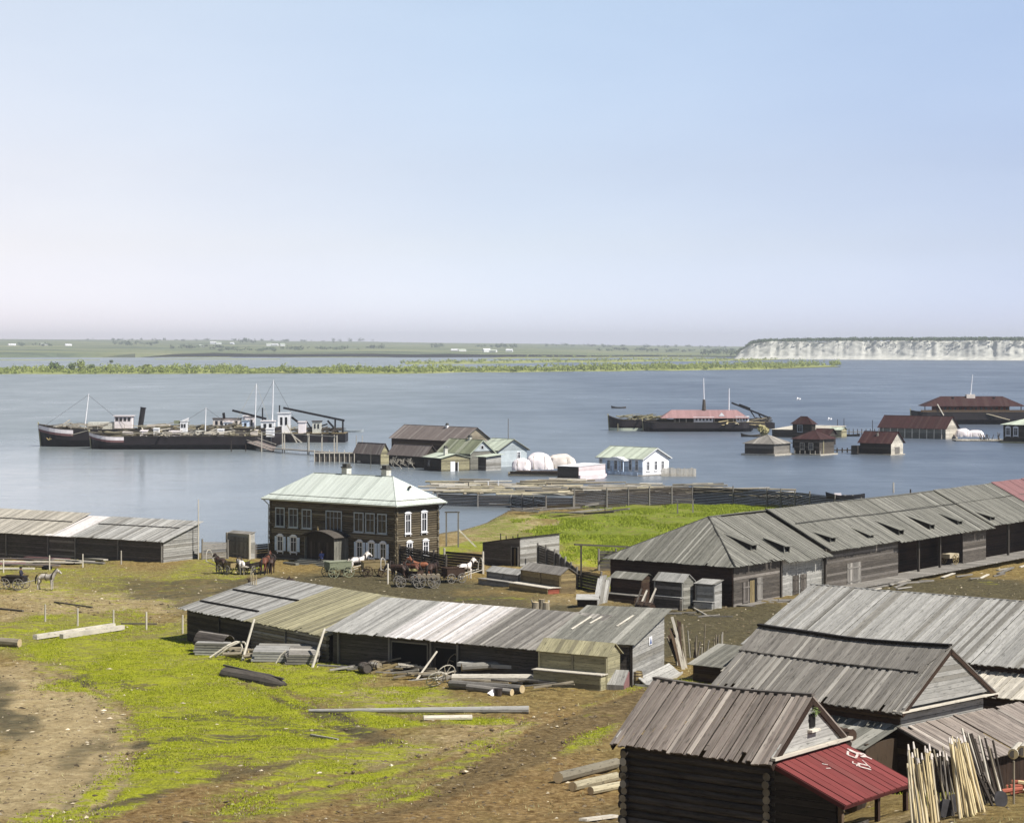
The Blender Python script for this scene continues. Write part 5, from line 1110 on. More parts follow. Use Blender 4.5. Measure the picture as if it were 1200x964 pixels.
# bare bush in the water
P=WT(478,549); bt=thing('bare_bush','leafless grey bush half drowned in front of the flooded houses','bush',P)
def branches(mb,p,d,L,r,dep):
    q=p+d*L; mb.cyl(p,q,r,r*.7,5)
    if dep>0:
        for _ in range(3): branches(mb,p+d*L*R(.5,1),(d+V((R(-.8,.8),R(-.8,.8),R(-.2,.5)))).normalized(),L*R(.55,.8),r*.6,dep-1)
for x in (-2.2,-.9,0.4,1.6):
    mb=MB(); branches(mb,V((x,0,-.3)),V((R(-.9,-.1),0,1)).normalized(),1.15,.06,5); mb.build('branch',M['beam'],bt)
# white house with green roof
u_=vp(-1950)
C=WT(753,557); t,ro,a,b,pl,H=fh('white_house','white and blue house with green roof and pedimented porch standing in the flood','house',753,557,u_,702,783.5,536.5,'x',1.7,.5,M['bluewhite'],M['palegreen'],bw=.5,rw=.6,group=gF,gap=.003,wms=M['whitepaint'],fascia=M['whitepaint'])
v_=V((u_.y,-u_.x,0)); v_=v_ if v_.y>0 else -v_
fx=lambda px:a-ray_len(C,u_,px); fy=lambda px:ray_len(C,v_,px)
for px in (704.5,713.5,722,730,739,746.5): window(t,'f',(a,b),fx(px-1.3),.9,fx(px+1.3)-fx(px-1.3),1.7,M['whitepaint'],.07,fw=.14)
for px in (759,768,776): window(t,'r',(a,b),fy(px-1.3),.9,fy(px+1.3)-fy(px-1.3),1.5,M['whitepaint'],.07,fw=.14)
x0,x1=fx(718),fx(738)
mb=MB(); mb.box(x0-.2,x1+.2,-1.8,0,2.55,2.75,1); mb.prism([(x0-.2,-1.8,2.75),(x1+.2,-1.8,2.75),((x0+x1)/2+.6,-1.8,3.2),((x0+x1)/2-.6,-1.8,3.2)],(0,1.8,0),1); mb.build('porch_roof',M['whitepaint'],t)
for x in (x0,x0+(x1-x0)*.36,x0+(x1-x0)*.66,x1-.16): mb=MB(); mb.box(x,x+.16,-1.75,-1.59,-.5,2.55,1); mb.build('porch_post',M['bluewhite'],t)
mb=MB(); mb.strips([(fx(718),-.5),(a+.6,-.5),(a+.6,.65),(fx(718),.65)],(0,-1.9,0),(1,0,0),(0,0,1),(0,-1,0),.3,.05,'t',.03); mb.build('railing',M['bluewhite'],t)
mb=MB(); mb.box(-.4,a+2,-2.4,b+.5,-.4,.06); mb.build('raft_floor',M['grey'],t)
P=WT(775,558); pf=thing('paling_fence','bleached paling fence standing in the water beside the white house','fence',P,math.atan2(-u_.y,-u_.x)*0-.02)
mb=MB(); n=26
for i in range(n): mb.obox((i*.24,0,-.5),(.19,0,0),(0,.04,0),(0,0,1.5+R(.35,.6)),R(.8,1.2))
mb.beam((0,.06,.5),(n*.24,.06,.5),.05,.1); mb.build('palings',M['beam'],pf)
mb=MB(); mb.strips([(0,0),(n*.24,0),(n*.24,2.4),(0,2.4)],(0,0.1,.15),(1,0,0),(0,1,0),(0,0,1),.3,.05,'t',.02); mb.build('deck',M['grey'],pf)
# houseboat
C=WT(678,563); t,ro,a,b,pl,H=fh('houseboat','boxy houseboat with white flat roof and pinkish curved stern','boat',678,562,vp(-2300),653.5,709,547,'mono',.25,.12,M['dkgrey'],M['whitepaint'],bw=.35,rw=.7,gap=.004,wms=M['pink'],group=None)
mb=MB(); arcp=[(b*i/10,-.15-.32*math.sin(math.pi*i/10)+ .55*max(0,(i-7)/3)**2) for i in range(11)]
mb.prism([(a+.05,y,z) for y,z in arcp]+[(a+.05,b,.8),(a+.05,0,.8)],(.35,0,0),.95); mb.build('stern',M['pink'],t)
mb=MB(); mb.strips([(-.1,-.4),(a+.3,-.4),(a+.3,.25),(-.1,.25)],(0,-.12,0),(1,0,0),(0,0,1),(0,-1,0),.3,.06,'s'); mb.build('hull_side',M['dark'],t)
# flat barge with covered heaps
P=WT(632,556.5); mpp=P.y/F; W_=62*mpp
rb=thing('flat_barge','flat dark raft barge carrying pale covered heaps','barge',(P.x,P.y,0),-.18)
mb=MB(); mb.strips([(-W_/2,-3.2),(W_/2,-3.2),(W_/2,4.5),(-W_/2,4.5)],(0,0,.45),(1,0,0),(0,1,0),(0,0,1),.35,.1,'t',.03); mb.build('deck',M['brown'],rb)
for k in range(5): mb=MB(); mb.cyl((-W_/2-.6+R(-.4,.4),-3+1.7*k,.18),(W_/2+.6+R(-.4,.4),-3+1.7*k,.18),.3,.24,8); mb.build('log',M['log'],rb)
mb=MB(); mb.beam((-W_/2,-3.3,.7),(W_/2,-3.3,.7),.15,.3); mb.build('rail',M['dark'],rb)
def heap(label,px,wpx,hpx,ybase,mat,shape='hump'):
    P=WT(px,ybase); m_=P.y/F; w_,h_=wpx*m_/2,hpx*m_; bm=bmesh.new(); bmesh.ops.create_icosphere(bm,subdivisions=4,radius=1)
    for v in bm.verts:
        n=v.co.copy(); f=1+.26*(fbm(np.array([n.x*2.2+px]),np.array([n.y*2.2+n.z*1.7]),3)[0]-.5)
        e=.78 if shape=='hump' else .55
        q=V([math.copysign(abs(c)**e,c) for c in n]); v.co=V((q.x*w_*f*1.25,q.y*w_*.75*f,max(-.02,q.z)*h_*.74*f))
        if shape=='tent' : v.co.x*=1-.25*max(0,q.z)
        fold=.06*math.sin(14*math.atan2(n.y,n.x)+px)*(1-abs(n.z)); v.co.x*=1+fold*.5; v.co.y*=1+fold
    me=bpy.data.meshes.new('covered_heap'); bm.to_mesh(me); bm.free(); at=me.attributes.new('tint','FLOAT','FACE'); at.data.foreach_set('value',np.ones(len(me.polygons),dtype=np.float32))
    me.polygons.foreach_set('use_smooth',np.ones(len(me.polygons),bool)); me.materials.append(mat)
    o=bpy.data.objects.new('covered_heap',me); COL.objects.link(o); o.location=(P.x,P.y,.55); tag(o,label,'covered cargo','covered heaps on the flat barge'); 
    rp_=MB(); 
    for k in (-.5,.5): rp_.tube([(w_*k*1.0,-w_*.74,.0),(w_*k,-w_*.66,h_*.45),(w_*k*.9,-w_*.42,h_*.62)],.04,5,1)
    rp_.build('rope',M['rope'],o); return o
heap('smallest pale covered heap at the left end of the flat barge',611,18,19,554,M['canvasw']); heap('tallest round white covered heap in the middle of the flat barge',632,27,26,553,M['canvasw']); heap('square pale canvas covered heap at the right end of the flat barge',657.5,31,22,551.5,M['canvas'],'tent')
# right hand cluster
t,ro,a,b,pl,H=fh('flooded_house','low dark house with greyish pyramid roof standing in the flood','house',906.7,534,vp(-2900),873,926,519.5,'hip',1.7,.4,M['dkgrey'],M['grey'],bw=.35,rw=.5,group=gF,inset=4.0,wms=M['grey'])
mb=MB(); mb.box(-.6,a+.6,-.6,b+.4,-.3,.35); mb.build('raft_floor',M['beam'],t)
t,ro,a,b,pl,H=fh('flooded_house','dark timber house with low maroon pyramid roof and veranda in the flood','house',960,533.5,vp(-2900),931,977,513.5,'hip',1.5,.6,M['dark'],M['maroon'],bw=.35,rw=.5,group=gF,inset=3.4,wms=M['dkgrey'])
for s in (.25,.6): window(t,'f',(a,b),a*s,1.3,.9,1.2,M['beam'],.07)
mb=MB(); mb.box(-.8,a+.8,-.9,b+.4,.0,.25); mb.build('veranda_floor',M['beam'],t)
for i in range(7): mb=MB(); mb.box(-.7+i*(a+1.4)/6-.05,-.7+i*(a+1.4)/6+.05,-.85,-.75,-.4,1.0); mb.build('veranda_post',M['beam'],t)
mb=MB(); mb.beam((a+.05,b*.25,-.3),(a+.05,b*.25,3.2),.3,.3); mb.build('post',M['yellow'],t)
t,ro,a,b,pl,H=fh('flooded_tower','tall two storey house with small maroon roof rising behind the low pyramid roof','house',951,525,vp(-2900),929,955.5,494.5,'hip',1.2,.4,M['dark'],M['maroon'],bw=.35,rw=.5,group=gF,inset=2.0)
window(t,'f',(a,b),a*.28,H-2.2,1.1,1.4,M['paleblue'],.07)
t,ro,a,b,pl,H=fh('flooded_shed','small shed with maroon roof tucked behind the tall flooded house','shed',972,521,vp(-2900),955,979,508,'x',1.1,.4,M['dark'],M['maroon'],bw=.4,rw=.5,group=gF)
t,ro,a,b,pl,H=fh('flooded_house','small dark house with red gabled roof standing alone in the flood','house',1044,533.5,vp(-2600),1008,1058,518,'x',2.1,.45,M['dark'],M['maroon'],bw=.35,rw=.5,group=gF,wms=M['beam'],rtint=(.9,1.4))
mb=MB(); mb.strips([(0,0),(1.6,0),(1.6,2.2),(0,2.2)],(-1.7,.6,-.3),(1,0,0),(0,0,1),(0,-1,0),.3,1.5,'s'); mb.build('side_closet',M['dkgrey'],t)
mb=MB(); mb.box(-1.9,a+.4,-.8,b+.3,-.3,.22); mb.build('raft_floor',M['beam'],t)
mb=MB(); mb.cyl((a*.45,b*.3,H+1.1),(a*.45,b*.3,H+1.9),.35,.2,8); mb.cyl((a*.45,b*.3,H+1.85),(a*.45+.1,b*.3,H+2.2),.2,.2,8); mb.build('roof_vent',M['dkgrey'],ro)
mb=MB(); mb.obox((a+.09,b*.3,.3),(0,b*.4,0),(0,0,1.4),(.03,0,0),.8); mb.build('shutter',M['grey'],t)
t,ro,a,b,pl,H=fh('river_warehouse','long riverside warehouse with maroon gabled roof and pale gable end','warehouse',1108,514.5,vp(-2900),1031,1122,501,'x',2.7,.5,M['olive'],M['maroon'],bw=.5,rw=.6,group=gF,wms=M['beam'],rtint=(.85,1.15))
for i in range(9): mb=MB(); mb.beam((a*(i+.5)/9,-.2,-.5),(a*(i+.5)/9,-.05,2.6),.22,.14,tint=1.3); mb.build('post',M['beam'],t)
t,ro,a,b,pl,H=fh('flooded_house','dark house with pale green hipped roof and arched white windows at the right edge','house',1225,520,vp(-2900),1176,1260,498,'hip',1.6,.6,M['dark'],M['palegreen'],bw=.35,rw=.5,group=gF,inset=4.5)
for px in (1181,1190): window(t,'f',(a,b),a-ray_len(WT(1225,520),vp(-2900),px-1.5),1.9,.9,1.7,M['whitepaint'],.08,crown=True,fw=.2)
mb=MB(); mb.box(-.6,a+.6,-.7,b+.4,-.3,.4); mb.build('raft_floor',M['yellow'],t)
t,ro,a,b,pl,H=fh('floating_shed','long low landing shed with pale flat roof behind the flooded tower','shed',962,513,vp(-4500),905,990,504,'mono',.5,.4,M['dkgrey'],M['beam'],bw=.5,rw=.6,group=gF)
t,ro,a,b,pl,H=fh('floating_shed','small cream coloured shed at the end of the low landing shed','shed',986,512.5,vp(-4500),972,992,503.5,'x',.6,.3,M['yellow'],M['palegreen'],bw=.4,rw=.5,group=gF)
P=WT(893,512); bb=thing('willow_bush','pale yellow willow bush growing out of the flood behind the pyramid roof','bush',P)
c_=bushcloud('foliage',M['dryblade'],[(0,0,0,2.2,3.4),(.9,0,0,1.6,2.6)],None,None,None,120); c_.parent=bb
mb=MB(); mb.cyl((0,0,-.4),(0,0,1.6),.1,.05,6); mb.build('stem',M['dklog'],bb)
# ---- small boats
def hull_mesh(name,L,B,D,bowf,sternf,mats,parent=None,sheer=.6,flare=.8,nx=26,deck=None,keelrise=.5,tz_=0.0,stripe=None):
    """lofted hull: x from bow (0) to stern (L); returns the object"""
    mb=MB(); st=[]
    for i in range(nx+1):
        x=L*i/nx; f=min(1,(x/(bowf*L)))if bowf>0 else 1; g=min(1,((L-x)/(sternf*L))) if sternf>0 else 1
        w=B/2*(1-(1-f)**2.2)**.75*(1-(1-g)**2.0*.75)
        w=max(w,.02); zt=D+sheer*((1-f)**2+.5*(1-g)**2); zb=-.5+keelrise*((1-f)**2*.6+(1-g)**2)
        xo=-(1-f)**2*L*bowf*.06
        st.append([(x+xo,-w,zt),(x,-w*(flare+.1),(zt+zb)*.45),(x+.0,-w*flare*.8,zb),(x,w*flare*.8,zb),(x,w*(flare+.1),(zt+zb)*.45),(x+xo,w,zt)])
    for A,Bq in zip(st,st[1:]):
        for j in range(5): mb.face([A[j],A[j+1],Bq[j+1],Bq[j]],[(A[j][0]*.5,j),(A[j][0]*.5,j+1),(Bq[j][0]*.5,j+1),(Bq[j][0]*.5,j)],1.0,0,True)
        if deck is not None: mb.face([ (A[0][0],A[0][1]*.97,A[0][2]-deck),(Bq[0][0],Bq[0][1]*.97,Bq[0][2]-deck),(Bq[5][0],Bq[5][1]*.97,Bq[5][2]-deck),(A[5][0],A[5][1]*.97,A[5][2]-deck)],[(A[0][0],0),(Bq[0][0],0),(Bq[0][0],B),(A[0][0],B)],R(.8,1.2),1)
    for E in (st[0],st[-1]): mb.face(E,[(p[1],p[2]) for p in E],1,0)
    return mb.build(name,mats,parent),st
def rowboat(label,px,py,Lpx,rz,mat,group='rowing boats on the river',extra=None):
    P=WT(px,py); L_=Lpx*P.y/F; t=thing('rowing_boat',label,'boat',P,rz,group)
    o,st=hull_mesh('hull',L_,1.5,.45,.45,.4,[mat,M['grey']],t,.55,.7,18,.22,.4); o.location.x=-L_/2
    for f in (.3,.5,.7): mb=MB(); mb.box(-L_/2+L_*f-.12,-L_/2+L_*f+.12,-.55,.55,.36,.41); mb.build('bench',M['beam'],t)
    if extra: mb=MB(); mb.box(-L_*.3,-L_*.12,-.3,.3,.4,.75,1); mb.build('bundle',M['canvasw'],t)
    return t
rowboat('black rowing boat moored just beyond the palisade fence',991,583.5,45,.02,M['black'],extra=True); rowboat('pale skiff moored by the yellow willow bush in the flood',880,511.5,23,.05,M['dkgrey']); rowboat('dark skiff tied right of the cream shed',997,511,21,.0,M['black']); rowboat('small dark boat far out left of the middle barge',725,478.2,17,-.1,M['dkgrey']); rowboat('bluish skiff beside the dredge on the left',413,506,26,.05,M['paleblue'])
pole('pale mooring post standing in the river behind the long warehouse',1047,565,577,.16,'beam',group='mooring posts in the river',name='mooring_post'); pole('short dark mooring post near the pale one in the river',1067,573,580,.16,'dark',group='mooring posts in the river',name='mooring_post')
for px,y0,y1,lab in ((1022.5,492,511,'thin post standing left of the river warehouse'),(989,490,508,'thin dark post at the end of the landing shed'),(981.5,491,508,'dark post above the cream shed roof')): pole(lab,px,y0,y1,.1,'dark',group='thin posts at the landing',name='landing_post')
jt=thing('jetty','thin plank jetty between the landing shed and the river warehouse','jetty',WT(1011,509.5))
m_=WT(1011,509.5).y/F
mb=MB(); mb.strips([(-22*m_,0),(20*m_,0),(20*m_,2),(-22*m_,2)],(0,0,.7),(1,0,0),(0,1,0),(0,0,1),.5,.12,'t',.05); mb.build('deck',M['grey'],jt)
for i in range(9): mb=MB(); mb.cyl(((-21+5*i)*m_,.1,-.6),((-21+5*i)*m_,.1,1.6),.12,.1,6); mb.build('post',M['dkgrey'],jt)
jt=thing('jetty','low dark raft walkway between the veranda house and the lone red roofed house','jetty',WT(993,530)); m_=WT(993,530).y/F
mb=MB(); mb.strips([(-15*m_,0),(15*m_,0),(15*m_,1.6),(-15*m_,1.6)],(0,0,.35),(1,0,0),(0,1,0),(0,0,1),.5,.2,'t',.05); mb.build('deck',M['dkgrey'],jt)
for i in range(5): mb=MB(); mb.cyl(((-12+6*i)*m_,.0,-.6),((-12+6*i)*m_,.0,1.0),.16,.13,6); mb.build('post',M['dark'],jt)
# upturned white boats / covered goods on the raft left of the right-edge house
for px,py,w_,h_,lab in ((1129,514,15,13,'upright white canvas heap beside the river warehouse'),(1143,514,18,10,'long low white canvas heap beside the river warehouse')): heap(lab,px,w_,h_,py,M['canvasw'],'tent')
jt=thing('raft','low grey raft cluttered with poles left of the right edge house','raft',WT(1150,517)); m_=WT(1150,517).y/F
mb=MB(); mb.strips([(-30*m_,0),(28*m_,0),(28*m_,5),(-30*m_,5)],(0,0,.1),(1,0,0),(0,1,0),(0,0,1),.5,.25,'t',.06); mb.build('deck',M['beam'],jt)
for i in range(16): mb=MB(); x=R(-2,26)*m_; mb.cyl((x,R(0,3),.2),(x+R(-.5,.5),R(0,3),R(1.0,2.2)),.09,.07,5); mb.build('post',M['dkgrey'],jt)
for px,py,lab in ((936,468,'white bird flying low over the river above the maroon tower roof'),(972.5,491.5,'white bird just right of the maroon tower roof')):
    Y=500; P=Wp(px,py,Y); b_=thing('gull',lab,'bird',P,.4,'white birds over the river')
    mb=MB(); mb.cyl((-.35,0,0),(.35,0,.08),.1,.16,7,1); mb.cyl((.35,0,.08),(.55,0,.14),.14,.05,7,1); mb.cyl((-.35,0,0),(-.65,0,.0),.1,.02,6,1); mb.build('body',M['whitepaint'],b_)
    for s in (-1,1): mb=MB(); mb.prism([(.15,0,.1),(-.15,0,.1),(-.2,s*.55,.42),(.1,s*.55,.42)],(0,0,.03),1); mb.prism([(-.2,s*.55,.42),(.1,s*.55,.42),(-.3,s*1.05,.34)],(0,0,.02),1); mb.build('wing',M['whitepaint'],b_)

# ================================================================ big barges
def clutter(mb,x0,x1,y0,y1,z,n,l=(3,8),mi=0):
    for _ in range(n):
        x,y=R(x0,x1),R(y0,y1); a=R(-.2,.2) if R(0,1)<.6 else R(-1.5,1.5); L_=R(*l); d=V((math.cos(a),math.sin(a),R(-.05,.16)))*L_
        mb.beam((x-d.x/2,y-d.y/2,z+R(0,1.3)),V((x-d.x/2,y-d.y/2,z+R(0,1.3)))+d,R(.15,.5),R(.08,.25),tint=R(.6,1.2),mi=mi)
def barge(name,label,px0,px1,py,D,B,sheer,strake=None,rz=0.0,cat='barge',tarn='tar',group='cargo barges',deck=.3,bow=.16):
    P=WT(px0,py); L_=(px1-px0)*P.y/F; t=thing(name,label,cat,P,rz,group)
    o,st=hull_mesh('hull',L_,B,D,bow,.10,[M[tarn],M['ochre']],t,sheer,.92,40,deck,.9)
    if strake:
        f0,f1,h0,h1=strake
        for sd,iy in ((-1,0),(1,5)):
            mb=MB(); ii=[i for i in range(41) if f0<=i/40<=f1]
            for i,j in zip(ii,ii[1:]):
                A,Bq=st[i][iy],st[j][iy]
                oA=V((0,sd*.06,0)); q=[(A[0]-.05,A[1]+oA.y,A[2]-h1),(Bq[0],Bq[1]+oA.y,Bq[2]-h1),(Bq[0],Bq[1]+oA.y,Bq[2]-h0),(A[0]-.05,A[1]+oA.y,A[2]-h0)]
                mb.prism(q,(0,sd*.05,0),1.0)
            mb.build('strake',M['canvasw'],t)
            mb=MB()
            for i,j in zip(ii,ii[1:]):
                A,Bq=st[i][iy],st[j][iy]; y=sd*.05
                mb.prism([(A[0]-.04,A[1]+y,A[2]-h1*1.55),(Bq[0],Bq[1]+y,Bq[2]-h1*1.55),(Bq[0],Bq[1]+y,Bq[2]-h1-.01),(A[0]-.04,A[1]+y,A[2]-h1-.01)],(0,sd*.04,0),.9)
            mb.build('strake',M['pinkroof'],t)
    mb=MB()
    for iy in (0,5):
        for A,Bq in zip(st,st[1:]): mb.beam(V(A[iy])+ZUP*.03,V(Bq[iy])+ZUP*.03,.16,.14,tint=.8)
    mb.build('gunwale',M['dkgrey'],t)
    mb=MB(); A=st[0]; mb.beam((A[0][0]-.1,0,A[0][2]+.5),(.0,0,-.6),.28,.22,up=(0,1,0),tint=1.3); mb.build('stem_post',M['yellow'],t)
    return t,L_,st
def mast(par,label,x,y,z0,h,r=.16,lean=0.0,mat='whitepaint'):
    mb=MB(); mb.cyl((x,y,z0),(x+lean*h,y,z0+h),r,r*.55,8,1); return mb.build('mast',M[mat],par)
gB='cargo barges'
M['decklog']=wood('grey yellow deck timber',(.20,.175,.115),(.42,.375,.26),(.09,.08,.065),.3)
def stay(par,A,B,r=.035): mb=MB(); mb.cyl(A,B,r,r,4,1); mb.build('stay',M['rope'] if R(0,1)<.5 else M['iron'],par)
t1,L1,s1=barge('barge','dark barge with white and pink bow band and anchor, farther of the two left barges',48,330,522.5,4.0,8.5,1.1,(.0,.16,.15,1.0),-.012)
mb=MB(); mb.tube([(3.1,-2.6,3.4),(2.6,-2.75,1.7)],.12,5,1.4); mb.tube([(1.9,-2.6,2.0),(2.4,-2.8,1.55),(3.3,-2.9,1.9)],.12,5,1.4); mb.build('anchor',M['ochre'],t1)
mast(t1,'',10.2,0,4.0,8.2,.17,.12)
stay(t1,(11.1,0,11.9),(1.2,0,5.0)); stay(t1,(11.1,0,11.9),(20,-2,5.0))
for i in range(9): mb=MB(); x=1.5+i*3.1; mb.cyl((x,-3.2 if x>5 else -1.6,4.0),(x,-3.2 if x>5 else -1.6,5.0),.06,.06,5,1); mb.build('bollard',M['beam'],t1)
mb=MB(); mb.tube([(6,-3.3,4.95),(27,-3.6,4.95)],.05,4,1); mb.build('railing',M['beam'],t1)
mb=MB(); mb.box(11.2,20,-1.2,2.0,4,5.6,1); mb.build('deckhouse',M['plaster'],t1)
wh=MB(); wh.box(17.5,21.5,-1.6,1.4,4.2,7.0,1); wh.box(17.2,21.8,-1.9,1.7,7.0,7.15,.8); w_=wh.build('wheelhouse',M['canvasw'],t1)
for i in range(4): mb=MB(); mb.box(17.75+i*.95,18.35+i*.95,-1.66,-1.6,5.9,6.7,1); mb.build('window',M['glass'],w_)
mb=MB(); mb.cyl((23.2,0,4.2),(23.9,0,8.9),.62,.62,12,1); mb.cyl((23.9,0,8.85),(23.93,0,9.05),.7,.7,12,1.2); mb.build('funnel',M['black'],t1)
mb=MB(); mb.box(25,30,-1.6,1.8,4,5.0); mb.build('deckhouse',M['canvas'],t1)
def stack(label,par,x0,x1,y0,y1,z,n,mat,l=(3,7)):
    """loose sawn timber lying on a deck: one heap"""
    P=par.matrix_basis@V(((x0+x1)/2,(y0+y1)/2,z)); mb=MB(); clutter(mb,-(x1-x0)/2,(x1-x0)/2,-(y1-y0)/2,(y1-y0)/2,0,n,l)
    o=mb.build('timber_heap',mat,None,P,par.rotation_euler[2]); return tag(o,label,'timber','timber heaps on the barges')
bpy.context.view_layer.update()
stack('heap of sawn timber on the bow deck of the farther left barge',t1,4,14,-2.5,2,4.0,20,M['beam']); stack('long heap of brownish timber on the farther left barge behind the funnel',t1,24,46,-3.5,2,3.6,60,M['decklog'])
t2,L2,s2=barge('barge','nearer left barge with short white bow band, loaded with timber',107,318,525.5,2.9,8.5,.95,(.0,.21,.1,.85),-.01)
stack('loose timber on the bow deck of the nearer left barge',t2,3,15,-3,2,2.85,30,M['decklog']); stack('untidy pale timber heap amidships on the nearer left barge',t2,14,30,-3.4,2,2.6,70,M['beam']); stack('greyish timber heap on the stern of the nearer left barge',t2,29,41,-3.2,2,2.6,46,M['decklog'])
wh=MB(); x=(215.5-107)*WT(107,525.5).y/F; wh.box(x-.75,x+.75,-.5,1,2.9,6.2,1); wh.prism([(x-.9,-.6,6.2),(x+.9,-.6,6.2),(x+1.0,-.6,7.0)],(0,1.7,0),1); w_=wh.build('wheelhouse',M['whitepaint'],t2)
for q in (-.5,.1): mb=MB(); mb.box(x+q,x+q+.4,-.56,-.5,4.8,5.6,1); mb.build('window',M['glass'],w_)
mb=MB(); mb.box(x-2.2,x-.9,-.4,.6,5.6,6.4,1); mb.build('canvas_cover',M['green'],t2)
mast(t2,'',(240.5-107)*WT(107,525.5).y/F,0,2.9,6.5,.15,.03)
for (xa,za,xb,zb,r) in ((8.5,2.9,4.8,-.1,.07),):
    pass
for px0,y0,px1,y1,lab in ((166,501,178.5,525,'thick bleached spar propped against the nearer left barge'),(167.5,508,147.5,526,'thin spar sloping left from the nearer left barge'),(175,510,199,523.5,'thin spar sloping right from the nearer left barge')):
    B_=WT(px1,y1); B_.y-=0; A_=Wp(px0,y0,B_.y+2.2); mb=MB(); mb.cyl((0,0,-.4),A_-B_,.22 if 'thick' in lab else .09,.18 if 'thick' in lab else .08,6,1.2); o=mb.build('spar',M['beam'],None,B_); tag(o,lab,'spar','spars leaning on the barges')
A_=Wp(104,504,WT(107,524.5).y-1.5); B_=Wp(52,518,WT(52,521).y-2); mb=MB(); mb.cyl((0,0,0),B_-A_,.08,.08,5,1.2); tag(mb.build('mooring_rope',M['rope'],None,A_),'mooring rope slanting across the bow of the farther left barge','rope')
for px,y0,y1,lab in ((107.5,517,525,'short pale post at the bow of the nearer left barge'),(188,515.5,525.5,'short pale post beside the middle of the nearer left barge'),(257,513.5,524,'short pale post near the stern of the nearer left barge'),(251.5,515,522,'shorter darker post near the stern of the nearer left barge')): pole(lab,px,y0,y1,.14,'beam',group='posts beside the left barges',name='mooring_post')
mx=(240.5-107)*WT(107,525.5).y/F; stay(t2,(mx+.2,0,9.2),(mx-9,-2,3.2)); stay(t2,(mx+.2,0,9.2),(mx+9,-2,3.2))
for i in range(12): mb=MB(); x=10+i*2.6; mb.cyl((x,-3.7,2.7),(x,-3.7,3.7),.06,.06,5,1); mb.build('stanchion',M['dkgrey'],t2)
mb=MB(); mb.tube([(10,-3.7,3.65),(39,-3.7,3.65)],.05,4,1); mb.build('railing',M['beam'],t2)
for x,w_,h_,mt in ((7.5,2.2,.8,'canvas'),(14.5,1.2,1.6,'whitepaint'),(18,2.6,1.0,'canvasw'),(40,1.8,1.6,'whitepaint'),(11.5,1.6,1.1,'canvasw'),(24,2.2,1.0,'plaster'),(29,1.4,1.4,'whitepaint'),(33,2.4,.9,'dkgrey'),(36.5,1.6,1.2,'canvas')): mb=MB(); mb.box(x,x+w_,-2.2,-.6,2.8,2.9+h_,1); mb.prism([(x-.1,-2.3,2.9+h_),(x+w_+.1,-2.3,2.9+h_),(x+w_+.1,-.5,3.1+h_),(x-.1,-.5,3.1+h_)],(0,0,.08),.8); mb.build('hatch_house',M[mt],t2)
# dredge / work pontoon on the right of the left group
P=WT(300,518); dm=P.y/F
dr=thing('dredge','work pontoon with white cabins, two masts and long black trussed beams','dredge',P,-.005)
dx=lambda px:(px-300)*dm
mb=MB(); mb.box(dx(296),dx(405),-1,8,-.5,2.1,1); mb.build('hull',M['tar'],dr)
mb=MB(); mb.strips([(dx(296),-1),(dx(405),-1),(dx(405),8),(dx(296),8)],(0,0,2.1),(1,0,0),(0,1,0),(0,0,1),.6,.1,'t',.03); mb.build('deck',M['ochre'],dr)
zz_=lambda py:(518-py)*dm
def cabin(x0,x1,y0,y1,z0,z1,mat,par,wins=2,roofm='plaster'):
    mb=MB(); mb.box(x0,x1,y0,y1,z0,z1,1); c=mb.build('cabin',M[mat],par); mb=MB(); mb.box(x0-.2,x1+.2,y0-.2,y1+.2,z1,z1+.14,1); mb.build('cabin_roof',M[roofm],c)
    for i in range(wins): w=(x1-x0)/(wins*2+1); mb=MB(); mb.box(x0+w*(2*i+1),x0+w*(2*i+2),y0-.05,y0,z0+(z1-z0)*.4,z0+(z1-z0)*.8,1); mb.build('window',M['glass'],c)
    return c
cabin(dx(262),dx(272),-.5,1.5,3.0,4.9,'whitepaint',dr,2,'canvasw'); cabin(dx(366),dx(376),0,3,2.2,5.0,'plaster',dr,2,'brown'); cabin(dx(283),dx(296),3,6,2.2,6.2,'canvasw',dr,3,'canvasw'); cabin(dx(306),dx(322),-.6,2,2.2,5.1,'whitepaint',dr,2,'canvasw'); cabin(dx(325),dx(339),1,4,2.2,7.0,'whitepaint',dr,2,'whitepaint'); cabin(dx(350),dx(358.5),-.8,1.2,2.2,4.9,'canvasw',dr,0,'canvasw'); cabin(dx(248),dx(280),2,5,3.2,5.6,'canvas',dr,5,'dkgrey' if 0 else 'brown'); cabin(dx(283),dx(291),1,4,2.6,5.2,'bluewhite',dr,1,'paleblue')
stay(dr,(dx(298)+.4,1,zz_(450)),(dx(270),1,3)); stay(dr,(dx(298)+.4,1,zz_(450)),(dx(318),1,3)); stay(dr,(dx(318)+.4,1.5,zz_(446)),(dx(352),1,3)); stay(dr,(dx(318)+.4,1.5,zz_(446)),(dx(290),1,3))
mast(dr,'',dx(298),1,2.2,(508-450)*dm,.17,.03); mast(dr,'',dx(318),1.5,2.2,(508-446)*dm,.18,.025)
zz=lambda py:(518-py)*dm
def dbeam(px0,y0,px1,y1,w=.45,yy=2,nm='truss_beam'):
    mb=MB(); mb.beam((dx(px0),yy,zz(y0)),(dx(px1),yy,zz(y1)),w,w,up=(0,1,0),tint=.7); return mb.build(nm,M['black'],dr)
for q in ((331,478,403,493,.5,2),(271,481,311,491,.5,2),(392,491,392,514,.4,2),(401,493,401,514,.4,2),(383,493,401,513,.45,2),(360,504,383,497,.35,2),(340,489,352,498,.5,3),(260,484,261,493,.6,3),(306,478,306,497,.3,3),(326,475,326,497,.3,3),(358,493,366,505,.3,1.5)): dbeam(*q)
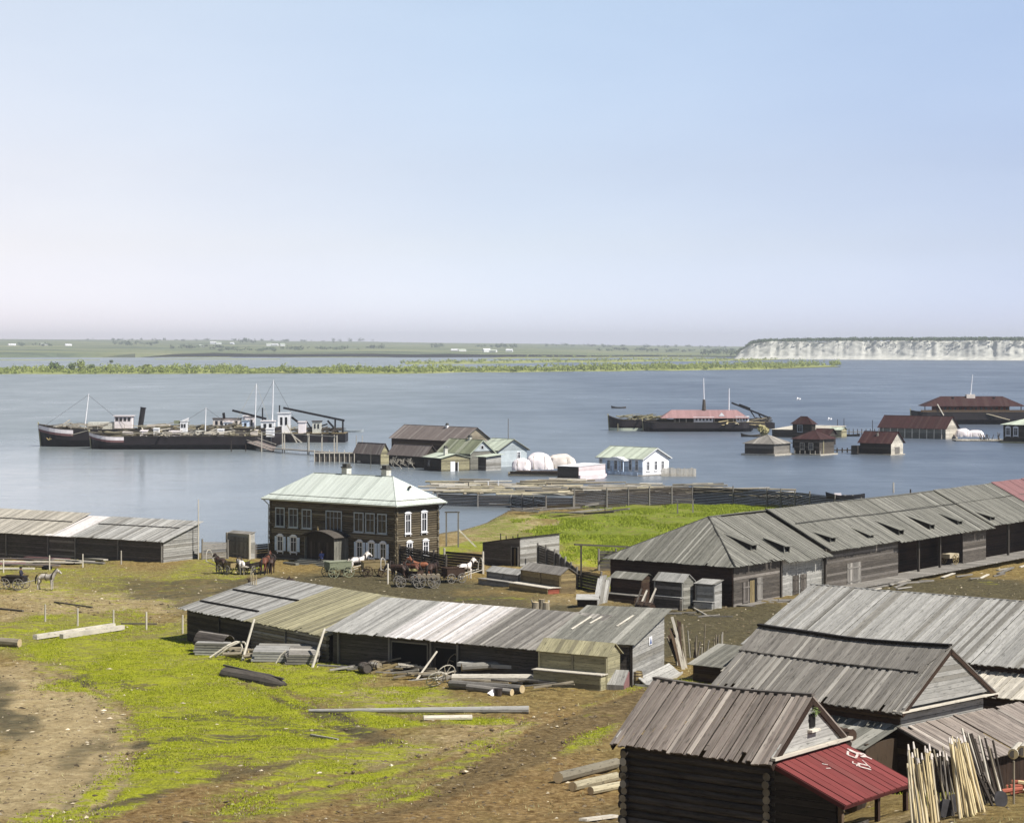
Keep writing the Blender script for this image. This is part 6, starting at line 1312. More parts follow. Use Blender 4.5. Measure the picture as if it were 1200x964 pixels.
mb=MB(); mb.beam((dx(386),-1,zz(512)),(dx(405),-1,zz(512)),.3,1.6,up=(0,0,1),tint=.7); mb.build('end_sponson',M['black'],dr)
for q in ((337,497,350,520),(342,508,357,520)):
    mb=MB(); mb.beam((dx(q[0]),-1.6,zz(q[1])),(dx(q[2]),-1.9,zz(q[3])),.3,.12,up=(0,1,0),tint=1.2); mb.build('plank',M['beam'],dr)
bpy.context.view_layer.update()
stack('dark jumble of timber and gear on the right end of the work pontoon',dr,dx(358),dx(395),0,6,2.2,40,M['dkgrey'],(2,6)); stack('pale planks piled around the cabins of the work pontoon',dr,dx(296),dx(352),2,7,2.3,40,M['decklog'],(2,5)); stack('pile of planks under the long canvas cabin',dr,dx(228),dx(300),0,2,2.4,50,M['decklog'],(3,6))
# gangway and pier to the land
A_=Wp(268,508,WT(270,524).y); B_=Wp(322,526.5,WT(322,529).y); gw=thing('gangway','sloping plank gangway from the nearer barge down to the pier','gangway',B_)
d=A_-B_; mb=MB(); side=V((0,4.4,.9)); mb.obox((0,-2.2,-.5),d,side,(0,0,.15),1.3); mb.build('ramp',M['brownroof'],gw)
for s in (-2.2,2.2): mb=MB(); mb.beam((0,s,.6+s*.2),d+V((0,s,.6+s*.2)),.14,.14); mb.build('handrail',M['beam'],gw)
for f in (.15,.4,.65,.9): mb=MB(); p=d*f; mb.beam(p+V((0,-2.2,-.4)),p+V((0,-2.2,.2)),.14,.14); mb.build('rail_post',M['beam'],gw)
for f in (.25,.5,.75): mb=MB(); p=d*f; mb.beam((p.x,.2,-B_.z-.8),(p.x,.2,p.z-.1),.2,.2); mb.build('trestle',M['dark'],gw)
C0,C1=WT(316,529.5),WT(398,535.5); pr_=thing('pier','plank pier on posts joined by tall pole frames','pier',C0); d=C1-C0
n_=V((-d.y,d.x,0)).normalized(); 
mb=MB(); mb.obox((0,0,.7),d,n_*2.2,(0,0,.15),1); mb.build('deck',M['grey'],pr_)
for px in (334,361.5,363,378,392,395):
    f=(px-316)/82; p=d*f; h=(534-507)*C0.y/F; mb=MB(); mb.beam(p+V((0,.1,-.8)),p+V((0,.1,h-.5)),.22,.22,tint=1.2); mb.build('post',M['beam'],pr_)
for px in (306,331.5): 
    f=(px-316)/82; p=d*f; h=(534-508)*C0.y/F; mb=MB(); mb.beam(p+V((0,.3,-.8)),p+V((0,.3,h-.5)),.2,.2,tint=1.2); mb.build('post',M['beam'],pr_)
h=(533-507)*C0.y/F-.6
for f0,f1 in ((-.12,.2),(.22,.54),(.58,.96)): mb=MB(); mb.beam(d*f0+ZUP*h,d*f1+ZUP*h,.14,.14,tint=1.2); mb.build('cross_rail',M['beam'],pr_)
C0=WT(368,541); pl_=thing('pier_platform','low dark timber platform with pale vertical posts beside the leftmost flooded house','platform',C0,-.03); m_=C0.y/F; W_=48*m_
mb=MB(); mb.box(0,W_,0,3.2,1.55,1.8); mb.box(.1,W_,.1,3,-.5,1.5,.6); mb.build('deck',M['dkgrey'],pl_)
for i in range(9): mb=MB(); mb.beam((W_*i/8.2+.1,-.08,-.5),(W_*i/8.2+.1,-.08,2.0 if i%3 else 2.4),.18,.14,tint=1.15); mb.build('post',M['beam'],pl_)
mb=MB(); mb.beam((0,-.1,1.8),(W_,-.1,1.8),.14,.2,tint=1.1); mb.build('kerb_beam',M['beam'],pl_)
for px,y0,lab in ((417.5,510,'white pole above the pier platform near the leftmost flooded house'),(424.5,510,'white pole with crossbar over the leftmost flooded house')): pole(lab,px,y0,533,.09,'beam',group='white poles by the pier platform')
# middle barge group with red roofed deckhouse
tb,Lb,sb=barge('barge','black barge with pale waterline band and timber deck load, left of the red roofed barge',714,800,504,2.9,7,1.2,None,-.01,bow=.22)
mb=MB(); 
for i in range(0,24):
    A,Bq=sb[i][1],sb[i+1][1]; mb.prism([(A[0],A[1]*1.0-.12,-.4),(Bq[0],Bq[1]-.12,-.4),(Bq[0],Bq[1]-.12,.75),(A[0],A[1]-.12,.75)],(0,-.05,0),1)
mb.build('waterline_band',M['palegreen'],tb); bpy.context.view_layer.update()
stack('yellow timber load on the black barge left of the red roofed barge',tb,4,17,-2.5,2,2.8,60,M['yellow'],(3,7))
tr,Lr,sr=barge('covered_barge','dark red black barge carrying a long faded red roof over white cabins','barge',0,1,'x',1) if False else barge('covered_barge','dark red black barge carrying a long faded red roof over white cabins',754,882,505,2.5,9,.3,None,-.005,tarn='tar',bow=.10)
m_=WT(754,505).y/F; X=lambda px:(px-754)*m_
z0,z1=X(754+505-490),X(754+505-474)
M['fadedroof']=wood('faded pinkish roof sheets',(.22,.13,.13),(.31,.19,.185),None,blotch=.2,speck=.2)
def deckroof(par,x0,x1,y0,y1,ze,zr,ins,mat,nm='roof'):
    P_=roof_planes('hip',x1-x0,y1-y0,0,zr-ze,.5,.5,inset=ins); mb=MB()
    do_roof(mb,[(p,o+V((x0,y0,ze)),s,t_) for p,o,s,t_ in P_],.6,.08,tint=(.88,1.12)); return mb.build(nm,mat,par)
deckroof(tr,X(776),X(874),-3.6,3.6,(505-488.5)*m_,(505-480.5)*m_,3.0,M['fadedroof'])
cabin(X(812),X(834.5),-3.5,0,2.4,(505-488.5)*m_,'whitepaint',tr,5,'whitepaint'); cabin(X(861),X(876),-3.5,0,2.4,(505-488)*m_,'whitepaint',tr,4,'whitepaint')
mb=MB(); mb.box(X(790),X(870),-1,2.5,2.4,(505-489)*m_,.6); mb.build('cabin',M['dark'],tr)
for px in (790,795,803,836,851,858,867): mb=MB(); mb.box(X(px)-.1,X(px)+.1,-3.6,-3.4,2.3,(505-489.5)*m_); mb.build('roof_post',M['beam'],tr)
mb=MB(); mb.prism([(X(841),-3.4,(505-487)*m_),(X(848),-3.4,(505-487)*m_),(X(844.5),-3.4,(505-483)*m_)],(0,1.2,0),1); mb.build('dormer',M['whitepaint'],tr)
mast(tr,'',X(825.5),0,2.4,(505-443)*m_-2.4,.2,-.02); mast(tr,'',X(854),0,2.4,(505-455)*m_-2.4,.2,.01)
mb=MB(); mb.cyl((X(825),0,(505-481)*m_),(X(825),0,(505-468)*m_),.6,.35,8); mb.build('mast_step',M['dkgrey'],tr)
P=WT(896,503); mb=MB()
for px0,y0,px1,y1,lab in ((789,486,800.5,504.5,'pale spar leaning on the bow of the red roofed barge'),):
    B_=WT(px1,y1); A_=Wp(px0,y0,B_.y+2); mb=MB(); mb.cyl((0,0,-.4),A_-B_,.2,.17,6,1.3); tag(mb.build('spar',M['beam'],None,B_),lab,'spar','spars leaning on the barges')
pole('short pale post beside the bow of the red roofed barge',769.5,498,505.5,.14,'beam',name='mooring_post')
pole('short pale post at the black barge bow',724,496,505,.14,'yellow',name='mooring_post')
dd=thing('work_pontoon','dark cluttered pontoon with a sloping black beam behind the red roofed barge','pontoon',WT(880,502),0.0); m2=WT(880,502).y/F; X2=lambda px:(px-880)*m2; Z2=lambda py:(502-py)*m2
mb=MB(); mb.box(X2(862),X2(908),0,6,-.5,1.6,1); mb.build('hull',M['tar'],dd)
for q in ((858,472,903,490,.5),(901,489,901,500,.4),(890,486,900,499,.35),(878,478,886,490,.3),(867,474,880,479,.5)):
    mb=MB(); mb.beam((X2(q[0]),2,Z2(q[1])),(X2(q[2]),2,Z2(q[3])),q[4],q[4],up=(0,1,0),tint=.7); mb.build('truss_beam',M['black'],dd)
bpy.context.view_layer.update()
stack('dark jumble of timber on the pontoon behind the red roofed barge',dd,X2(878),X2(902),0,5,1.6,60,M['dkgrey'],(2,4)); stack('pale planks sloping off the stern of the red roofed barge',tr,X(848),X(885),-4,-2,1.7,12,M['fresh'],(4,8))
# floating landing stage far right
tl,Ll,sl_=barge('landing_stage','floating landing stage with long dark red hipped roof at the right edge',1068,1260,496.5,3.6,10,.5,None,0.0,tarn='tar',group=None,cat='landing stage',bow=.07)
m_=WT(1068,496.5).y/F; X=lambda px:(px-1068)*m_; Z=lambda py:(496.5-py)*m_
deckroof(tl,X(1081),X(1196),-4.2,4.2,Z(474.5),Z(464.5),6.0,M['maroon'])
mb=MB(); mb.box(X(1094),X(1180),-3,3,3.3,Z(474.5),.8); mb.build('cabin',M['rust'],tl)
for i in range(14): mb=MB(); px=1098+i*6; mb.box(X(px),X(px+2.4),-3.06,-3,Z(482),Z(477),1); mb.build('window',M['glass'],tl)
for i in range(9): mb=MB(); px=1081+i*14; mb.box(X(px)-.12,X(px)+.12,-4.1,-3.9,3.5,Z(475)); mb.build('roof_post',M['brown'],tl)
mb=MB(); mb.box(X(1076),X(1200),-4.6,-4.3,3.5,4.3); mb.build('bulwark',M['brown'],tl)
mast(tl,'',X(1137),0,Z(466),7,.18,.1); mb=MB(); mb.box(X(1132),X(1142),-1,1,Z(466.5),Z(462),1); mb.build('roof_lantern',M['canvas'],tl)
for px in (1116,1164): mb=MB(); mb.cyl((X(px),-1,Z(470)),(X(px),-1,Z(465)),.4,.4,8); mb.build('stovepipe',M['black'],tl)
mb=MB(); mb.beam((X(1095),-4.8,Z(473)),(X(1102),-5.2,Z(486)),.3,.2,up=(0,1,0),tint=1.3); mb.build('prop',M['beam'],tl)
mb=MB(); mb.beam((X(1152),-4.8,Z(484)),(X(1177),-7,Z(491)),.9,.2,tint=1.2); mb.build('gangplank',M['fresh'],tl)
# mast standing on palisade side
# ================================================================ palisade along the water and log rafts
fpts=[(513,592),(560,593.5),(600,594),(640,595.5),(672,596.5)],[(672,596),(710,595),(760,592),(812,590),(860,592),(900,594),(950,599),(1010,606)]
def palisade(name,label,pts,h0,h1,mat,post='beam',bw=.22,pw=.2,cat='fence',every=None,step=4.0,axis='s',extra=.25):
    P=[G(*p) for p in pts]; t=thing(name,label,cat,P[0])
    tot=sum((b-a).length for a,b in zip(P,P[1:])); cum=0; k=0
    for a,b in zip(P,P[1:]):
        d=b-a; d.z=0; L_=d.length; S=d.normalized(); Nn=V((S.y,-S.x,0)); Nn=Nn if Nn.y<0 else -Nn
        ha=h0+(h1-h0)*cum/tot; hb=h0+(h1-h0)*(cum+L_)/tot; dz=b.z-a.z
        mb=MB(); O=a-P[0]; mb.strips([(0,-.5),(L_,-.5+dz),(L_,hb+dz),(0,ha)] if axis=='s' else [(0,-.5),(L_,-.5+dz),(L_,hb+dz),(0,ha)],O,S,ZUP,Nn,bw,.06,axis,.03,.02,0,.08,tint=(.65,1.2)); mb.build('boards',M[mat],t)
        n=max(1,int(round(L_/step)))
        for i in range(n):
            f=i/n; q=O+S*(L_*f)+ZUP*(dz*f); mb=MB(); h=ha+(hb-ha)*f; mb.cyl(q+Nn*.16+ZUP*-.5,q+Nn*.16+ZUP*(h+extra+R(-.1,.15)),pw*.6,pw*.5,7,R(.8,1.2)); mb.build('post',M[post],t)
        cum+=L_
    q=P[-1]-P[0]; mb=MB(); mb.cyl(q+Nn*.12+ZUP*-.5,q+Nn*.12+ZUP*(h1+extra),pw*.6,pw*.5,7); mb.build('post',M[post],t)
    return t
palisade('palisade_fence','weathered dark plank palisade along the water, lower left stretch in front of the log rafts',fpts[0],1.65,1.6,'dark',post='grey',step=4.6)
palisade('palisade_fence','weathered dark plank palisade along the water, taller right stretch behind the green weeds',fpts[1],2.5,2.4,'dark',post='grey',step=5.2)
i=0
for (x0,x1,y0,y1,n) in ((515,690,564,581,110),(690,840,568,580,60),(830,930,574,584,14)):
    for k in range(n):
        px,py=R(x0,x1),R(y0,y1)
        P=WT(px,py); L_=R(2.5,9); a=R(-.22,.16) if R(0,1)<.8 else R(-.9,.9); d=V((math.cos(a),math.sin(a),R(-.02,.03)))*L_
        if px+ L_/2*F/P.y > x1+14: continue
        mb=MB(); mb.cyl(-d/2,d/2,R(.12,.21),R(.09,.17),7,R(.6,1.3),0,True,1); o=mb.build('floating_log',[M['log'] if R(0,1)<.5 else (M['decklog'] if R(0,1)<.7 else M['beam']),M['logend']],None,V((P.x,P.y,R(.1,.5))))
        tag(o,'bleached log in the long left raft behind the palisade' if x0==515 else ('brownish log in the raft right of the houseboat' if x0==690 else 'loose log beyond the tall palisade'),'log','logs of the long left raft' if x0==515 else ('logs of the raft right of the houseboat' if x0==690 else 'loose logs beyond the palisade'))
for px,h,lab in ((572,1.4,'left white stake on the log raft'),(584,1.6,'middle white stake on the log raft'),(549,1.2,'dark short stake at the left end of the log raft')): pole(lab,px,573-h*6.5,573,.1,'whitepaint' if 'white' in lab else 'dark',group='stakes on the log raft',name='raft_stake')
# drift boards thrown up against the palisade
for k in range(20):
    px,py=R(585,740),R(594,605); P=G(px,py); L_=R(2.5,6); a=R(-.5,.6); d=V((math.cos(a),math.sin(a),R(-.05,.12)))*L_
    mb=MB(); mb.beam(-d/2,d/2,R(.2,.4),R(.08,.25),tint=R(.6,1.3)); tag(mb.build('drift_board',M['grey'] if k%3 else M['dkgrey'],None,P+ZUP*(.15+R(0,.4))),'grey driftwood board heaped below the palisade','board','driftwood boards below the palisade')
# ================================================================ fences and posts
def post(label,px,y0,y1,group,mat='beam',r=.075,lean=0.0,name='wooden_post'):
    P=G(px,y1); h=(y1-y0)*P.y/F; mb=MB(); mb.cyl((0,0,-.4),(lean,0,h),r,r*.85,7,R(.95,1.25)); return tag(mb.build(name,M[mat],None,P),label,'post',group)
gp='row of bleached posts across the grass'
for px,y1,h,lab in ((53,728,20,'leftmost bleached post of the lower row'),(91,733,20.5,'second bleached post from the left in the lower row'),(133,732,17.5,'bleached post standing at the end of the long squared beams'),(171.5,738,21,'fourth bleached post of the lower row, right of the beams'),(214,742,21.5,'bleached post beside the left end of the market shed')): post(lab,px,y1-h,y1,gp)
gp='posts in front of the left plank sheds'
for px,y1,h,lab in ((4,671,16,'bleached post at the left edge behind the cart'),(58,667.5,17,'bleached post above the grey cart horse'),(97,665,16,'bleached post between the cart horse and the grey shed'),(142,661,16,'bleached post in front of the rightmost left shed')): post(lab,px,y1-h,y1,gp)
pole('tall thin pole rising at the right corner of the left sheds',232.5,585,655,.07,'beam',ground=True)
palisade('board_fence','low grey horizontal board fence left of the privy',[(236,655),(266,654)],1.75,1.7,'grey',post='grey',step=3.2)
palisade('board_fence','dark low board fence between the privy and the log house',[(297,654),(318,653)],1.5,1.5,'dkgrey',post='grey',step=3)
palisade('board_fence','dark board fence behind the horses at the right of the log house',[(470,666),(524,675)],2.3,2.0,'dark',post='dkgrey',bw=.26,step=2.6,extra=.1)
palisade('board_fence','dark board fence behind the white horse with pale end post',[(522,668),(567,672)],1.9,1.9,'dark',post='beam',bw=.26,step=4.2,extra=.25)
palisade('board_fence','sloping dark board fence between the small shed and the long warehouse',[(632,664),(652,672),(678,690),(706,694)],2.2,1.6,'dkgrey',post='grey',bw=.26,step=3.8)
palisade('slat_fence','short slatted fence panel at the left corner of the long warehouse',[(702,668),(722,668)],1.9,1.9,'grey',post='grey',bw=.3,step=2.5)
def frame_gate(label,p0,p1,h0,h1,mat,brace=None,name='gate_frame',w=.16):
    A,B=G(*p0),G(*p1); t=thing(name,label,'gate frame',A); d=B-A
    hA,hB=h0*A.y/F,h1*B.y/F
    mb=MB(); mb.beam((0,0,-.4),(0,0,hA),w,w); mb.build('post',M[mat],t)
    mb=MB(); mb.beam(d+ZUP*-.4,d+ZUP*hB,w,w); mb.build('post',M[mat],t)
    mb=MB(); a_,b_=ZUP*(hA*.98),d+ZUP*(hB*.98); e=(b_-a_)*.12; mb.beam(a_-e,b_+e,w*.9,w*.9); mb.build('crossbar',M[mat],t)
    if brace: mb=MB(); mb.beam(d+ZUP*hB*.5,d+V((brace,0,-.2)),w*.9,w*.9); mb.build('brace',M['beam'],t)
    return t
frame_gate('bleached swing like gate frame at the water right of the log house',(523,640),(537,641),41,42,'grey',2.2)
frame_gate('small bleached goal like frame in the green weeds below the palisade',(794,602),(812,602),17,17,'grey')
frame_gate('dark tall post with a long crossbar reaching towards the long warehouse',(681,690),(735,660),53,20,'dkgrey')
pole('thin dark post in the weeds near the driftwood',709,583,602,.06,'dark',ground=True)

# ================================================================ timber on the ground
def log(label,p0,p1,r,group=None,mat='beam',lift=0.0,name='log',r2=None,cat='log',tint=None):
    A,B=G(*p0),G(*p1); c=(A+B)/2; mb=MB(); mb.cyl(A-c+ZUP*(r+lift),B-c+ZUP*((r2 or r)+lift),r,r2 or r,9,tint,0,True,1); return tag(mb.build(name,[M[mat],M['logend']],None,c),label,cat,group)
def beam(label,p0,p1,w,h,group=None,mat='beam',lift=0.0,name='beam',cat='beam',tint=None):
    A,B=G(*p0),G(*p1); c=(A+B)/2; mb=MB(); mb.beam(A-c+ZUP*(h/2+lift),B-c+ZUP*(h/2+lift),w,h,tint=tint); return tag(mb.build(name,M[mat],None,c),label,cat,group)
beam('long squared pale beam lying by the posts, the farther of two',(41,749),(133,735),.35,.32,'squared beams on the grass',tint=1.1); beam('long squared pale beam lying by the posts, the nearer of two',(72,748),(144,737.5),.35,.32,'squared beams on the grass',tint=1.2)
log('thick brown log cut off by the left edge of the grass',(-14,756),(23,758.5),.30,None,'log')
beam('thin fallen rail lying left above the post row',(-5,713.5),(27,716.5),.16,.12,'thin rails lying on the field','dkgrey'); beam('thin dark rail lying across the cart track',(64,706),(108,712),.14,.1,'thin rails lying on the field','dkgrey'); beam('dark rail lying between the two right posts',(142,731),(184,731.5),.12,.1,'thin rails lying on the field','dkgrey')
log('very long thin grey log lying across the middle of the slope',(362,834),(620,836),.08,None,'greylight',r2=.21); log('short pale log lying under the long grey log',(496,845),(553,844),.15,None,'beam'); beam('thin pale stick lying on the bare slope',(364,861.5),(396,867),.10,.08,None,'beam',name='stick',cat='stick')
beam('bleached board end at the foot of the storehouse',(683,962),(720,957),.3,.1,None,'beam',name='board',cat='board')
for p0,p1,r,lab in (((654,918),(722,900),.24,'thickest pale log stacked left of the log storehouse'),((671,927),(722,915),.2,'middle pale log stacked left of the log storehouse'),((692,931),(730,924),.17,'shortest log of the stack left of the log storehouse')): log(lab,p0,p1,r,'logs left of the log storehouse','decklog',name='log')
for i,(p0,p1,r,m_) in enumerate((((528,806),(612,812),.24,'grey'),((530,800),(628,800),.26,'beam'),((548,809),(600,815),.2,'grey'),((541,795),(596,792),.24,'greylight'))): log(['grey log lowest but one in the heap before the market shed','pale long log with sawn end in the heap before the market shed','short grey log in front of the heap before the market shed','pale log at the back of the heap before the market shed'][i],p0,p1,r,'logs heaped before the market shed',m_,.0 if i!=3 else .45)
beam('broad grey hewn slab lying on top of the log heap',(538,791),(602,794),.9,.22,None,'greylight',.6,'slab','slab')
beam('dark square timber block leaning at the right of the log heap',(600,796),(617,786),.6,.5,None,'dark',.2,'timber_block','timber')
# boards lying by the left sheds
k=0
for x0,y0,x1,y1,m_ in ((-20,651,70,653,'beam'),(-20,655,62,657,'brownroof'),(-15,659,75,661,'beam'),(5,663,70,664.5,'brownroof'),(-10,667,40,667,'beam'),(30,654,80,656.5,'pinkroof'),(10,648,52,649.5,'grey'),(40,660,96,661,'beam'),(62,656,110,659,'beam'),(84,659,122,661,'grey'),(-5,662,30,661.5,'pinkroof'),(100,656,124,658,'beam')):
    beam('long pale board lying flat before the left sheds' if m_ in('beam','grey') else 'long reddish board lying flat before the left sheds',(x0,y0),(x1,y1),.55,.14,'pale boards lying before the left sheds' if m_ in('beam','grey') else 'reddish boards lying before the left sheds',m_,.04*(k%4),'board','board'); k+=1
for px,py,lab in ((38,653,'dark stone lying among the boards by the left sheds'),(81,661,'small dark stone at the right end of the boards'),(88,661,'second small dark stone beside the pale boards'),(55,667,'low dark stone behind the cart horse')):
    P=G(px,py); bm=bmesh.new(); bmesh.ops.create_icosphere(bm,subdivisions=2,radius=.4)
    for v in bm.verts: v.co=V((v.co.x*1.3,v.co.y,v.co.z*.7))*(1+R(-.12,.12))
    me=bpy.data.meshes.new('stone'); bm.to_mesh(me); bm.free(); me.materials.append(M['stone']); o=bpy.data.objects.new('stone',me); COL.objects.link(o); o.location=P+ZUP*.15; tag(o,lab,'stone','stones by the left sheds')
# overturned dugout boat
P0,P1=G(262,791),G(336,804); c=(P0+P1)/2; d=P1-P0; L_=d.length
bt=thing('overturned_boat','dark overturned wooden boat lying on the grass','boat',c,math.atan2(d.y,d.x))
mb=MB(); n=20; pr_=[]
for i in range(n+1):
    x=-L_/2+L_*i/n; f=i/n; w_=.62*min(1,(f/.10+.45))*min(1,((1-f)/.30))**.6+.02; h_=.62*min(1,(f/.08+.5))*min(1,((1-f)/.35)+.15)**.5
    pr_.append([V((x,-w_*math.cos(a)*1.0,h_*math.sin(a)-.05)) for a in [math.pi*j/8 for j in range(9)]])
for A,B in zip(pr_,pr_[1:]):
    for j in range(8): mb.face([A[j],B[j],B[j+1],A[j+1]],[(A[j].x,j*.25),(B[j].x,j*.25),(B[j].x,j*.25+.25),(A[j].x,j*.25+.25)],.8+.35*((j*7)%3)/2,0,False)
mb.face(pr_[0],[(p.y,p.z) for p in pr_[0]],.8); mb.build('hull',M['dkgrey'],bt)
mb=MB(); mb.beam((-L_/2,0,.62),(L_/2-.3,0,.42),.12,.1,tint=.9); mb.build('keel',M['dkgrey'],bt)
# gear at the market shed
P=G(247,752); d=G(280,756)-P
t=thing('bark_bundle','dark rounded bundle of bark sheets lying at the shed wall','bundle',G(249,764)+V((0,.5,.1)),math.atan2(d.y,d.x)*.5); mb=MB()
for i in range(10):
    a0,a1=math.pi*i/10,math.pi*(i+1)/10
    mb.prism([(-1.1,-.75*math.cos(a0),.35+.8*math.sin(a0)),(1.25,-.75*math.cos(a0),.25+.75*math.sin(a0)),(1.25,-.75*math.cos(a1),.25+.75*math.sin(a1)),(-1.1,-.75*math.cos(a1),.35+.8*math.sin(a1))],V((0,-math.cos((a0+a1)/2),math.sin((a0+a1)/2)))*.06,R(.6,1.3))
mb.build('bark',M['dklog'],t)
def plank_pile(label,px,py,L_,W_,n,rz,mat,sl=.0,group='board piles at the market shed',name='board_pile'):
    P=G(px,py); t=thing(name,label,'board pile',P,rz,group)
    for k in range(n):
        mb=MB(); x=R(-.12,.12)
        for q in range(max(2,int(W_/.32))):
            y=q*.33; mb.obox((-L_/2+x+R(-.1,.1),y,.02+.17*k+sl*y),(L_,0,0),(0,.29,.29*sl),(0,0,.12),R(.8,1.2))
        mb.build('board_layer',M[mat],t)
    return t
plank_pile('pile of pale grey boards in front of the dark bark bundle',247,768,2.3,1.2,5,-.15,'greylight'); plank_pile('low grey board pile with sloping top before the log wall',326,776,3.4,1.3,4,-.12,'greylight',.3); plank_pile('right grey board pile beside the leaning prop',353,779,2.0,1.3,4,-.12,'grey',.3)
# curved sledge runners
t=thing('sledge_runners','pair of bent pale sledge runners leaning on the board pile','sledge',G(262,770),-.1)
for k in (0,.28):
    mb=MB(); pts=[V((-.9+k,-.1+k,.0)),V((.2+k,.2,.75)),V((.75+k,.35,1.0)),V((1.05+k,.4,.95)),V((1.15+k,.4,.6)),V((1.05+k,.4,.3))]; mb.tube(pts,.06,6,1.25); mb.build('runner',M['beam'],t)
t=thing('sledge_runners','single bent white runner propped before the right board pile','sledge',G(333,776)); mb=MB(); mb.tube([V((-.5,-.3,0)),V((-.2,-.3,.5)),V((.15,-.3,.8))],.05,6,1.3); mb.build('runner',M['beam'],t)
for i in range(9):
    P=G(R(272,300),R(765,774)); a=R(-.4,.4); d=V((math.cos(a),math.sin(a),0))*R(.5,.9); mb=MB(); mb.cyl(-d,d,.12,.1,7,None,0,True,1); tag(mb.build('firewood_log',[M['log'],M['fresh']],None,P+ZUP*(.12+.16*(i%3))),'split firewood log between the prop and the bark bundle','firewood','firewood at the market shed')
# barrels
def barrel(label,P,r,h,mat='ochre',lying=None,group=None,parts=True):
    t=thing('barrel',label,'barrel',P,0,group); mb=MB(); n=14; prof=[(0,.82),(.25,.96),(.5,1.0),(.75,.96),(1,.84)]
    for (z0,r0),(z1,r1) in zip(prof,prof[1:]):
        for i in range(n):
            a0,a1=2*math.pi*i/n,2*math.pi*(i+1)/n; c=lambda a,rr,z:V((math.cos(a)*r*rr,math.sin(a)*r*rr,z*h))
            mb.face([c(a0,r0,z0),c(a1,r0,z0),c(a1,r1,z1),c(a0,r1,z1)],[(z0*h,a0),(z0*h,a1),(z1*h,a1),(z1*h,a0)],.85+.3*((i*5)%4)/3,0)
    mb.face([V((math.cos(2*math.pi*i/n)*r*.8,math.sin(2*math.pi*i/n)*r*.8,h*.95)) for i in range(n)],[(i,0) for i in range(n)],1); mb.face([V((math.cos(-2*math.pi*i/n)*r*.8,math.sin(-2*math.pi*i/n)*r*.8,h*.04)) for i in range(n)],[(i,0) for i in range(n)],1)
    b=mb.build('staves',M[mat],t)
    for z in (.12,.32,.7,.9):
        mb=MB(); rr=r*np.interp(z,[q[0] for q in prof],[q[1] for q in prof])+.012; mb.cyl((0,0,z*h-.025),(0,0,z*h+.025),rr,rr,14,1); mb.build('hoop',M['iron'],t)
    if lying is not None: t.rotation_euler=(math.radians(90),0,lying); t.location=P+ZUP*r
    return t
barrel('yellowish upright barrel at the corner of the pale end wall',G(746.5,802),.36,.8)
barrel('dark lying barrel in front of the board wall, left of two',G(424,788),.36,.9,'dkgrey',.5,'barrels lying by the market shed'); barrel('pale ended lying barrel in front of the board wall, right of two',G(434,786),.34,.8,'log',.9,'barrels lying by the market shed')
# wheels and ladders
def wheel_mesh(name,r,mat,par,n=8,w=.07):
    mb=MB(); k=18; P=[V((math.cos(2*math.pi*i/k)*r,0,math.sin(2*math.pi*i/k)*r)) for i in range(k+1)]; mb.tube(P,w*.45,6,1.0); mb.cyl((0,-.12,0),(0,.12,0),r*.17,r*.17,9,.9)
    for i in range(n): a=2*math.pi*(i+.5)/n; mb.cyl((math.cos(a)*r*.15,0,math.sin(a)*r*.15),(math.cos(a)*r*.97,0,math.sin(a)*r*.97),.03,.025,5,1.0)
    return mb.build(name,mat,par)
for px,py,r,rz,tilt,lab in ((511,806,.62,.5,.7,'left cart wheel leaning on the log heap'),(522,801,.66,.6,.45,'middle cart wheel leaning on the log heap'),(538,789,.72,.2,.25,'right cart wheel standing behind the log heap')):
    P=G(px,py); o=wheel_mesh('cart_wheel',r,M['beam'] if 'right' not in lab else M['log'],None); o.location=P+ZUP*(r*.85); o.rotation_euler=(tilt,0,rz); tag(o,lab,'wheel','old cart wheels by the log heap')
def ladder(label,A,B,w,n,mat,group=None,wd=.07):
    d=B-A; t=thing('ladder',label,'ladder',A,0,group); s=d.cross(ZUP)
    s=s.normalized()*w/2
    for q in (-1,1): mb=MB(); mb.beam(s*q,s*q+d,wd,wd,up=d.cross(s),tint=R(.9,1.2)); mb.build('rail',M[mat],t)
    for i in range(n): mb=MB(); p=d*((i+.6)/n); mb.cyl(p-s,p+s,.03,.03,6,1.1); mb.build('rung',M[mat],t)
    return t
A=G(466,789); ladder('small broken ladder lying on the junk heap by the market shed',A+V((0,.6,.5)),A+V((1.9,.8,.3)),.5,5,'beam')
t=thing('sawhorse','bleached small trestle frame standing on the junk heap','trestle',G(491,778)); 
for a_,b_ in (((0,0,0),(0,0,1.2)),((.7,0,0),(.7,0,1.2)),((0,0,.7),(.7,0,.7))): mb=MB(); mb.beam(a_,b_,.12,.12,up=(0,1,0),tint=1.25); mb.build('leg' if a_[2]==0 else 'crossbar',M['beam'],t)
for p0,z1,p1,lab in (((487,797),0,(512,763),'pale pole leaning from the junk heap onto the shed wall'),((555,790),0,(544,755),'thin dark pole leaning under the white roof')):
    A=G(*p0); B=Wp(p1[0],p1[1],A.y+1.6); mb=MB(); mb.cyl((0,0,-.05),B-A,.07,.06,7,1.2 if 'pale' in lab else .8); tag(mb.build('leaning_pole',M['beam'] if 'pale' in lab else M['grey'],None,A),lab,'pole','poles leaning on the long market shed')
for i in range(22):
    P=G(R(446,520),R(783,797)); a=R(-.7,.5); d=V((math.cos(a),math.sin(a),R(-.15,.25)))*R(.5,1.3); mb=MB(); mb.beam(-d,d,R(.08,.22),R(.05,.12)); tag(mb.build('scrap_board',M['log'] if i%3 else M['ochre'],None,P+ZUP*R(.1,.5)),'scrap wood piece in the junk heap before the market shed','scrap wood','scrap wood in the junk heap')
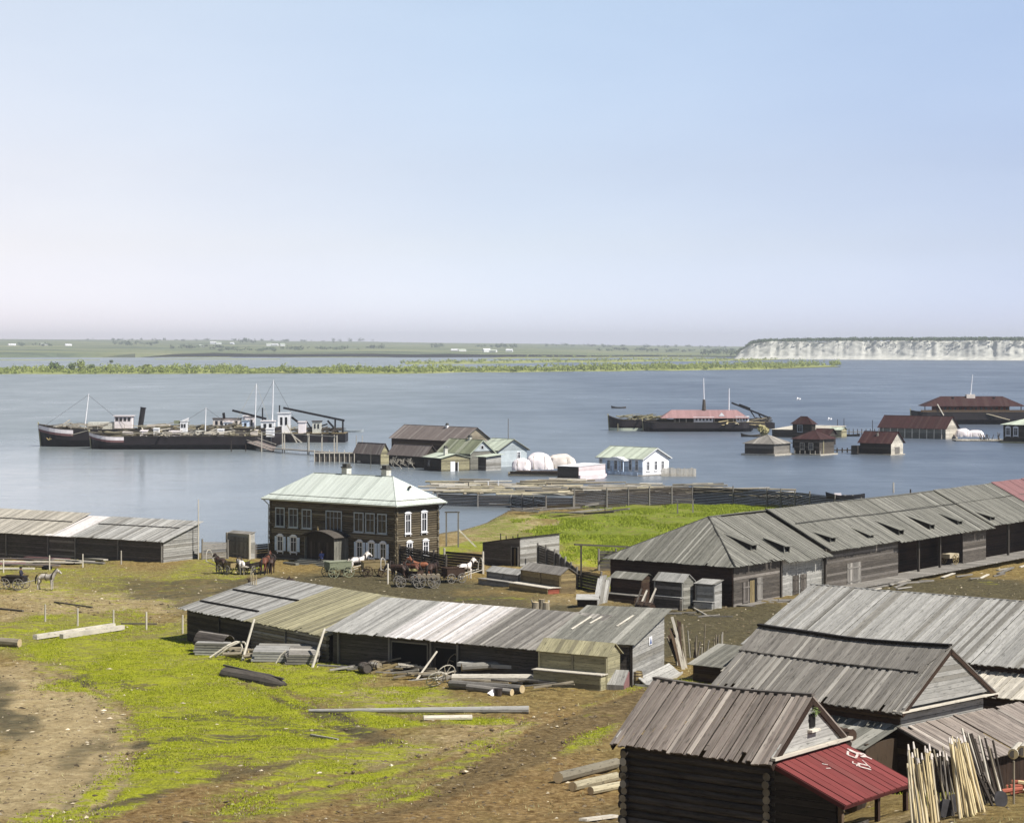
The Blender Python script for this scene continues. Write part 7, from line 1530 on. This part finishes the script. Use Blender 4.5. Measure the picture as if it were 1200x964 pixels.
P=G(582,815); t=thing('rusty_stove','small rusty iron pot with white rag beside the logs','pot',P); mb=MB(); mb.cyl((.1,0,0),(.1,0,.42),.2,.25,10); mb.build('pot',M['iron'],t); mb=MB(); mb.cyl((-.35,0,.0),(-.15,.1,.28),.25,.12,7,1.2); mb.build('rag',M['canvasw'],t)
# ================================================================ market stalls
def stall(label,fl,fr,depth,hf,rise,wm,rm,counter=None,gable='x',side=None,group='lockable market stalls',oh=.18,panels=2,skirt=None,name='market_stall',base=None):
    A,B=G(*fl),G(*fr); d=A-B; d.z=0; L_=d.length; u_=d.normalized(); zb=min(A.z,B.z)
    O=B+u_*L_; rz=math.atan2(-u_.y,-u_.x); t=thing(name,label,'market stall',(O.x,O.y,zb),rz,group)
    mb=MB(); do_walls(mb,gable,L_,depth,hf,rise,.24,.3,mis=(0,1,0,1) if side else None); mb.build('wall',[wm]+([side] if side else []),t)
    mb=MB(); do_roof(mb,roof_planes(gable,L_,depth,hf,rise,oh),.3,.045,tint=(.8,1.2)); mb.build('roof',rm,t)
    for i in range(panels+1): x=L_*i/panels; mb=MB(); mb.box(x-.06,x+.06,-.13,-.06,-.2,hf-.05,R(.9,1.2)); mb.build('post',side or wm,t)
    if counter:
        z,dp,cm=counter; mb=MB(); mb.strips([(-.1,0),(L_+.1,0),(L_+.1,dp),(-.1,dp)],(0,-dp,z),(1,0,0),(0,1,0),(0,0,1),.28,.06,'s',.01,tint=(.95,1.25)); mb.build('counter',cm,t)
        mb=MB(); mb.strips([(0,-.2),(L_,-.2),(L_,z-.02),(0,z-.02)],(0,-dp+.12,0),(1,0,0),(0,0,1),(0,-1,0),.24,.05,'s',.012); mb.strips([(0,-.2),(dp-.15,-.2),(dp-.15,z-.02),(0,z-.02)],(L_-.05,-dp+.15,0),(0,1,0),(0,0,1),(1,0,0),.24,.05,'s',.012,mi=1 if skirt else 0); mb.build('counter_front',[wm]+([skirt] if skirt else []),t)
    return t,L_
stall('large ochre plank stall with gabled lid and broad counter against the market shed',(633,800),(711,807),1.5,2.0,.55,M['yellow'],M['yellow'],(.85,.85,M['beam']),panels=2)
t=thing('plank_hutch','low slanting plank hutch with pinkish boards right of the ochre stall','hutch',G(702,807),-.35); mb=MB(); mb.strips([(0,0),(1.5,0),(1.5,1.3),(0,1.3)],(0,0,.25),(1,0,0),V((0,.8,.55)).normalized(),V((0,-.55,.8)).normalized(),.26,.05,'t'); mb.build('lid',M['greylight'],t); mb=MB(); mb.strips([(0,-.3),(1.5,-.3),(1.5,.3),(0,.3)],(0,0,0),(1,0,0),(0,0,1),(0,-1,0),.3,.05,'t'); mb.prism([(1.48,0,-.3),(1.48,1.05,-.3),(1.48,1.05,.95),(1.48,0,.27)],(.05,0,0),1,1); mb.build('side',[M['grey'],M['pinkroof']],t)
stall('small grey stall at the left end of the stall row',(572,683),(608,687),1.3,1.15,.35,M['grey'],M['greylight'],(.45,1.2,M['grey']),panels=2)
stall('ochre log sided stall with long low counter and reddish counter end',(612,689),(657,695),1.6,1.75,.5,M['ochre'],M['grey'],(.55,1.5,M['beam']),panels=2,skirt=M['rust'],side=M['ochre'])
stall('brown weathered stall with patched roof beside the leaning boards',(717,701),(752,706),1.5,1.95,.4,M['brown'],M['olive'],(.6,1.0,M['grey']),panels=1)
stall('tall grey stall with gabled roof and pale right side',(768,711),(800,715),1.4,2.35,.5,M['dkgrey'],M['greylight'],(1.0,.45,M['greylight']),panels=1,side=M['olive'])
stall('pale grey box like stall next to the dark warehouse wall',(816,712),(837,713),1.2,2.0,.2,M['greylight'],M['greylight'],(.55,.5,M['greylight']),gable='mono',panels=1)
t=thing('trough','low trough with roof like lid in front of the leaning white boards','trough',G(689,711),-.12); mb=MB(); L_=1.9
for s in (-1,1): mb.prism([(-L_/2,0,.98),(L_/2,0,.98),(L_/2,s*.7,.62),(-L_/2,s*.7,.62)],(0,0,.05),R(.9,1.1))
mb.build('lid',M['greylight'],t); mb=MB(); mb.prism([(-L_/2+.1,-.5,.62),(-L_/2+.1,.5,.62),(-L_/2+.1,.3,.05),(-L_/2+.1,-.3,.05)],(L_-.3,0,0),.8); mb.build('box',M['dark'],t)
for x in (-.75,.7): mb=MB(); mb.beam((x,0,-.2),(x,0,.4),.5,.1,up=(1,0,0)); mb.build('leg',M['dkgrey'],t)
for i in range(6):
    A=G(697+i*2.4,709-i*.6); B=Wp(703+i*2.2,676+R(-3,4),A.y+.9); mb=MB(); mb.beam((0,0,-.1),B-A,R(.22,.35),.05,up=(0,-1,.3),tint=R(1,1.35)); tag(mb.build('leaning_board',M['greylight'],None,A),'bleached board leaning beside the trough','board','bleached boards leaning by the trough')
for i in range(5):
    A=G(742+i*5,716-i*.5); B=Wp(751+i*5+R(-3,3),686+R(-3,6),A.y+1.0); mb=MB(); mb.beam((0,0,-.1),B-A,.14,.08,up=(0,-1,.3)); tag(mb.build('leaning_board',M['beam'] if i%2 else M['dkgrey'],None,A),'narrow board leaning between the brown stall and the tall grey stall','board','narrow boards leaning between two stalls')
for px,py,lab in ((748,716,'dark lying barrel in front of the brown stall'),(757,717,'dark barrel beside the tall grey stall')): barrel(lab,G(px,py),.42,.9,'brown',.6,'barrels by the stalls')
log('pale pole lying in front of the tall grey stall',(806,709),(829,722),.06,None,'beam',name='lying_pole',cat='pole')
# tall boards and stakes by the end wall of the market shed
for i in range(14):
    A=G(R(794,806),R(776,784)); B=Wp(783+i*1.2+R(-2,2),R(722,748),A.y+1.3); mb=MB(); mb.beam((0,0,-.1),B-A,R(.1,.26),.06,up=(0,-1,.3)); mt='brown' if i%2==0 else('log' if i%4==1 else 'beam'); tag(mb.build('leaning_board',M[mt],None,A),'long board of the reddish brown stack leaning behind the pale end wall','board','boards leaning behind the pale end wall')
for i in range(18):
    P=G(R(806,850),R(768,776)); h=R(.8,1.9); mb=MB(); mb.cyl((0,0,-.2),(R(-.3,.3),R(-.2,.2),h if i!=7 else 2.4),.06,.04,5); tag(mb.build('stake',M['log'] if i%3 else M['dkgrey'],None,P),'thin stake standing in the broken stakes left of the low dark shed','stake','broken stakes by the low shed')
for i,(px,py) in enumerate(((627,722),(634,722),(640,723))):
    P=G(px,py-1); t=thing('tree_stump',['left pale stump','middle pale stump','right dark stump'][i]+' of three behind the market shed roof','stump',P,R(0,3),'stumps behind the market shed'); mb=MB(); mb.cyl((0,0,-.2),(R(-.1,.1),0,1.1+.2*(i==1)),.34,.26,9,None,0,True,1); mb.build('stump',[M['log'],M['logend']],t); mb=MB(); mb.cyl((.1,0,.5),(.55,.1,1.2),.1,.07,6); mb.build('branch',M['log'],t)
post('dark post stub behind the market shed roof',532,707,716,None,'dark',.14)

# ================================================================ horses, carts, people
def skin_mesh(name,nodes,edges,mats,sub=2,col=None):
    me=bpy.data.meshes.new(name); me.from_pydata([n[0] for n in nodes],edges,[]); o=bpy.data.objects.new(name,me); COL.objects.link(o)
    sk=o.modifiers.new('skin','SKIN'); sk.use_smooth_shade=True
    for i,n in enumerate(nodes):
        rr=n[1] if isinstance(n[1],tuple) else (n[1],n[1]); me.skin_vertices[0].data[i].radius=rr; me.skin_vertices[0].data[i].use_root=(i==0)
    ss=o.modifiers.new('sub','SUBSURF'); ss.levels=sub; ss.render_levels=sub
    bpy.context.view_layer.update(); dg=bpy.context.evaluated_depsgraph_get(); m2=bpy.data.meshes.new_from_object(o.evaluated_get(dg)); bpy.data.objects.remove(o); m2.name=name
    m2.materials.clear()
    for m in mats: m2.materials.append(m)
    if col: 
        for p in m2.polygons: p.material_index=col(p.center)
    for p in m2.polygons: p.use_smooth=True
    at=m2.attributes.new('tint','FLOAT','FACE'); at.data.foreach_set('value',np.ones(len(m2.polygons),dtype=np.float32))
    return m2
def horse_nodes(head='up'):
    n=[((-.15,0,1.12),.27),((-.55,0,1.14),.27),((.30,0,1.10),.26),((.58,0,1.16),.22)]
    e=[(0,1),(0,2),(2,3)]
    hd={'up':[(.80,0,1.42),(.98,0,1.66),(1.16,0,1.60),(1.42,0,1.38)],'low':[(.86,0,1.22),(1.08,0,1.22),(1.24,0,1.08),(1.42,0,.82)],'graze':[(.84,0,1.02),(1.04,0,.74),(1.14,0,.52),(1.22,0,.22)]}[head]
    for p,r in zip(hd,(.15,.11,.11,.065)): n.append((p,r))
    e+= [(3,4),(4,5),(5,6),(6,7)]
    def leg(root,pts,rs):
        k=root
        for p,r in zip(pts,rs): n.append((p,r)); e.append((k,len(n)-1)); k=len(n)-1
    for s in (-1,1):
        leg(1,[(-.62,s*.15,.95),(-.56,s*.17,.72),(-.72,s*.16,.46),(-.68,s*.16,.12),(-.64,s*.16,.03)],(.17,.11,.06,.045,.06))
        leg(3,[(.52,s*.14,.92),(.50,s*.15,.66),(.53,s*.15,.46),(.52,s*.15,.12),(.55,s*.15,.03)],(.13,.08,.055,.042,.06))
    for s in (-1,1):
        n.append(((hd[1][0]+.0,s*.06,hd[1][2]+.12),.03)); e.append((5,len(n)-1)); n.append(((hd[1][0]+.02,s*.08,hd[1][2]+.2),.015)); e.append((len(n)-2,len(n)-1))
    return n,e,hd
HM={'grey':plain('dapple grey horse coat',(.46,.42,.37),(.26,.235,.21),.8,3.5),'white':plain('white horse coat',(.72,.68,.64),(.55,.50,.46),.8,2.5),'bay':plain('bay horse coat',(.13,.045,.025),(.07,.025,.015),.6,2.5),'darkbay':plain('dark bay horse coat',(.05,.026,.018),(.025,.014,.01),.6,2.5),'sorrel':plain('sorrel horse coat',(.26,.10,.05),(.18,.06,.03),.6,2.5),'hair':plain('dark mane hair',(.03,.024,.02),(.015,.012,.01),.8,3),'haird':plain('pale mane hair',(.5,.46,.4),(.35,.3,.25),.9,3),'leather':plain('harness leather',(.035,.025,.02),(.02,.014,.01),.6,3)}
HMESH={}
def horse(label,P,rz,coat,head='up',harness=True,scale=1.0,group='draught horses',sit=False):
    key=(coat,head)
    if key not in HMESH:
        n,e,hd=horse_nodes(head)
        HMESH[key]=(skin_mesh('horse_body',n,e,[HM[coat],HM['hair']],2,(lambda c:1 if c.z<.09 or (coat in('bay','white') and c.z<.42 and abs(c.y)>.08 and c.x<.9 and coat=='bay') else 0)),hd)
    me,hd=HMESH[key]; t=thing('horse',label,'horse',P,rz,group); t.scale=(scale,)*3
    o=bpy.data.objects.new('body',me); COL.objects.link(o); o.parent=t
    hair=HM['haird' if coat=='white' else 'hair']
    mb=MB(); A=V((.56,0,1.36)); B=V((hd[1][0]-.06,0,hd[1][2]+.1)); 
    for i in range(5):
        a_=A+(B-A)*(i/5); b_=A+(B-A)*((i+1.1)/5); mb.prism([a_+V((-.03,-.02,.02)),b_+V((-.03,-.02,.04)),b_+V((.02,-.12,-.2)),a_+V((.02,-.13,-.2))],(0,.03,0),1); mb.prism([a_+V((-.02,.0,-.05)),b_+V((-.02,0,-.03)),b_+V((-.06,0,.07)),a_+V((-.06,0,.06))],(0,.03,0),1)
    mb.build('mane',hair,t)
    mb=MB(); mb.cyl((-.80,0,1.26),(-.94,0,1.0),.07,.08,7,1); mb.cyl((-.94,0,1.0),(-.96,0,.5),.08,.03,7,1); mb.build('tail',hair,t)
    if harness:
        mb=MB(); k=14
        c0=V((.62,0,1.2)); mb.tube([c0+V((.09*math.cos(2*math.pi*i/k),.29*math.sin(2*math.pi*i/k),.36*math.cos(2*math.pi*i/k))) for i in range(k+1)],.06,6,1); mb.build('collar',HM['leather'],t)
        mb=MB(); mb.tube([V((.05+.0,.33*math.sin(2*math.pi*i/k),1.11+.31*math.cos(2*math.pi*i/k))) for i in range(k+1)],.025,5,1); mb.tube([V((.05,.0,1.43)),V((-.6,0,1.42)),V((-.84,0,1.2))],.02,5,1); mb.build('saddle_strap',HM['leather'],t)
        mb=MB(); mb.tube([V(hd[2])+V((.12*0+.08,.11*math.sin(2*math.pi*i/8),-.05+.12*math.cos(2*math.pi*i/8))) for i in range(9)],.015,5,1); mb.build('bridle',HM['leather'],t)
    return t
M['sackcloth']=plain('sackcloth',(.30,.25,.18),(.2,.165,.115),.9,5)
def cart(label,P,rz,L_=2.6,body='low',mat='brown',load=None,shaft=True,bow=True,group='carts in the yard',r=.42,loadm='hay',wm='grey'):
    t=thing('horse_cart',label,'cart',P,rz,group)
    mb=MB(); w=.55
    mb.strips([(-L_/2,-w),(L_/2,-w),(L_/2,w),(-L_/2,w)],(0,0,r+.18),(1,0,0),(0,1,0),(0,0,1),.25,.06,'s',.015)
    if body!='flat':
        hgt=.42 if body=='low' else .7
        for s in (-1,1): mb.obox((-L_/2,s*w-.02,r+.24),(L_,0,0),(0,.05,0),(0,s*0.02,hgt)); mb.beam((-L_/2-.1,s*(w+.04),r+.24+hgt),(L_/2+.1,s*(w+.04),r+.24+hgt),.07,.07)
        mb.obox((-L_/2,-w,r+.24),(.05,0,0),(0,2*w,0),(0,0,hgt)); mb.obox((L_/2-.05,-w,r+.24),(.05,0,0),(0,2*w,0),(0,0,hgt*.6))
    mb.build('body',M[mat],t)
    for x in (-L_/2+.35,L_/2-.35):
        mb=MB(); mb.cyl((x,-w-.2,r),(x,w+.2,r),.05,.05,6); mb.build('axle',M['iron'],t)
        for s in (-1,1): o=wheel_mesh('wheel',r,M[wm],t,8,.08); o.location=(x,s*(w+.18),r)
    if shaft:
        for s in (-1,1): mb=MB(); mb.tube([V((L_/2-.35,s*.55,r)),V((L_/2+.6,s*.48,.75)),V((L_/2+2.0,s*.42,1.05))],.04,6,1.1); mb.build('shaft',M['beam'],t)
        if bow: mb=MB(); x=L_/2+1.9; mb.tube([V((x,-.42+.0,1.0))]+[V((x+.12*math.sin(math.pi*i/10),-.42*math.cos(math.pi*i/10),1.05+1.05*math.sin(math.pi*i/10)**.7)) for i in range(1,10)]+[V((x,.42,1.0))],.045,6,1.2); mb.build('shaft_bow',M['log'],t)
    if load=='hay':
        o=bushcloud('load',M['dryblade'],[(R(-.6,.6),R(-.1,.1),r+.3,.5,.5) for _ in range(4)],None,None,None,70); o.parent=t
    elif load=='sacks':
        for i in range(5): mb=MB(); x=-L_/2+.4+i*.42; mb.cyl((x,-.3+R(-.05,.05),r+.45),(x+.05,.35,r+.5),.22,.17,8,1); mb.build('sack',M['sackcloth' if loadm=='hay' else loadm],t)
    elif load=='boards':
        for i in range(4): mb=MB(); mb.beam((-L_/2-.5,-.35+.2*i,r+.34+.05*(i%2)),(L_/2+.6,-.3+.2*i,r+.36),.18,.07,tint=1.2); mb.build('board',M['beam'],t)
    return t
def person(label,P,rz,coat,trousers,hat,pose='sit'):
    t=thing('person',label,'person',P,rz)
    if pose=='sit':
        n=[((0,0,.12),(.15,.12)),((-.02,0,.36),(.16,.12)),((-.02,0,.56),(.18,.12)),((0,0,.66),.06),((.02,0,.74),.055),((.03,0,.84),(.095,.085)),((.03,0,.93),.08)]; e=[(0,1),(1,2),(2,3),(3,4),(4,5),(5,6)]
        for s in (-1,1):
            k=len(n); n+= [((.0,s*.2,.60),.065),((.08,s*.24,.38),.05),((.30,s*.14,.34),.038),((.38,s*.11,.35),.035)]; e+=[(2,k),(k,k+1),(k+1,k+2),(k+2,k+3)]
            k=len(n); n+= [((.12,s*.10,.10),.095),((.44,s*.12,.10),.07),((.50,s*.12,-.28),.052),((.62,s*.12,-.33),.045)]; e+=[(0,k),(k,k+1),(k+1,k+2),(k+2,k+3)]
    key='person_'+coat
    sk_=plain('skin '+coat,(.42,.25,.17),(.36,.2,.13),.7,4)
    me=skin_mesh('body',n,e,[M[coat],M[trousers],sk_],2,lambda c: 2 if c.z>.70 or (c.x>.33 and c.z>.29) else (1 if (c.z<.17 and c.x>.02) else 0))
    o=bpy.data.objects.new('body',me); COL.objects.link(o); o.parent=t
    mb=MB(); mb.cyl((.02,0,.90),(.02,0,1.0),.105,.10,10,1); mb.cyl((.04,0,.895),(.04,0,.91),.15,.15,10,1); mb.build('cap',M[hat],t)
    mb=MB(); mb.cyl((.12,0,.845),(.15,0,.83),.02,.016,6,1); mb.build('nose',sk_,t)
    for s in (-1,1): mb=MB(); mb.cyl((.115,s*.035,.87),(.122,s*.035,.87),.012,.012,6,1); mb.build('eye',M['black'],t)
    mb=MB(); mb.cyl((-.07,0,.80),(-.03,0,.92),.07,.085,8,1); mb.build('hair',HM['hair'],t)
    return t
M['navy']=plain('dark navy cloth',(.035,.035,.055),(.02,.02,.035),.9,4); M['bluecloth']=plain('blue cloth',(.10,.14,.36),(.07,.10,.26),.9,4)
# the cart crossing the grass on the left: heading right
Pc=G(17,690); Ph=G(52,692); dv=Ph-Pc; rz0=math.atan2(dv.y,dv.x)*.4
cart('small dark cart driven across the grass on the left',Pc,rz0,2.0,'low','dark',None,True,False,r=.5,wm='grey')
horse('pale grey horse pulling the small dark cart across the grass',G(54,691.5),rz0,'grey','up',True,1.05)
person('driver in dark coat and cap sitting on the small cart',Pc+V((.55,0,1.02)),rz0,'navy','black','black')
# group left of the house door
horse('dark horse with pale harness facing away beside the privy',G(259,671),2.3,'darkbay','up'); cart('ochre sided cart between the dark horse and the white horse',G(268,672),2.4,1.9,'low','ochre',None,True,True)
horse('white horse seen from behind in front of the privy',G(282,673),1.9,'white','low'); cart('dark cart loaded with pale planks beside the white horse',G(293,672),1.2,2.0,'low','dark','boards',False)
horse('tall bay horse standing with its rump to us, left of the log house corner',G(311,673),1.35,'bay','up',True,1.2); horse('dark bay horse close beside the tall bay horse',G(317.5,672),1.5,'darkbay','low',True,1.15)
# sledges and resting horse behind the market shed roof
cart('little dark cart with pale load behind the yellow market roof, left of the resting horse',G(303,692),.3,1.7,'low','brown','sacks',False,False,r=.35); 
horse('bay horse resting with lowered head beside hay behind the market roof',G(331,693),-.1,'darkbay','low',True,.85)
cart('flat dark sledge cart behind the resting bay horse',G(322,693.5),-.1,1.6,'flat','dark','hay',False,False,r=.3)
P=G(343,694.5); hb=bushcloud('hay_heap',M['dryblade'],[(0,0,0,.7,.5),(.6,0,0,.6,.35)],'small yellow hay heap in front of the resting horse','hay',None,60); hb.location=P
# wagons before the house
cart('cart with green tinted wheels and pale sacks right of the house steps',G(396,676),.55,2.3,'high','green','sacks',True,False,r=.55,wm='green'); horse('white horse standing by the sunlit porch wall',G(419,671),.5,'white','up',True,1.1)
cart('brown cart with orange side boards in front of the shuttered windows',G(438,675),.3,2.2,'high','ochre','sacks',True,False,r=.5,wm='brown',loadm='rust')
post('pale hitching post left of the dark horses',454.5,660,684,None,'beam',.09)
horse('dark horse under a shaft bow nearest the corner of the log house',G(467,681),2.6,'darkbay','low',True,1.15); cart('low cart with hay behind the dark corner horse',G(481,682),2.6,2.2,'low','brown','hay',True,True,wm='grey')
horse('sorrel red horse standing by the dark board fence',G(494,678),2.9,'sorrel','up',True,1.15); horse('dark brown horse with its head to the fence right of the sorrel horse',G(506,681),1.2,'darkbay','low',True,1.2)
cart('low cart with big pale wheels in the front of the horse group',G(499,688),.15,2.0,'flat','dark','sacks',False,False,r=.55,wm='grey'); cart('dark low cart left behind the pale wheeled cart',G(478,687),.2,2.2,'flat','dark',None,False,False,r=.45,wm='grey')
horse('bay horse hidden among the carts by the fence',G(484,679),2.4,'bay','low',True,1.1)
cart('small cart with straw coloured top between the fence and the white horse',G(531,682),.5,1.8,'high','brown','hay',True,True,r=.42); horse('white horse under a shaft bow standing before the dark fence',G(545,679),.75,'white','up',True,1.1)
person('person in blue sitting on the porch steps of the log house',house_t.matrix_basis@V((x0h,-3.0,.42)) if False else G(377,661)+ZUP*.45,-1.9,'bluecloth','black','black')
t=thing('handcart','two wheeled ochre handcart leaning in the warehouse arcade','cart',V((0,0,0))); Pq=Matrix.Rotation(math.atan2(-uW.y,-uW.x),3,'Z')@V((LWx-.6,yq(1120),.2))+V((OW.x,OW.y,CW.z)); t.location=Pq; t.rotation_euler=(0,0,.8)
mb=MB(); mb.box(-.8,.8,-.5,.5,.6,1.0); mb.build('body',M['fresh'],t)
for s in (-1,1): o=wheel_mesh('wheel',.5,M['ochre'],t); o.location=(0,s*.65,.5)

# ================================================================ poles, shovels and goods by the foreground storehouse
def leanpole(label,group,base,top,dy,r,mat,tip=None,name='wooden_pole'):
    A=G(*base); B=Wp(top[0],top[1],A.y+dy); t=thing(name,label,'pole',A,0,group); d=B-A
    mb=MB(); mb.cyl((0,0,-.05),d,r,r*.85,7,R(.85,1.2)); mb.build('shaft',M[mat],t)
    if tip: mb=MB(); n_=d.normalized(); mb.cyl(d-n_*.05,d+n_*R(.04,.2),r*1.25,r*.7,6,R(.8,1.1)); mb.build('tip',M[tip],t)
    return t
for i in range(26):
    f=i/25; leanpole('yellow pole with whitish end in the left leaning bundle','yellow poles of the left bundle',(1070+32*f+R(-2,2),966-6*f+R(-3,4)),(1062+30*f+R(-2,2),884-4*f+R(-8,14)),R(.9,1.5),.030,'fresh','canvas' if i%2 else None)
for i in range(14):
    f=i/13; leanpole('thin dark pole between the two yellow bundles','dark poles between the yellow bundles',(1097+22*f+R(-2,2),958-3*f),(1092+20*f+R(-2,2),893+R(-10,10)),R(.8,1.4),.026,'dkgrey','canvas' if i%3==0 else None)
for i in range(28):
    f=i/27; leanpole('yellow pole of the tall right leaning bundle','yellow poles of the right bundle',(1124+31*f+R(-1,1),957-8*f+R(-3,3)),(1114+19*f+R(-2,2),874+R(-12,8)),R(.9,1.4),.032,'fresh','canvas' if i%3==0 else None)
for i in range(16):
    f=i/15; leanpole('dark pole leaning right of the tall yellow bundle','dark poles right of the yellow bundle',(1152+26*f+R(-2,2),944-12*f),(1126+36*f+R(-2,2),856+18*f+R(-8,8)),R(.9,1.4),.045,'dark' if i%4 else 'beam',None)
def shovel(label,px,py,w,dy=.25,tilt=.25):
    P=G(px,py); m_=P.y/F; t=thing('shovel',label,'shovel',P,0,'dark wooden shovels leaning on the poles'); h=w*1.15; pts=[]
    for i in range(17):
        a=2*math.pi*i/16; pts.append(V((.5*w*math.copysign(abs(math.cos(a))**.8,math.cos(a)),-.15+tilt*(.5*h+.5*h*math.sin(a)),.5*h+.5*h*math.copysign(abs(math.sin(a))**.8,math.sin(a)))))
    mb=MB(); mb.prism(pts[:-1],(0,-.035,.0),1); mb.build('blade',M['black2'],t); mb=MB(); mb.cyl((0,-.13+tilt*h*.9,h*.8),(-.25,.5,h+1.3),.025,.022,6); mb.build('handle',M['log'],t)
M['black2']=plain('dark tarred wood',(.05,.048,.052),(.03,.028,.03),.8,5)
shovel('left dark round shovel at the foot of the poles',1108.5,957,.44); shovel('middle dark round shovel overlapping the left one',1118.5,951,.46); shovel('right dark shovel standing beside the small ladder',1172,944,.42)
A=G(1167,944); ladder('small dark ladder standing among the poles',A,Wp(1149,905,A.y+.7),.24,5,'dark')
# round log ends, basket and reddish goods at the right edge under the lean-to
for px,py,r,lab in ((1186,882,.17,'round log end sticking out under the lean-to, lower left'),(1197,879,.19,'round log end sticking out under the lean-to at the right edge')):
    P=Wp(px,py,G(1186,940).y+1.2); mb=MB(); mb.cyl((0,-.15,0),(.5,1.1,.0),r,r,12,1,0,True,1); mb.cyl((0,-.16,0),(0,-.15,0),r*.7,r*.7,12,.8,2); tag(mb.build('round_timber',[M['beam'],M['fresh'],M['dkgrey']],None,P),lab,'log','round timbers under the lean-to')
P=G(1188,942); mb=MB(); mb.cyl((0,0,-.1),(0,0,P.z*0+1.35),.035,.035,8); tag(mb.build('thin_post',M['log'],None,P),'thin pale post carrying the round timbers under the lean-to','post')
for i in range(12):
    P=G(R(1180,1206),R(926,934)); a=R(-.5,.5); d=V((math.cos(a),math.sin(a),R(-.1,.2)))*R(.2,.45); mb=MB(); mb.cyl(-d,d,.08,.07,7,None,0,True,1); tag(mb.build('firewood_log',[M['rust'] if i%3 else M['fresh'],M['fresh']],None,P+ZUP*(.1+.12*(i%4))),'reddish split log in the heap under the lean-to','firewood','reddish firewood under the lean-to')
# dark overturned basket on the olive lean-to roof
P=barn_w((BARN['Lx']-1.15,-1.95,BARN['H']-1.30)); t=thing('basket','dark overturned basket lying on the olive lean-to roof','basket',P,BARN['rz']-.1); mb=MB(); mb.cyl((-.36,0,.2),(.36,0,.2),.22,.25,12,1); 
for q in (-.3,0,.3): mb.cyl((q-.02,0,.2),(q+.02,0,.2),.26,.27,12,1.4)
mb.build('wicker',M['brown'],t)
# goods under the red porch
P=cab_w((CAB['pe'].x+.15,CAB['ps'].y+1.0,-.1)); 
t=thing('kettle','dark iron cauldron with yellow bowl under the red porch roof','cauldron',P); t.location.z=P.z+.35; mb=MB(); mb.cyl((0,0,0),(0,0,.5),.32,.5,14,1); mb.cyl((0,0,.5),(0,0,.72),.5,.36,14,1); mb.build('pot',M['iron'],t)
mb=MB(); mb.cyl((0,0,.72),(.02,0,.86),.24,.20,12,1.1); mb.cyl((.02,0,.86),(.02,0,.93),.20,.08,12,1.1); M['yel']=plain('yellow enamel',(.62,.45,.04),(.5,.36,.03),.4,3); mb.build('bowl',M['yel'],t)
for i in range(6):
    P=cab_w((CAB['pe'].x+.1+R(-.05,.1),CAB['ps'].y+CAB['pw']*.60+i*.17,-.6)); mb=MB(); mb.beam((0,0,0),(R(-.1,.1),.05,R(1.5,2.0)),.15,.07,up=(1,0,0),tint=R(.8,1.3)); tag(mb.build('leaning_board',M['log'] if i%3 else M['fresh'],None,P),'upright board standing under the right end of the red porch roof','board','boards under the red porch roof')

for i in range(26):
    px=R(395,650); py=np.interp(px,[395,650],[783,803])+R(0,7); P=G(px,py); a=R(-.5,.4); d=V((math.cos(a),math.sin(a),R(-.05,.15)))*R(.4,1.5)
    mb=MB(); mb.beam(-d,d,R(.08,.25),R(.05,.1),tint=R(.6,1.2)); tag(mb.build('scrap_board',M['grey'] if i%3 else M['log'],None,P+ZUP*R(.08,.35)),'loose old board lying along the foot of the market sheds','scrap wood','loose boards along the market sheds')
for i in range(22):
    px=R(700,850); py=R(713,724); P=G(px,py); a=R(-.7,.7); d=V((math.cos(a),math.sin(a),R(-.03,.06)))*R(.3,1.3)
    mb=MB(); mb.beam(-d,d,R(.08,.22),R(.05,.1),tint=R(.6,1.2)); tag(mb.build('scrap_board',M['grey'] if i%2 else M['log'],None,P+ZUP*.08),'loose board lying on the dark yard before the stalls','scrap wood','loose boards before the stalls')
for i in range(24):
    px=R(930,1200); py=np.interp(px,[930,1200],[700,662])+R(0,9); P=G(px,py); a=R(.3,1.2); d=V((math.cos(a),math.sin(a),R(-.03,.06)))*R(.6,2.2)
    mb=MB(); mb.beam(-d,d,R(.15,.35),R(.06,.12),tint=R(.7,1.2)); tag(mb.build('walk_board',M['grey'] if i%3 else M['beam'],None,P+ZUP*.1),'loose grey board beside the walk of the long warehouse','board','loose boards beside the warehouse walk')
